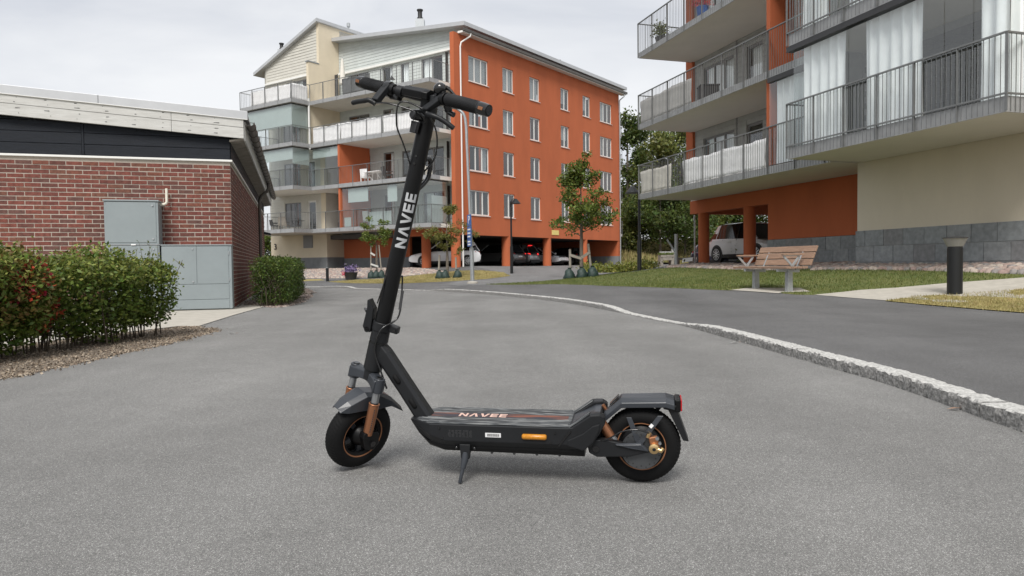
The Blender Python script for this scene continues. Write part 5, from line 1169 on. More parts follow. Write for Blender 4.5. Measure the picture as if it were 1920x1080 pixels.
# --- wheels
def wheel(c, ax, rear=False):
    c = Vector(c); ax = Vector(ax).normalized(); Rw, rw = .0935, .0335
    prof = []
    for k in range(17):
        a = -math.pi*.80+math.pi*1.6*k/16; cr_, sr_ = math.cos(a), math.sin(a)
        prof.append((Rw+rw*(cr_ if cr_ < .8 else .8+(cr_-.8)*.85), sr_*rw*.98))
    n = 72; up = Vector((0,0,1)); a_ = ax.cross(up).normalized(); b_ = ax.cross(a_)
    mb = MB(); rings = [[c+ax*h+(a_*math.cos(2*math.pi*k/n)+b_*math.sin(2*math.pi*k/n))*r for k in range(n)] for r, h in prof]
    mb.loft(rings, cap=False); wh = part(mb, 'wheel_tyre', 'sc_rubber', smooth=60)
    tb = MB()
    for k in range(60):
        for sg in (-1,1):
            for j in (0,1):
                t = 2*math.pi*(k+.5*j)/60; d0 = a_*math.cos(t)+b_*math.sin(t); t2 = t+.05*sg; d1 = a_*math.cos(t2)+b_*math.sin(t2)
                h0, h1 = (.004*sg, .016*sg) if j == 0 else (.016*sg, .026*sg)
                rr = lambda h: Rw+math.sqrt(max(rw*rw-h*h*1.02, 0))*.978
                tb.bar(c+d0*rr(h0)+ax*h0, c+d1*rr(h1)+ax*h1, .0040, .0018, up=d0)
    o = part(tb, 'tread_blocks', 'sc_rubber', wh); o['kind'] = 'stuff'
    rim = MB().lathe([(.074,-.026),(.079,-.027),(.079,-.021),(.072,-.016),(.072,.016),(.079,.021),(.079,.027),(.074,.026),(.066,.015),(.066,-.015)], c, ax, 56)
    rm = part(rim, 'wheel_rim', 'sc_gloss', wh, smooth=40)
    for h in (-.0265,.0265): part(MB().torus(c+ax*h, ax, .0775, .0030, 64, 6), 'rim_stripe', 'sc_copper_line', wh, smooth=60)
    hub = MB().lathe([(.018,-.042),(.024,-.034),(.036,-.024),(.040,-.012),(.040,.012),(.036,.024),(.024,.034),(.018,.042)] if not rear else [(.03,-.036),(.055,-.026),(.066,-.02),(.066,.02),(.055,.026),(.03,.036)], c, ax, 40)
    part(hub, 'hub', 'sc_black', wh, smooth=35)
    if not rear:
        for k in range(5):
            t = 2*math.pi*k/5+.35; d = a_*math.cos(t)+b_*math.sin(t); part(MB().bar(c+d*.036, c+d*.070, .017, .016, up=ax), 'spoke', 'sc_gun', wh, bevel=.002)
        part(MB().cyl(c-ax*.088, c+ax*.088, .006, n=10), 'axle', 'sc_gloss', wh)
    return wh
wheel(SP(0,0,0), E_S); wheel((0,0,.128), (0,1,0), True)
# --- front fender: faceted shell that turns with the fork
sec = [(.118,.106,.026,.012,.096),(.088,.133,.037,.018,.096),(.030,.166,.043,.024,.104),(-.035,.163,.043,.024,.106),(-.090,.140,.041,.020,.112),(-.155,.094,.034,.010,.084)]      # q, r(top), half-width, top half-width
rings = []
for q, r, w, tw, sk in sec:
    n_ = Vector((q, r)).normalized(); qi, ri = q*.97, sk
    rings.append([SP(-w,qi,ri), SP(-w,q-n_.x*.010,r-n_.y*.010), SP(-tw,q,r), SP(tw,q,r), SP(w,q-n_.x*.010,r-n_.y*.010), SP(w,qi,ri), SP(w-.004,qi,ri), SP(tw,q-n_.x*.006,r-n_.y*.006), SP(-tw,q-n_.x*.006,r-n_.y*.006), SP(-w+.004,qi,ri)])
part(MB().loft(rings), 'front_fender', 'sc_gun', bevel=.0015)
# --- handlebar
barp = spline([SP(-.275,.104,1.186), SP(-.20,.094,1.182), SP(-.14,.084,1.180), SP(-.08,.058,1.180), SP(-.02,.026,1.178), SP(.04,.020,1.180), SP(.10,.030,1.184), SP(.15,.026,1.184), SP(.22,.014,1.180), SP(.285,.002,1.175)], 5)
hb = part(MB().tube(barp, .0148, 18), 'handlebar', 'sc_black', smooth=50)
def along(pts, t0, t1, n=10):
    L = [0]
    for i in range(len(pts)-1): L.append(L[-1]+(pts[i+1]-pts[i]).length)
    def at(t):
        d = t*L[-1]; i = max(j for j in range(len(L)) if L[j] <= d+1e-9); i = min(i, len(pts)-2); f = (d-L[i])/(L[i+1]-L[i]); return pts[i]*(1-f)+pts[i+1]*f
    return [at(t0+(t1-t0)*k/n) for k in range(n+1)]
def grip(t0, t1, t2, inner):
    gp = along(barp, t0, t1, 6); gr = part(MB().tube(gp, [.0195,.0192,.0188,.0186,.0188,.0192,.0198], 24), 'grip', 'grip_rubber', smooth=50)
    rb = MB(); d = (gp[-1]-gp[0]).normalized(); a = d.cross(Vector((0,0,1))).normalized(); b = d.cross(a)
    for k in range(26):
        t = 2*math.pi*k/26; v = a*math.cos(t)+b*math.sin(t); rb.bar(gp[0]+v*.0193+d*.006, gp[-1]+v*.0193-d*.006, .0022, .0022, up=v)
    o = part(rb, 'grip_ribs', 'grip_rubber', gr); o['kind'] = 'stuff'
    en = along(barp, t1, t2, 2); e_ = part(MB().tube(en, [.0198,.0200,.0188], 24), 'turn_indicator', 'sc_gloss', smooth=50, bevel=.001)
    dd = (en[-1]-en[0]).normalized(); vv = (cam_l-en[1]); vv = (vv-dd*vv.dot(dd)).normalized()
    part(MB().bar(en[1]+vv*.0192-dd*.009, en[1]+vv*.0192+dd*.009, .010, .003, up=vv), 'indicator_lens', 'sc_copper', e_, bevel=.001)
    part(MB().cyl(en[-1], en[-1]+dd*.002, .013, n=16), 'end_lens', 'sc_lens', e_)
    cl_ = along(barp, *inner, 2); part(MB().tube(cl_, [.0205,.0215,.0205], 24), 'grip_collar', 'sc_black', gr, smooth=50, bevel=.001)
grip(.71, .935, 1.0, (.665,.70)); grip(.225, .045, .0, (.295,.235))
# throttle ring on the far side is thicker
tp = along(barp, .27, .235, 2); part(MB().tube(tp, [.0255,.0262,.0245], 28), 'throttle', 'sc_gloss', smooth=50, bevel=.001)
# stem head + dash
mb = MB(); mb.tube([SP(0,.0,1.12), SP(0,.004,1.150), SP(0,.012,1.185)], [.0285,.030,.0245], 24); part(mb, 'stem_head', 'sc_grey', smooth=50, bevel=.002)
mb = MB(); rings = []
for s, w in ((-.068,.020),(-.054,.030),(.030,.032),(.046,.022)):
    qc = .052 if s < -.04 else .035
    rings.append([SP(s,qc-w,1.172),SP(s,qc+w*.9,1.170),SP(s,qc+w*1.1,1.190),SP(s,qc+w*.5,1.203),SP(s,qc-w*.7,1.203),SP(s,qc-w*1.1,1.192)])
ds = part(mb.loft(rings), 'display', 'sc_black', bevel=.002)
part(MB().hexa([SP(-.045,.030,1.2025),SP(.022,.022,1.2025),SP(.022,.046,1.2025),SP(-.045,.056,1.2025),SP(-.045,.030,1.2042),SP(.022,.022,1.2042),SP(.022,.046,1.2042),SP(-.045,.056,1.2042)]), 'screen', 'sc_screen', ds)
part(MB().hexa([SP(-.068,.036,1.177),SP(-.052,.034,1.180),SP(-.052,.064,1.180),SP(-.068,.064,1.177),SP(-.064,.040,1.192),SP(-.051,.036,1.2055),SP(-.051,.062,1.2055),SP(-.064,.060,1.192)]), 'display_bezel', 'sc_gun', ds, bevel=.001)
# brake levers: clamp, bracket, blade
def lever(sc_, pts, br, name='brake_lever'):
    o = part(MB().tube(along(barp, *sc_, 2), [.0195]*3, 20), 'lever_clamp', 'sc_grey', smooth=50, bevel=.001)
    part(MB().hexa([Vector(p) for p in br]), 'lever_bracket', 'sc_grey', o, bevel=.003)
    part(MB().tube(spline(pts,5), [.0095]+[.0082]*(len(spline(pts,5))-2)+[.0075], 12), 'lever_blade', 'sc_grey', o, smooth=50)
def brk(c_top, c_bot, hw, th):     # tapered bracket between bar and pivot
    a, b = Vector(c_top), Vector(c_bot); d = (b-a).normalized(); s_ = E_S; n = d.cross(s_).normalized()
    return [a-s_*hw-n*th, a+s_*hw-n*th, b+s_*hw*.9-n*th, b-s_*hw*1.2-n*th, a-s_*hw+n*th, a+s_*hw+n*th, b+s_*hw*.9+n*th, b-s_*hw*1.2+n*th]
lever((.60,.64), [SP(.062,.052,1.128), SP(.085,.046,1.126), SP(.105,.030,1.122), SP(.125,.014,1.113), SP(.142,.000,1.103)], brk(SP(.098,.034,1.188), SP(.050,.052,1.136), .0165, .010))
lever((.315,.35), [SP(-.118,.128,1.122), SP(-.135,.142,1.128), SP(-.155,.150,1.122), SP(-.18,.156,1.115), SP(-.20,.160,1.108)], brk(SP(-.128,.086,1.192), SP(-.118,.128,1.130), .0155, .010))
# bell and thumb switch on the near side
bl = part(MB().ball(SP(.078,.036,1.212), (.0215,.0215,.020), 20, 12), 'bell', 'sc_gloss', smooth=80)
part(MB().tube([SP(.10,.028,1.186), SP(.092,.032,1.20), SP(.082,.034,1.206)], [.013,.010,.008], 12), 'bell_mount', 'sc_black', bl, smooth=50)
part(MB().tube(spline([SP(.088,.022,1.222), SP(.108,.018,1.214), SP(.132,.010,1.199)],4), [.006,.006,.006,.005,.005,.005,.004,.004,.004], 10), 'bell_striker', 'sc_black', bl, smooth=50)
part(MB().tube([SP(.060,.030,1.166), SP(.055,.034,1.190)], [.017,.015], 16), 'bar_cap', 'sc_grey', smooth=50, bevel=.003)
sw = part(MB().tube([SP(.105,.018,1.175), SP(.105,.004,1.150)], [.015,.012], 14), 'switch_pod', 'sc_gloss', smooth=50, bevel=.002)
part(MB().tube([SP(.108,.006,1.148), SP(.128,.0,1.144)], [.008,.009], 12), 'thumb_lever', 'sc_gloss', sw, smooth=50)
sw = part(MB().hexa([SP(-.118,.060,1.150),SP(-.088,.048,1.150),SP(-.088,.070,1.150),SP(-.118,.082,1.150),SP(-.120,.066,1.174),SP(-.086,.050,1.174),SP(-.086,.070,1.174),SP(-.120,.086,1.174)]), 'switch_pod', 'sc_gloss', bevel=.003)
# headlight and front reflector
hl = part(MB().tube([SP(0,.020,1.118), SP(0,.045,1.118), SP(0,.062,1.116)], [.016,.018,.0155], 24), 'headlight', 'sc_gloss', smooth=50, bevel=.001)
part(MB().tube([SP(0,.0625,1.116), SP(0,.066,1.116)], [.0125,.010], 20), 'headlight_lens', 'sc_lens', hl, smooth=50)
rf_ = part(MB().hexa([SP(-.014,.036,1.060),SP(.014,.036,1.060),SP(.014,.050,1.060),SP(-.014,.050,1.060),SP(-.016,.036,1.098),SP(.016,.036,1.098),SP(.016,.050,1.098),SP(-.016,.050,1.098)]), 'reflector', 'sc_lens', bevel=.002)
part(MB().bar(SP(0,.02,1.09), SP(0,.04,1.09), .012, .010), 'reflector_bracket', 'sc_black', rf_)
# cables
def cable(pts, r=.0028, name='cable', n=8, m='sc_gloss'): return part(MB().tube(spline(pts, 8), r, n), name, m, smooth=60)
cable([SP(-.112,.128,1.126), SP(-.07,.112,1.132), SP(-.02,.075,1.130), SP(.02,.045,1.122), SP(.02,.02,1.10)])
cable([SP(.045,.055,1.138), SP(.02,.075,1.146), SP(-.005,.100,1.148), SP(-.02,.110,1.130), SP(-.02,.098,1.07), SP(-.012,.065,1.02), SP(-.004,.030,.965), SP(-.002,.024,.94)])
cable([SP(.060,.035,1.118), SP(.072,.012,1.085), SP(.072,-.006,1.04), SP(.058,-.018,.995), SP(.030,-.024,.965), SP(.012,-.024,.945)])
cable([SP(.010,-.030,.585), SP(.012,-.036,.56), SP(.030,-.034,.50), SP(.040,-.026,.44), FPt(.040,-.014,.40), FPt(.040,-.004,.34), FPt(.039,-.014,.30), FPt(.036,-.045,.25), FPt(.033,-.075,.20)], .0032)
cable([SP(.0,.024,.60), SP(.0,.033,.53), SP(.0,.040,.48)], .0025)
part(MB().tube([SP(.024,-.035,.535), SP(.034,-.033,.47)], .0052, 8), 'cable_sleeve', 'sc_print')
# --- neck beam (tapered hex section)
def ring_beam(u, z, hu, hw): # section perpendicular-ish to the beam
    d = Vector((-.54,0,-.842)); n = Vector((.842,0,-.54)); c = Vector((u,0,z))
    return [c+n*hu+SDS*(-hw*.75), c+n*hu*.7+SDS*(-hw), c-n*hu*.7+SDS*(-hw), c-n*hu+SDS*(-hw*.6), c-n*hu+SDS*(hw*.6), c-n*hu*.7+SDS*hw, c+n*hu*.7+SDS*hw, c+n*hu+SDS*hw*.75]
nk = part(MB().loft([ring_beam(.893,.452,.018,.024), ring_beam(.872,.415,.027,.028), ring_beam(.800,.303,.026,.029), ring_beam(.738,.205,.027,.031), ring_beam(.72,.177,.027,.031)]), 'neck_beam', 'sc_grey', bevel=.003)
for (u, z, l) in ((.822,.335,.018),(.768,.252,.020)):
    d = Vector((-.54,0,-.842)); c = Vector((u,.028,z)); part(MB().tube([c-d*l, c-d*l*.7, c+d*l*.7, c+d*l], [.005,.009,.009,.005], 12), 'rubber_plug', 'sc_rubber', nk, smooth=60)
# --- deck body
HW = .100
def dring(u, top, bot, wt, wb, mid=None, wm=None):
    mid = bot+(top-bot)*.62 if mid is None else mid; wm = wt if wm is None else wm
    return [(u,-wb,bot),(u,wb,bot),(u,wm,mid),(u,wt,top),(u,-wt,top),(u,-wm,mid)]
deck = part(MB().loft([dring(.772,.205,.190,.045,.035), dring(.745,.206,.163,.066,.055), dring(.690,.204,.138,.098,.080,.168,.100), dring(.640,.204,.131,HW,.088,.150,.102), dring(.23,.204,.131,HW,.088,.150,.102), dring(.205,.208,.131,HW,.088,.150,.102)]), 'deck', 'sc_grey', bevel=.0022)
low = part(MB().loft([dring(.745,.162,.158,.052,.048), dring(.700,.140,.122,.078,.068), dring(.645,.131,.110,.086,.080), dring(.178,.131,.106,.086,.080)]), 'battery_case', 'sc_black', bevel=.002)
mb = MB()
for u in np.arange(.26,.62,.075): mb.ball((u,.078,.107), .005, 8, 6)
o = part(mb, 'case_screws', 'sc_gloss', low); o['kind'] = 'stuff'
# kick-up at the tail: two raised ears with a trough between
for sg in (-1,1):
    rings = [[(u, sg*(wi), z0), (u, sg*wo, z0), (u, sg*wo, z1), (u, sg*(wo-.012), z1+.004), (u, sg*wi, z1+.002)] for u, wi, wo, z0, z1 in ((.222,.052,HW,.150,.202),(.190,.054,HW,.148,.224),(.157,.056,HW,.145,.247),(.128,.060,HW-.004,.190,.249),(.112,.062,HW-.012,.218,.240))]
    part(MB().loft(rings), 'tail_horn', 'sc_grey', bevel=.003)
part(MB().loft([dring(.222,.2045,.15,.055,.055),dring(.185,.222,.148,.055,.055),dring(.150,.240,.165,.056,.056),dring(.128,.242,.20,.056,.05)]), 'tail_trough', 'sc_gun', bevel=.003)
part(MB().loft([[(u,-w,z0),(u,w,z0),(u,w,z1),(u,-w,z1)] for u,w,z0,z1 in ((.232,.1035,.146,.165),(.180,.1035,.132,.19),(.150,.1035,.160,.215),(.128,.1035,.205,.222))]), 'tail_block', 'sc_grey', bevel=.003)
mb = MB(); mb.hexa([(.262,.1005,.146),(.256,.1005,.146),(.218,.1015,.196),(.226,.1015,.196),(.262,.1043,.146),(.256,.1043,.146),(.218,.1055,.196),(.226,.1055,.196)]); part(mb, 'side_trim', 'sc_gloss', deck)
# ribbed deck mat
def mat_wave(name, c1, c2, c3):
    m, t, b = _nodes(name); N = t.nodes.new; Lk = t.links.new; tc_ = N('ShaderNodeTexCoord'); mp_ = N('ShaderNodeMapping'); Lk(tc_.outputs['Object'], mp_.inputs[0])
    n = N('ShaderNodeTexNoise'); mp_.inputs['Scale'].default_value = (5, 95, 1); n.inputs['Scale'].default_value = 1.6; n.inputs['Detail'].default_value = 2; Lk(mp_.outputs[0], n.inputs[0])
    r = N('ShaderNodeValToRGB'); r.color_ramp.elements[0].position = .38; r.color_ramp.elements[0].color = (*c1,1); r.color_ramp.elements[1].position = .62; r.color_ramp.elements[1].color = (*c3,1); e_ = r.color_ramp.elements.new(.5); e_.color = (*c2,1)
    Lk(n.outputs[0], r.inputs[0]); Lk(r.outputs[0], b.inputs['Base Color']); b.inputs['Roughness'].default_value = .7; MATS[name] = m
mat_wave('deck_rubber', (.02,.021,.023), (.045,.05,.055), (.16,.165,.165)); mat_wave('deck_print', (.02,.025,.04), (.06,.035,.035), (.20,.065,.035))
mt = part(MB().loft([[(u,-w,.2043),(u,w,.2043),(u,w,.2068),(u,-w,.2068)] for u,w in ((.748,.056),(.700,.088),(.64,.092),(.225,.092))]), 'deck_mat', 'deck_rubber', bevel=.0008)
rb = MB()
for k in range(25):
    w = -.0875+k*.0073
    if abs(w) < .022: continue
    ue = .735 if abs(w) < .055 else .70 if abs(w) < .08 else .66
    n_ = 46; pts = []
    for i in range(n_+1):
        u = .232+(ue-.232)*i/n_; pts.append((u, w+.0016*math.sin(u*75+k*1.7)))
    for i in range(n_):
        a, b = pts[i], pts[i+1]; rb.add([(a[0],a[1]-.0017,.2066),(b[0],b[1]-.0017,.2066),(b[0],b[1],.2086),(a[0],a[1],.2086),(a[0],a[1]+.0017,.2066),(b[0],b[1]+.0017,.2066)],[(0,1,2,3),(3,2,5,4)])
o = part(rb, 'mat_ribs', 'deck_rubber', mt); o['kind'] = 'stuff'
for sg in (-1,1):
    rr = MB()
    for k in range(6):
        w = sg*(.062+.006*k); rr.tube([(.226,w,.2045),(.195,w,.226),(.162,w,.2495)], .0016, 5)
    o = part(rr, 'horn_ribs', 'deck_rubber', mt); o['kind'] = 'stuff'
part(MB().box((.238,-.021,.2066),(.735,.021,.2078)), 'centre_strip', 'deck_print', mt, bevel=.0005)
mat('deck_ink', (.62, .42, .35), .5)
word(mt, 'deck_letter', 'deck_ink', lambda x, y: Vector((.612-.165*x/LETW, -.018+.036*(1-y)*1.0 if False else .018-.036*y, .2085)), 2)
# near-side details: amber reflector, white label, small print
am = part(MB().tube([(.378,.1035,.1735),(.374,.1035,.1735),(.302,.1035,.1735),(.298,.1035,.1735)], [.006,.0092,.0092,.006], 12), 'side_reflector', 'sc_amber', deck, smooth=60)
part(MB().box((.448,.1005,.167),(.500,.1022,.181)), 'side_label', 'sc_label', deck)
bc = MB(); x = .4535
while x < .494: w = random.choice((.0008,.0014,.002)); bc.box((x,.1021,.1695),(x+w,.1026,.1785)); x += w+random.choice((.001,.0016))
o = part(bc, 'label_bars', 'sc_ink', deck); o['kind'] = 'stuff'
pr = MB()
for r in range(7):
    for c in range(7):
        x = .545+c*.012; pr.box((x,.1006,.164+r*.0035),(x+random.uniform(.004,.0105),.1022,.1652+r*.0035))
o = part(pr, 'small_print', 'sc_print', deck); o['kind'] = 'stuff'
mb = MB()
for u, z in ((.655,.192),(.645,.158),(.270,.188),(.285,.155)): mb.cyl((u,.098,z),(u,.1045,z),.0032,n=8)
o = part(mb, 'side_screws', 'sc_gloss', deck); o['kind'] = 'stuff'
# --- kickstand
ks = part(MB().hexa([(.586,.082,.088),(.557,.082,.088),(.557,.100,.088),(.586,.100,.088),(.590,.080,.138),(.553,.080,.138),(.553,.097,.138),(.590,.097,.138)]), 'kickstand_mount', 'sc_grey', bevel=.003)
gz = -math.sin(LEAN)*.118
kend = SM.inverted() @ Vector((-.1793, 2.2974, .004))
part(MB().tube([(.571,.092,.110),(.573,.097,.085),Vector((.571,.092,.1)).lerp(kend,.5)], [.010,.0125,.0085], 12), 'kickstand_knuckle', 'sc_gun', ks, smooth=50, bevel=.001)
part(MB().tube([Vector((.571,.092,.1)).lerp(kend,.45), Vector((.571,.092,.1)).lerp(kend,.97), kend], [.0065,.0062,.005], 12), 'kickstand_leg', 'sc_gun', ks, smooth=50)
for u in (.602,.541): part(MB().ball((u,.0885,.123), .0062, 12, 8), 'mount_bolt', 'sc_gloss', ks, smooth=80)
# --- swing arm, shock, motor cover
for sg in (-1,1):
    w0, w1 = (.058,.078)
    def pr_(poly, a, b): return MB().prism([(u, sg*a, z) for u, z in poly], (0, sg*(b-a), 0))
    arm = part(pr_([(.172,.150),(.150,.162),(.115,.165),(-.005,.142),(-.030,.128),(.035,.110),(.140,.105),(.165,.118)], .055, .080), 'swing_arm', 'sc_grey', bevel=.004)
    part(MB().hexa([(.085,sg*.080,.153),(.0,sg*.080,.160),(-.030,sg*.080,.131),(.03,sg*.080,.136),(.078,sg*.088,.150),(.0,sg*.089,.154),(-.022,sg*.087,.132),(.03,sg*.088,.140)]), 'arm_facet', 'sc_gun', arm, bevel=.002)
    part(MB().cyl((.142,sg*.079,.133),(.142,sg*.084,.133),.011,n=16), 'pivot_cap', 'sc_gloss', arm, smooth=50)
    # fender struts
    st = part(MB().hexa([(.016,sg*.064,.150),(-.004,sg*.064,.150),(-.004,sg*.068,.150),(.016,sg*.068,.150),(.046,sg*.052,.232),(.030,sg*.052,.232),(.030,sg*.056,.232),(.046,sg*.056,.232)]), 'fender_strut', 'sc_gun', bevel=.001)
    st = part(MB().hexa([(.016,sg*.0685,.150),(-.004,sg*.0685,.150),(-.004,sg*.0725,.150),(.016,sg*.0725,.150),(-.052,sg*.052,.240),(-.070,sg*.052,.240),(-.070,sg*.056,.240),(-.052,sg*.056,.240)]), 'fender_strut', 'sc_gun', bevel=.001)
    if sg > 0: part(MB().bar((-.028,.0665,.205),(-.036,.0645,.214),.010,.004,up=(0,1,0)), 'strut_tag', 'sc_label', st)
sh = part(MB().tube([(.128,.030,.205),(.098,.030,.158)], [.0165,.0165], 24), 'shock_body', 'sc_copper', smooth=50, bevel=.001)
part(MB().tube([(.097,.030,.157),(.088,.030,.143)], [.0165,.0155], 24), 'shock_sleeve', 'sc_steel', sh, smooth=50)
part(MB().tube([(.142,.030,.228),(.128,.030,.205)], [.008,.009], 16), 'shock_rod', 'sc_copper', sh, smooth=50)
part(MB().tube([(.125,-.02,.250),(.104,-.02,.215)], [.006,.006], 12), 'shock_link', 'sc_copper', sh, smooth=50)
cb = part(MB().box((.128,-.05,.13),(.168,.05,.20)), 'arm_bracket', 'sc_black', bevel=.004)
# brake disc with holes, caliper
dc = MB().lathe([(.030,0),(.063,0),(.063,.003),(.030,.003)], (0,.060,.128), (0,1,0), 48); dsk = part(dc, 'brake_disc', 'sc_disc', smooth=30)
hb_ = MB()
for k in range(24):
    t = 2*math.pi*k/24
    for rr_ in ((.058,) if k % 2 else (.052,)): hb_.cyl((rr_*math.cos(t),.0628,.128+rr_*math.sin(t)),(rr_*math.cos(t),.0638,.128+rr_*math.sin(t)),.0028,n=8)
o = part(hb_, 'disc_holes', 'sc_ink', dsk); o['kind'] = 'stuff'
cal = part(MB().hexa([(-.030,.064,.142),(-.060,.064,.135),(-.060,.082,.135),(-.030,.082,.142),(-.022,.064,.176),(-.050,.064,.182),(-.050,.080,.182),(-.022,.080,.176)]), 'brake_caliper', 'sc_copper', bevel=.004)
part(MB().lathe([(.014,0),(.016,.004),(.016,.012),(.010,.015)], (-.040,.080,.143), (0,1,0), 24), 'caliper_piston', 'sc_gold', cal, smooth=40)
part(MB().cyl((-.040,.0945,.143),(-.040,.0965,.143),.006,n=6), 'piston_bolt', 'sc_gloss', cal)
part(MB().tube([(-.046,.088,.142),(-.062,.088,.137),(-.068,.086,.146)], [.008,.0075,.006], 12), 'caliper_arm', 'sc_gold', cal, smooth=50)
part(MB().tube([(-.020,.078,.176),(-.027,.078,.192)], [.006,.007], 12), 'cable_clamp', 'sc_gold', cal, smooth=50)
part(MB().cyl((-.050,.078,.175),(-.050,.086,.175),.006,n=8), 'caliper_bolt', 'sc_steel', cal)
part(MB().cyl((-.058,.078,.160),(-.058,.086,.160),.005,n=8), 'caliper_bolt', 'sc_steel', cal)
cable([(.135,.075,.158),(.105,.084,.168),(.060,.088,.195),(.015,.088,.203),(-.018,.084,.195),(-.030,.080,.186)], .0026)
# --- rear fender: faceted shell, tail light, mud flap
sec = [(.120,.232,.030,.012),(.062,.288,.046,.026),(-.078,.293,.046,.030),(-.105,.285,.044,.030)]
rings = [[(u,-w,z-.029),(u,-w,z-.013),(u,-tw,z),(u,tw,z),(u,w,z-.013),(u,w,z-.029),(u,w-.006,z-.029),(u,0,z-.018),(u,-w+.006,z-.029)] for u,z,w,tw in sec]
fd = part(MB().loft(rings), 'rear_fender', 'sc_gun', bevel=.002)
part(MB().hexa([(.102,-.012,.256),(.070,-.020,.2865),(.070,.020,.2865),(.102,.012,.256),(.100,-.010,.262),(.074,-.016,.289),(.074,.016,.289),(.100,.010,.262)]), 'fender_recess', 'sc_gloss', fd, bevel=.001)
tl = part(MB().box((-.124,-.036,.246),(-.1055,.036,.288)), 'tail_lamp_housing', 'sc_black', fd, bevel=.004)
part(MB().box((-.1285,-.033,.250),(-.1242,.033,.286)), 'tail_light', 'sc_red', fd, bevel=.0015)
part(MB().hexa([(-.070,-.042,.258),(-.105,-.040,.250),(-.105,.040,.250),(-.070,.042,.258),(-.070,-.042,.268),(-.112,-.038,.270),(-.112,.038,.270),(-.070,.042,.268)]), 'fender_tail', 'sc_black', fd, bevel=.002)
part(MB().hexa([(-.084,-.034,.256),(-.114,-.034,.252),(-.114,.034,.252),(-.084,.034,.256),(-.132,-.030,.152),(-.150,-.030,.150),(-.150,.030,.150),(-.132,.030,.152)]), 'mud_flap', 'sc_grey', fd, bevel=.003)
# ------------------------------------------------------------------ street furniture
def gz_at(x, y): return g(x, y)+float(khgt(np.array([x, y])))
# bench
bp0 = hit(1423, 543.5, KERB); bp1 = hit(1479, 545, KERB)
mid = hit(1447, 544.3, KERB); br_ = math.atan2(-D2[1], -D2[0])
bn = thing('bench', 'wooden park bench with triangular metal armrests on the lawn', 'bench', (mid.x, mid.y, gz_at(mid.x, mid.y)), br_)
hw = .50
for x in (-hw, hw):
    l_ = MB().hexa([(x-.045,-.06,-.05),(x+.045,-.06,-.05),(x+.045,.06,-.05),(x-.045,.06,-.05),(x-.045,-.05,.40),(x+.045,-.05,.40),(x+.045,.05,.40),(x-.045,.05,.40)]).build('leg', 'galvanised', bn, bevel=.004)
    MB().bar((x,-.26,.395),(x,.22,.375),.05,.05).build('seat_support', 'galvanised', bn); MB().bar((x,.16,.38),(x,.37,.80),.05,.03,up=(1,0,0)).build('back_support', 'galvanised', bn)
BW = .83
for y in (-.27,-.15,-.03,.09): MB().box((-BW-.05,y,.425),(BW-.05,y+.11,.463)).build('seat_plank', 'bench_wood', bn, bevel=.005)
for k in range(3):
    a, b = (.20+.055*k, .49+.125*k), (.20+.055*(k+.85), .49+.125*(k+.88))
    MB().hexa([(-BW+.0,a[0],a[1]),(BW,a[0],a[1]),(BW,a[0]+.035,a[1]-.01),(-BW,a[0]+.035,a[1]-.01),(-BW,b[0],b[1]),(BW,b[0],b[1]),(BW,b[0]+.035,b[1]-.01),(-BW,b[0]+.035,b[1]-.01)]).build('back_plank', 'bench_wood', bn, bevel=.005)
for x in (-.73,.66):
    mb = MB(); mb.bar((x,-.05,.47),(x,-.24,.655),.04,.015,up=(1,0,0)); a_ = mb.build('armrest_bracket', 'galvanised', bn)
    MB().bar((x,-.05,.47),(x,.10,.655),.04,.015,up=(1,0,0)).build('armrest_bracket', 'galvanised', bn); MB().bar((x,-.25,.662),(x,.11,.662),.04,.012,up=(0,0,1)).build('armrest_bracket', 'galvanised', bn)
    MB().box((x-.035,-.27,.671),(x+.035,.20,.70)).build('armrest', 'bench_wood', bn, bevel=.004)
# bollard light near the path
p = hit(1790, 553, KERB); bo = thing('bollard_light', 'black bollard lamp with a flared glass head beside the concrete path', 'bollard', (p.x, p.y, gz_at(p.x, p.y)))
MB().cyl((0,0,-.05),(0,0,.765),.113,n=28).build('post', 'black_pole', bo, smooth=40); MB().cyl((0,0,.766),(0,0,.79),.107,n=28).build('neck_ring', 'car_black', bo, smooth=40)
MB().lathe([(.115,.79),(.175,.925)], (0,0,0),(0,0,1),28).build('lamp_head', 'lamp_glass', bo, smooth=60); MB().lathe([(.186,.926),(.186,.938),(.12,.95),(.0,.957)], (0,0,0),(0,0,1),28).build('cap', 'dark_metal', bo, smooth=40)
# far bollards
for (px, py, top, lb) in ((614,527.6,502.5,'black bollard on the path left of the flower pot'),(649,518,495.5,'black bollard close behind the purple flower pot')):
    p = hit(px, py, KERB); h_ = (py-top)/FPX*p.y
    o = thing('bollard', lb, 'bollard', (p.x,p.y,p.z)); MB().cyl((0,0,-.1),(0,0,h_),.085,n=16).build('post', 'black_pole', o, smooth=40); MB().cyl((0,0,h_),(0,0,h_+.03),.075,n=16).build('cap', 'galvanised', o, smooth=40)
p = hit(658, 524, KERB); o = thing('flower_pot', 'dark pot of purple and red flowers on the far footpath', 'flower pot', (p.x,p.y,p.z))
MB().lathe([(.30,0),(.40,.40),(.42,.42),(.36,.42)],(0,0,0),(0,0,1),16).build('pot', 'dark_metal', o, smooth=40)
q = leaf_mesh('purple_flowers', np.stack([rng.normal(0,.19,500),rng.normal(0,.19,500),.45+np.abs(rng.normal(0,.16,500))],1), .10, 'flower_purple', o); q['kind'] = 'stuff'
q = leaf_mesh('red_flowers', np.stack([rng.normal(-.38,.06,60),rng.normal(-.2,.06,60),.35+rng.normal(0,.08,60)],1), .09, 'flower_red', o); q['kind'] = 'stuff'
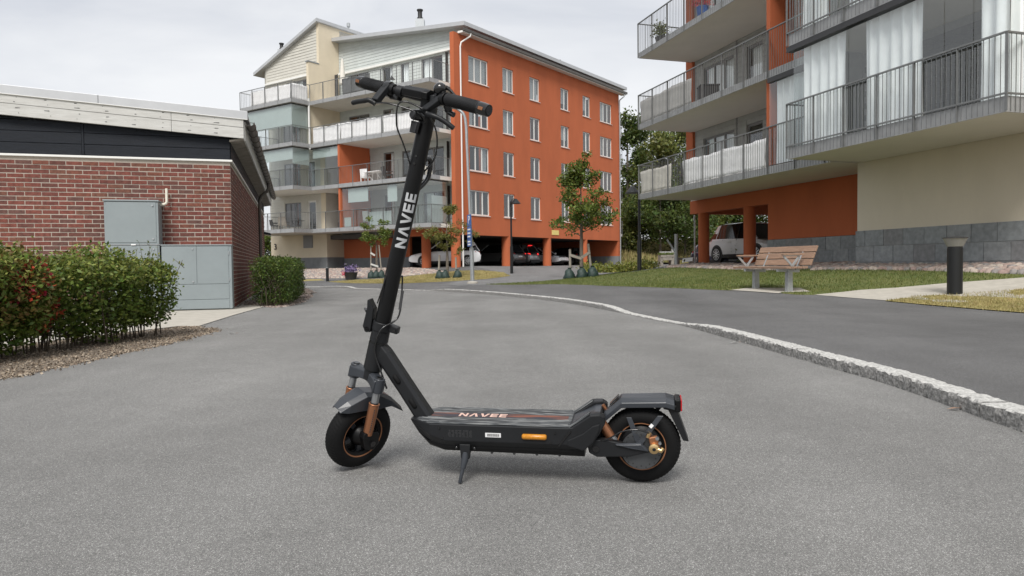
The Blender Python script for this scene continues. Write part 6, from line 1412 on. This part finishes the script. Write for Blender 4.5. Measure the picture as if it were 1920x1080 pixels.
# lamp posts
def lamp(px, py, top, lb, wide, hd=1):
    p = hit(px, py, KERB); h_ = (py-top)/FPX*p.y; z = gz_at(p.x, p.y); o = thing('street_lamp', lb, 'street lamp', (p.x,p.y,z)); b = h_*.37
    MB().cyl((0,0,-.1),(0,0,b),wide,n=14).build('pole_base', 'black_pole', o, smooth=40); MB().cyl((0,0,b),(0,0,h_-.10),wide*.62,n=14).build('pole', 'black_pole', o, smooth=40)
    MB().tube([(0,0,h_-.12),(hd*.05,0,h_+.0),(hd*.16,0,h_+.06),(hd*.26,0,h_+.02)], .025, 8).build('arm', 'black_pole', o, smooth=50)
    MB().lathe([(.04,.16),(.09,.13),(.30,-.12),(.285,-.13),(.0,-.10)], (hd*.26,0,h_-.10),(0,0,1),20).build('lamp_shade', 'black_pole', o, smooth=40); return o
lamp(959.5, 513, 375, 'slim black street lamp before the orange garage', .085)
lamp(1199, 507.5, 352, 'slim black street lamp just left of the right building', .085, -1)
p = BP(31, 19.2, 0); o = thing('street_lamp', 'black lamp pole seen between the round columns of the right building', 'street lamp', (p.x,p.y,g(p.x,p.y)))
MB().cyl((0,0,0),(0,0,1.5),.09,n=12).build('pole_base', 'black_pole', o, smooth=40); MB().cyl((0,0,1.5),(0,0,4.2),.055,n=12).build('pole', 'black_pole', o, smooth=40)
# light mast with parking sign
p = hit(886, 532, KERB); o = thing('light_mast', 'tall grey galvanised light mast carrying a blue parking sign', 'light mast', (p.x,p.y,gz_at(p.x,p.y)))
k = p.y/FPX
MB().cyl((0,0,-.05),(-.02,0,67*k),.072,n=16).build('lower_pole', 'galvanised', o, smooth=40)
MB().tube(spline([(-.02,0,67*k),(-5*k,0,200*k),(-7*k,0,262*k),(-8*k,0,295*k),(-12*k,0,315*k),(-24*k,0,326*k)],4), .048, 12).build('upper_pole', 'galvanised', o, smooth=40)
MB().hexa([(-24*k,-.12,325*k),(-24*k-.55,-.14,331*k),(-24*k-.55,.14,331*k),(-24*k,.12,325*k),(-24*k,-.1,328*k),(-24*k-.5,-.1,334*k),(-24*k-.5,.1,334*k),(-24*k,.1,328*k)]).build('luminaire', 'galvanised', o, bevel=.01)
MB().lathe([(.20,-.0),(.20,.06),(.09,.09)],(0,0,0),(0,0,1),16).build('base_flange', 'concrete', o, smooth=40)
sa = R(68)      # sign faces along the road, seen at a slant
SMx = Matrix.Rotation(-sa, 4, 'Z')
def splate(z0, z1, name, m, w=.2): 
    mb = MB().box((-w,-.105,z0),(w,-.085,z1)); return mb.build(name, m, o, local=SMx, bevel=.004)
s1 = splate(2.05*1.0-.0, 2.45, 'parking_sign', 'sign_blue'); s2 = splate(1.60, 2.03, 'sign_plate', 'sign_blue'); splate(1.32, 1.58, 'sign_plate', 'sign_blue')
fac = Matrix.Translation(p)@Matrix.Translation((0,0,gz_at(p.x,p.y)-p.z))@SMx
place_text('sign_letter', 'P', .40, fac @ Matrix.Translation((0,-.106,2.25)) @ Matrix.Rotation(R(90),4,'X'), 'sign_white', s1, .001)
for zz in (1.93,1.80,1.68,1.50,1.40): MB().box((-.15,-.108,zz-.03),(.15,-.106,zz+.02)).build('sign_lettering', 'sign_white', s2, local=SMx)
# ------------------------------------------------------------------ planter benches, sign board, posts by the yard
p = hit(1250, 499, KERB+.02); o = thing('planter_table', 'grey timber planter bench with green growth on top beyond the lawn', 'planter', (p.x,p.y,p.z), R(8)); k = p.y/FPX
MB().box((-14*k,-.3,17*k),(12*k,.3,21*k)).build('planter_top', 'grey_wood', o); q = leaf_mesh('greenery', np.stack([rng.uniform(-14*k,12*k,500),rng.uniform(-.3,.3,500),21*k+np.abs(rng.normal(0,.05,500))],1), .1, 'leaf_mid', o); q['kind'] = 'stuff'
for x in (-12*k, 9*k): MB().box((x-.09,-.25,-.1),(x+.09,.25,17*k)).build('leg', 'grey_wood', o)
MB().box((-10.5*k,-.28,11*k),(7.5*k,-.2,17*k)).build('apron', 'grey_wood', o)
p = hit(1281, 497, KERB+.02); o = thing('timber_barrier', 'low grey timber rail beside the blue car', 'barrier', (p.x,p.y,p.z), R(5)); k = p.y/FPX
MB().box((-13*k,-.08,9*k),(16*k,.08,14*k)).build('rail', 'grey_wood', o)
for x in (-12*k, 15*k): MB().box((x-.08,-.1,-.1),(x+.08,.1,15*k)).build('post', 'grey_wood', o)
p = hit(1268, 499, KERB+.02); o = thing('barrier_post', 'galvanised post with a slanting bar near the blue car', 'post', (p.x,p.y,p.z)); k = p.y/FPX
MB().cyl((0,0,-.1),(0,0,60*k),.07,n=10).build('post', 'galvanised', o, smooth=40); MB().bar((0,.1,25*k),(-16*k,.1,50*k),.06,.06).build('slanting_bar', 'galvanised', o)
p = hit(1277, 494, KERB+.02); q = p+Vector((0,2.5,0)); o = thing('concrete_wall', 'low pale concrete retaining wall left of the blue car', 'wall', (q.x,q.y,g(q.x,q.y))); k = q.y/FPX
MB().box((-28*k,-.15,-.2),(-6*k,.15,24*k)).build('wall_block', 'mortar_grey', o, bevel=.02); MB().box((-5.7*k,-.15,-.2),(2*k,.15,29*k)).build('wall_block', 'mortar_grey', o, bevel=.02)
p = BP(24.5, 14.6, 0); p.z = g(p.x,p.y)+KERB+.1; o = thing('notice_sign', 'small tilted white notice in the cobbles by the left round column', 'sign', p, R(-10))
MB().hexa([(-.20,-.02,.04),(.20,-.02,.09),(.20,.0,.09),(-.20,.0,.04),(-.16,.06,.20),(.23,.06,.24),(.23,.08,.24),(-.16,.08,.20)]).build('board', 'sign_white', o)
for x in (0,.2): MB().bar((x*.6,.09,.0),(x*.6+.02,.11,.34),.015,.015).build('stake', 'grey_wood', o)
MB().hexa([(-.14,-.012,.08),(-.08,-.012,.085),(-.08,-.008,.085),(-.14,-.008,.08),(-.12,.03,.165),(-.07,.03,.17),(-.07,.034,.17),(-.12,.034,.165)]).build('printed_mark', 'car_black', o)
# ------------------------------------------------------------------ cars
def car(label, pos, head, paint, kind, brake=False, face=1):
    """x forward, y left; body lofted along x; kind: suv / sedan"""
    L, W, H = {'suv': (4.35,1.80,1.58), 'crossover': (4.65,1.88,1.62), 'sedan': (4.65,1.83,1.44), 'hatch': (4.25,1.78,1.46)}[kind]
    o = thing('parked_car', label, 'car', pos, head, group=None)
    x0 = -L/2; wb = L*.60; xr = x0+L*.185; xf = xr+wb; zb = .20; belt = H*.60
    def ring(x, z0, z1, z2, w0, w1, w2):      # bottom, shoulder, belt
        return [(x,-w0,z0),(x,w0,z0),(x,w1,z1*.55+z0*.45),(x,w1,z1),(x,w2,z2),(x,-w2,z2),(x,-w1,z1),(x,-w1,z1*.55+z0*.45)]
    h = W/2; hood = belt-.06 if kind != 'sedan' else belt-.12
    st = [ring(x0+.02,.42,.62,.70,h*.80,h*.84,h*.80), ring(x0+.10,.30,.72,.86,h*.88,h*.93,h*.86), ring(x0+.35,.24,.80,belt+.02,h*.93,h*.98,h*.90), ring(xr,.22,.80,belt+.01,h*.95,h,h*.92), ring(xr+wb*.3,.20,.78,belt,h*.95,h*.98,h*.92), ring(xr+wb*.7,.20,.76,belt-.02,h*.95,h*.98,h*.92), ring(xf-.15,.22,.76,hood,h*.95,h,h*.88), ring(xf+.35,.24,.72,hood-.08,h*.93,h*.97,h*.82), ring(x0+L-.18,.28,.62,hood-.20,h*.86,h*.88,h*.74), ring(x0+L-.03,.34,.52,.62,h*.74,h*.76,h*.62)]
    body = MB().loft(st).build('body', paint, o, smooth=40, bevel=.02)
    # cabin
    rz = H; ws = xf-.25; rr = x0+(.10 if kind != 'sedan' else .65)
    base = [(rr,h*.86),(ws,h*.86)]; top = [(rr+(.42 if kind != 'sedan' else .75),h*.66),(ws-.80,h*.68)]
    zb_ = belt-.02
    cab = MB().loft([[(rr,-h*.84,zb_),(rr,h*.84,zb_),(rr+.35,h*.885,zb_+.01),(ws-.3,h*.885,zb_-.01),(ws+.10,h*.78,zb_-.05),(ws+.10,-h*.78,zb_-.05),(ws-.3,-h*.885,zb_-.01),(rr+.35,-h*.885,zb_+.01)],
                     [(top[0][0],-h*.62,rz-.06),(top[0][0],h*.62,rz-.06),(top[0][0]+.3,h*.67,rz-.035),(top[1][0]-.2,h*.67,rz-.03),(top[1][0],h*.60,rz-.06),(top[1][0],-h*.60,rz-.06),(top[1][0]-.2,-h*.67,rz-.03),(top[0][0]+.3,-h*.67,rz-.035)]])
    cab.build('window_glass', 'car_glass', o, smooth=30)
    roof = MB().loft([[(top[0][0]-.06,-h*.63,rz-.07),(top[0][0]-.06,h*.63,rz-.07),(top[0][0]+.3,h*.69,rz-.045),(top[1][0]-.2,h*.69,rz-.04),(top[1][0]+.05,h*.61,rz-.075),(top[1][0]+.05,-h*.61,rz-.075),(top[1][0]-.2,-h*.69,rz-.04),(top[0][0]+.3,-h*.69,rz-.045)],
                      [(top[0][0]+.1,-h*.5,rz-.015),(top[0][0]+.1,h*.5,rz-.015),(top[0][0]+.4,h*.56,rz),(top[1][0]-.35,h*.56,rz),(top[1][0]-.15,h*.5,rz-.02),(top[1][0]-.15,-h*.5,rz-.02),(top[1][0]-.35,-h*.56,rz),(top[0][0]+.4,-h*.56,rz)]])
    roof.build('roof', paint, o, smooth=40)
    for sg in (-1,1):
        # pillars
        pl = MB(); pl.hexa([(rr-.02,sg*h*.80,zb_),(rr+.52,sg*h*.895,zb_),(rr+.50,sg*h*.86,zb_),(rr,sg*h*.74,zb_),(top[0][0]-.08,sg*h*.62,rz-.07),(top[0][0]+.22,sg*h*.69,rz-.05),(top[0][0]+.2,sg*h*.64,rz-.06),(top[0][0]-.05,sg*h*.58,rz-.08)]); pl.build('rear_pillar', paint, o)
        MB().bar((ws+.08,sg*h*.80,zb_-.03),(top[1][0]+.02,sg*h*.635,rz-.06),.05,.06).build('front_pillar', paint, o)
        xm = (xr+xf)/2; MB().bar((xm,sg*h*.892,zb_),(xm-.06,sg*h*.675,rz-.05),.05,.02,up=(1,0,0)).build('door_pillar', 'car_black', o)
        MB().hexa([(xr+.3,sg*h*.93,.19),(xf-.3,sg*h*.93,.19),(xf-.3,sg*h*.99,.19),(xr+.3,sg*h*.99,.19),(xr+.3,sg*h*.95,.34),(xf-.3,sg*h*.95,.34),(xf-.3,sg*h*.992,.33),(xr+.3,sg*h*.992,.33)]).build('side_skirt', 'car_black', o)
        for xx in (xr+wb*.34, xf-wb*.30): MB().bar((xx-.1,sg*h*.985,belt-.14),(xx+.1,sg*h*.985,belt-.14),.03,.03).build('door_handle', paint, o)
        for xx in (xr+.35, xm, xf-.40): MB().bar((xx,sg*h*.978,.36),(xx-.01,sg*h*.935,belt-.02),.012,.012).build('door_seam', 'car_black', o)
        MB().ball((ws-.12,sg*h*1.04,belt+.07),(.09,.10,.07),12,8).build('mirror', paint, o, smooth=80)
        MB().hexa([(x0+.06,sg*h*.62,.80),(x0+.30,sg*h*.955,.80),(x0+.34,sg*h*.955,.80),(x0+.14,sg*h*.60,.80),(x0+.09,sg*h*.62,.92),(x0+.34,sg*h*.945,.93),(x0+.38,sg*h*.94,.93),(x0+.17,sg*h*.60,.92)]).build('tail_light', 'tail_lit' if brake else 'tail_red', o)
        MB().hexa([(x0+L-.16,sg*h*.55,.60),(x0+L-.42,sg*h*.93,.64),(x0+L-.48,sg*h*.90,.64),(x0+L-.24,sg*h*.55,.60),(x0+L-.22,sg*h*.55,.70),(x0+L-.50,sg*h*.92,.75),(x0+L-.55,sg*h*.88,.75),(x0+L-.30,sg*h*.55,.70)]).build('headlight', 'head_clear', o)
        for xx in (xr, xf):
            rad = .335 if kind != 'sedan' else .33
            MB().lathe([(rad+.055,0),(rad+.055,.02),(rad-.1,.025)], (xx,sg*(h-.02),rad),(0,sg,0),28).build('wheel_arch', 'car_black', o, smooth=40)
            wy = sg*(h-.10)
            wt = MB().lathe([(.19,-.11),(rad-.02,-.11),(rad,-.07),(rad,.07),(rad-.03,.115),(.235,.12)], (xx,wy,rad),(0,sg,0),32).build('wheel', 'tyre', o, smooth=40)
            rm = MB(); rm.torus((xx,wy+sg*.112,rad),(0,1,0),.225,.012,32,6)
            for q in range(10): t = 2*math.pi*q/10; rm.bar((xx+.03*math.cos(t),wy+sg*.118,rad+.03*math.sin(t)),(xx+.22*math.cos(t),wy+sg*.114,rad+.22*math.sin(t)),.034,.018,up=(0,1,0))
            rm.build('rim', 'alloy', wt)
    MB().box((x0-.005,-.26,.62),(x0+.03,.26,.73)).build('number_plate', 'plate_white', o)
    MB().box((x0+L-.04,-.26,.40),(x0+L+.0,.26,.50)).build('number_plate', 'plate_white', o)
    MB().hexa([(x0-.01,-h*.70,.22),(x0-.01,h*.70,.22),(x0+.30,h*.90,.22),(x0+.30,-h*.90,.22),(x0-.0,-h*.72,.44),(x0-.0,h*.72,.44),(x0+.26,h*.94,.44),(x0+.26,-h*.94,.44)]).build('rear_bumper', 'car_black', o, bevel=.02)
    MB().box((x0+.05,-h*.5,belt+.03),(x0+.10,h*.5,belt+.05)).build('boot_strip', 'car_black', o)
    MB().box((x0+L-.12,-h*.55,.26),(x0+L-.015,h*.55,.38)).build('grille', 'car_black', o)
    if brake: MB().box((top[0][0]-.10,-.25,rz-.075),(top[0][0]-.04,.25,rz-.045)).build('high_brake_light', 'tail_lit', o)
    MB().box((x0+.5,-h*.8,.12),(x0+L-.5,h*.8,.25)).build('underbody', 'car_black', o)
    return o
def apos(s, t): p = AP(s, t, 0); p.z = g(p.x, p.y)+.075; return p
ang = lambda v: math.atan2(v[1], v[0])
car('white sports utility car under the corner of the orange building', apos(1.9,2.55), ang(-VA)+math.pi-.0 if False else ang(VA*-.0+UA*-.62+VA*.78), 'car_white', 'crossover')
car('dark grey car reversed into the orange garage left of the car with lit lights', apos(8.3,3.4), ang(VA), 'car_grey', 'suv')
car('silver car with lit red tail lights in the orange garage', apos(10.4+.35,3.8), ang(VA), 'car_silver', 'suv', brake=True)
car('low white saloon car facing out of the orange garage', apos(13.4,3.1), ang(-VA), 'car_white', 'sedan')
car('dark grey car at the far right end of the orange garage', apos(18.6,4.2), ang(VA), 'car_grey', 'hatch')
p = BP(0,0,0)
wc = Vector((8.7+.62, 30.0-1.25, 0)); wc = BP(23.95, 17.35, 0); wc.z = g(wc.x,wc.y)+.085
car('white sports utility car behind the round columns of the right building', wc, ang(-D2), 'car_white', 'suv')
p = Vector((.2525*50+1.6, 49.0, 0)); p.z = g(p.x,p.y)+.095
car('dark blue hatchback parked behind the left round column', p, ang(-D2), 'car_blue', 'hatch')
# ------------------------------------------------------------------ trees
def limb_tree(o, H, crown_z, spread, nl, r0, m='bark', lean=(0,0), seed=0):
    r = random.Random(seed); mb = MB(); top = Vector((lean[0], lean[1], H*.92))
    tr = [Vector((0,0,-.15))+(top)*t+Vector((r.gauss(0,.02)*H*.15*t, r.gauss(0,.02)*H*.15*t, 0)) for t in (0,.15,.35,.55,.75,1)]
    mb.tube(tr, [r0*1.25,r0,r0*.85,r0*.62,r0*.38,r0*.08], 10); tips = []
    for k in range(nl):
        t = crown_z+(1-crown_z)*r.random()**1.1*.9; i = min(int(t*5), 4); b = Vector((0,0,0)).lerp(top, t); a = r.random()*6.28+k*2.4
        ln = spread*(1.05-.75*(t-crown_z)/(1-crown_z))*r.uniform(.6,1.05); e_ = b+Vector((math.cos(a)*ln, math.sin(a)*ln, ln*r.uniform(.25,.8)))
        m_ = b.lerp(e_,.5)+Vector((0,0,-.06*ln)); mb.tube([b, m_, e_], [r0*.34*(1.2-t),r0*.2*(1.2-t),.006], 6, cap=False); tips += [e_, m_.lerp(e_,.5), m_]
        for j in range(3):
            a2 = a+r.uniform(-1,1); e2 = m_.lerp(e_, r.random())+Vector((math.cos(a2), math.sin(a2), r.uniform(.0,.8)))*ln*.35; mb.tube([m_.lerp(e_,.3), e2], [r0*.1,.004], 5, cap=False); tips.append(e2)
    mb.build('trunk', m, o, smooth=60); tips.append(top); return tips
def crown(o, tips, n, rad, size, m, name='crown', squash=.8, aspect=.55):
    T = np.array([tuple(t) for t in tips]); w = rng.uniform(.5,1.5,len(T)); k = rng.choice(len(T), n, p=w/w.sum())
    d = rng.normal(size=(n,3)); d /= np.linalg.norm(d,axis=1)[:,None]; rr = rad*rng.uniform(0,1,(n,1))**.5; P = T[k]+d*rr*np.array([1,1,squash])
    q = leaf_mesh(name, P, size, m, o, aspect=aspect); q['kind'] = 'stuff'; return q
# young staked trees with watering bags
def bag(label, x, y, s=1.0):
    z = gz_at(x, y); o = thing('watering_bag', label, 'watering bag', (x,y,z)); r = random.Random(x); rings = []
    for zz, rr in ((0,.25),(.05,.27),(.20,.235),(.33,.19),(.42,.13),(.47,.06),(.52,.09)):
        ph_ = r.uniform(-.03,.03); rings.append([(ph_+math.cos(a)*rr*s*(1+.10*math.sin(3*a+zz*9)+.10*math.sin(7*a+zz*21)+r.uniform(-.06,.06)), math.sin(a)*rr*s*.9, zz*s) for a in np.linspace(0,2*math.pi,17)[:-1]])
    MB().loft(rings).build('bag', 'bag_green', o, smooth=70); MB().tube([(.06*s,0,.47*s),(.14*s,0,.56*s),(.2*s,0,.52*s)], .012, 6).build('strap', 'bag_green', o); return o
def stake(label, x, y, h, w=.05, lean=0):
    z = gz_at(x,y); o = thing('tree_stake', label, 'stake', (x,y,z)); MB().tube([(0,0,-.1),(lean*h,0,h)], [w,w*.92], 8).build('post', 'grey_wood', o, smooth=50)
    MB().cyl((lean*h,0,h-.0),(lean*h,0,h+.01),w*.7,n=8).build('end_grain', 'bench_wood', o); return o
def px_xy(px, Y): r = ray(px, 500); return r.x*Y, Y
# tree on the green lawn
b = hit(1090.5, 521, KERB); k = b.y/FPX
o = thing('young_tree', 'young leafy tree between two stakes before the orange building', 'tree', (b.x,b.y,gz_at(b.x,b.y)))
Ht = 230*k; tips = limb_tree(o, Ht, .36, 1.15, 20, .075, seed=4)
tips += [Vector((random.gauss(0,.42), random.gauss(0,.42), Ht*random.uniform(.42,.80))) for _ in range(26)]+[Vector((random.gauss(.05,.12), random.gauss(0,.12), Ht*random.uniform(.8,1.0))) for _ in range(9)]
crown(o, tips, 5600, .27, .12, 'leaf_mid')
k = b.y/FPX
for px, h_, ln, lb in ((1069,55*k,0,'straight timber stake left of the leafy lawn tree'),(1110,62*k,-.11,'leaning timber stake right of the leafy lawn tree')):
    x, y = px_xy(px, b.y); stake(lb, x, y, h_, .05, ln)
for px, lb in ((1067,'dark green watering bag at the left stake of the lawn tree'),(1090,'dark green watering bag around the trunk of the lawn tree'),(1111,'dark green watering bag at the right stake of the lawn tree')):
    x, y = px_xy(px, b.y-.12); bag(lb, x, y, .82)
z = b.z; x0, y0 = px_xy(1069, b.y); x1, y1 = px_xy(1106, b.y)
ob = thing('stake_tie', 'left board tying the lawn tree to its stake', 'board', (x0,y0,z)); MB().bar((x0,y0-.06,z+43*k),(b.x,y0-.06,z+36*k),.03,.10).build('board', 'grey_wood', ob, world=True)
ob = thing('stake_tie', 'right board tying the lawn tree to its leaning stake', 'board', (x1,y1,z)); MB().bar((b.x,y0-.06,z+38*k),(x1,y1-.06,z+48*k),.03,.10).build('board', 'grey_wood', ob, world=True)
# small tree beside the mast
b = hit(839, 521, KERB); k = b.y/FPX
o = thing('young_tree', 'small flat-topped olive green tree behind the parking mast', 'tree', (b.x,b.y,gz_at(b.x,b.y)))
tips = limb_tree(o, 128*k, .52, .75, 12, .085, seed=9)
T2 = [Vector((random.gauss(0,.62), random.gauss(0,.5), (84+random.gauss(0,13))*k)) for _ in range(34)]+[Vector((random.gauss(.15,.2), random.gauss(0,.2), (128+random.gauss(0,5))*k)) for _ in range(8)]
crown(o, T2, 3600, .24, .10, 'leaf_pine')
for px, h_, lb in ((822,43*k,'left stake of the small olive tree'),(855,38*k,'right stake of the small olive tree')): x, y = px_xy(px, b.y); stake(lb, x, y, h_, .055, .05 if px < 840 else 0)
for px, lb in ((824,'watering bag left of the small olive tree'),(834.5,'watering bag on the small olive tree trunk'),(857,'watering bag right of the small olive tree')): x, y = px_xy(px, b.y-.2); bag(lb, x, y, .88)
# small tree with three white stakes
b = hit(706, 520, KERB); k = b.y/FPX
o = thing('young_tree', 'thin young tree inside three pale stakes on the left', 'tree', (b.x,b.y,gz_at(b.x,b.y)))
limb_tree(o, 112*k, .55, .5, 8, .04, seed=3)
T2 = [Vector((random.choice((-.45,-.1,.42))+random.gauss(0,.16), random.gauss(0,.25), (82+random.gauss(0,13))*k)) for _ in range(30)]
crown(o, T2, 2200, .22, .11, 'leaf_mid')
for px, lb, ln in ((695,'left pale stake around the thin young tree',.02),(707,'rear pale stake around the thin young tree',0),(716,'right pale stake around the thin young tree',-.08)): x, y = px_xy(px, b.y+(.3 if px == 707 else 0)); stake(lb, x, y, 60*k, .04, ln)
ob = thing('stake_tie', 'upper cross board between the pale stakes', 'board', (b.x,b.y,b.z)); MB().bar((b.x-10*k,b.y-.05,b.z+46*k),(b.x-2*k,b.y-.05,b.z+41*k),.03,.10).build('board', 'larch_board', ob, world=True)
ob = thing('stake_tie', 'lower cross board between the pale stakes', 'board', (b.x,b.y,b.z)); MB().bar((b.x-10*k,b.y-.05,b.z+25*k),(b.x+4*k,b.y-.05,b.z+20*k),.03,.10).build('board', 'larch_board', ob, world=True)
for px, lb in ((696,'left watering bag under the thin young tree'),(705,'middle watering bag under the thin young tree'),(715,'right watering bag under the thin young tree')): x, y = px_xy(px, b.y-.25); bag(lb, x, y, .85)
# background woodland, one tree at a time
def bgtree(label, px, Y, H, m, n, spread, size, seed, base=None):
    x, y = px_xy(px, Y); z = (g(max(-60,min(60,x)), min(y,95))-.1) if base is None else base
    o = thing('woodland_tree', label, 'tree', (x,y,z), group=None); tips = limb_tree(o, H, .16, spread, 26, .02*H*.75, seed=seed)
    r = random.Random(seed); tips += [Vector((r.gauss(0,spread*.5), r.gauss(0,spread*.5), H*r.uniform(.12,.9))) for _ in range(26)]
    crown(o, tips, n, spread*.27, size, m); return o
bgtree('tall dark tree directly right of the orange building', 1178, 78, 17.5, 'leaf_dark', 8500, 3.6, .36, 21, 1)
bgtree('broad green tree showing in the gap left of the right building', 1222, 84, 16.0, 'leaf_olive', 8500, 4.0, .38, 22, 1.5)
bgtree('tall olive tree touching the left balcony tips of the right building', 1262, 74, 14.8, 'leaf_olive', 8500, 4.0, .34, 23, 1.5)
bgtree('dark tree half hidden behind the right building pier', 1305, 80, 15.5, 'leaf_dark', 8500, 4.2, .36, 24, 1.5)
bgtree('low dense tree low in the gap between the buildings', 1238, 68, 8.5, 'leaf_dark', 8000, 3.4, .30, 25, 1.2)
bgtree('low leafy tree seen through the carport left bay', 1350, 78, 9.5, 'leaf_olive', 8000, 4.2, .32, 26, 1.2)
bgtree('dark leafy tree seen through the carport right bay', 1405, 76, 9.0, 'leaf_dark', 8000, 4.2, .32, 27, 1.2)
bgtree('bushy tree at the foot of the far end of the orange building', 1172, 70, 5.5, 'leaf_olive', 6000, 2.2, .26, 28, .6)
bgtree('bushy low tree above the dry grass slope', 1206, 72, 6.5, 'leaf_olive', 6000, 3.0, .28, 31, 1.2)
bgtree('spreading dark low tree behind the timber barrier', 1285, 70, 7.0, 'leaf_dark', 7000, 3.2, .28, 32, 1.2)
bgtree('yellowish treetop peeping over the brick building roof', 400, 62, 15.0, 'leaf_pine', 6000, 2.6, .28, 29)
bgtree('thin treetop just visible over the brick roof', 308, 66, 15.6, 'leaf_olive', 1500, 1.6, .22, 33)
bgtree('low green tree left of the house number wall', 487, 72, 4.6, 'leaf_mid', 5000, 2.2, .24, 30)
# dry grass slope between the buildings
mb = MB(); 
def slope(u, v):
    x = 9.5+30*u; y = 60+34*v+4*math.sin(u*5); return (x, y, g(min(x,40), 62)+.02+min(1,v*1.6)*2.6+.25*math.sin(u*17+v*9))
mb.grid(slope, 30, 20); o = mb.build('grass_slope', 'tall_grass', smooth=80); o['kind'] = 'structure'
U = rng.uniform(0,1,26000); Vv = rng.uniform(0,.75,26000); PP = np.array([slope(a,b_) for a,b_ in zip(U,Vv)]); q = blades('tall_grass', PP, .55, 'blade_dry', lean=.35, wid=.06); tag(q, 'tall straw-coloured grass on the slope between the buildings', 'grass', kind='stuff')
# yellow-green low planting at the garage exit
def shrub_row(label, px0, px1, py, n, h, wd):
    a = hit(px0, py[0], KERB+.01); b_ = hit(px1, py[1], KERB+.01); o = thing('low_shrubs', label, 'shrubs', a); t = rng.uniform(0,1,n); P = np.outer(1-t, np.array(a))+np.outer(t, np.array(b_)); P[:,1] += rng.uniform(-.2,wd,n); P[:,0] += rng.normal(0,.15,n)
    P[:,2] = np.array(gnp(P[:,0],P[:,1]))+KERB+np.abs(rng.normal(h*.5,h*.3,n))*(.8+.25*np.sin(t*30)); q = leaf_mesh('foliage', P-np.array(a), .12, 'yellow_shrub', o); q['kind'] = 'stuff'
    P2 = P[:n//8].copy(); st = MB()
    for p_ in P2[:60]: st.tube([(p_[0]-a.x,p_[1]-a.y,g(p_[0],p_[1])+KERB-a.z),(p_[0]-a.x,p_[1]-a.y,p_[2]-a.z)],[.01,.004],4,cap=False)
    s_ = st.build('stems', 'twig', o); s_['kind'] = 'stuff'
shrub_row('low yellow-green shrubs along the far path by the black lamp', 1098, 1228, (508,503), 7000, .42, 1.6)
o = thing('low_shrubs', 'small green shrub between the round columns of the right building', 'shrubs', BP(24.0,17.0,g(*BP(24.0,17.0)[:2])+.09)); q = leaf_mesh('foliage', np.stack([rng.normal(0,.22,700),rng.normal(0,.22,700),np.abs(rng.normal(.45,.28,700))],1), .1, 'leaf_mid', o); q['kind'] = 'stuff'
MB().tube([(0,0,0),(0,0,.6)],[.02,.008],6).build('stem', 'twig', o)
# trees across the road, seen only as reflections in the balcony glass
def reftree(label, x, y, H, m, n, spread, size, seed):
    o = thing('roadside_tree', label, 'tree', (x,y,-.1)); tips = limb_tree(o, H, .22, spread, 22, .012*H, seed=seed); crown(o, tips, n, spread*.3, size, m)
reftree('tall birch across the road mirrored in the balcony glass', -15, 5.5, 13, 'leaf_olive', 6000, 2.6, .24, 41)
reftree('second birch across the road mirrored in the balcony glass', -19, 0, 14, 'leaf_olive', 6000, 2.8, .24, 42)
reftree('dark tree across the road mirrored in the balcony glass', -17, 11, 10, 'leaf_dark', 6000, 2.6, .24, 43)
# small litter: leaves and a chipped stone on the asphalt
for (px, py, lb) in ((1790,768,'dry brown leaf lying against the kerb'),(1377,643,'small pale leaf on the road below the dropped kerb'),(435,626,'pale paper scrap on the road by the gravel')):
    p = hit(px, py, .004); o = thing('fallen_leaf', lb, 'leaf', (p.x,p.y,p.z+.003)); MB().add([(-.04,0,0),(0,.014,.006),(.04,.004,.004),(0,-.014,.008)],[(0,1,2,3)]).build('blade', 'bench_wood' if 'brown' in lb else 'larch_board', o); MB().tube([(.04,.004,.004),(.06,.008,.006)],.0015,4).build('stalk', 'bench_wood', o)
# ------------------------------------------------------------------ groups of look-alike things
for o in bpy.data.objects:
    if o.parent is None and 'category' in o and 'group' not in o:
        b = o.name.split('.')[0]
        gname = {'parked_car': 'cars parked under the buildings', 'watering_bag': 'watering bags at the young trees', 'tree_stake': 'stakes of the young trees', 'young_tree': 'young staked trees', 'woodland_tree': 'trees between and behind the buildings', 'roadside_tree': 'trees across the road',
                 'street_lamp': 'black street lamps', 'privacy_cloth': 'cloths on the balcony railings', 'balcony_chair': 'chairs on the balconies', 'balcony_table': 'tables on the balconies', 'electrical_cabinet': 'grey cabinets on the brick wall', 'bollard': 'far black bollards', 'stake_tie': 'boards tying the young trees', 'apartment_building': 'apartment buildings', 'hedge': 'hedges by the brick building', 'fallen_leaf': 'litter on the road'}.get(b)
        if gname: o['group'] = gname
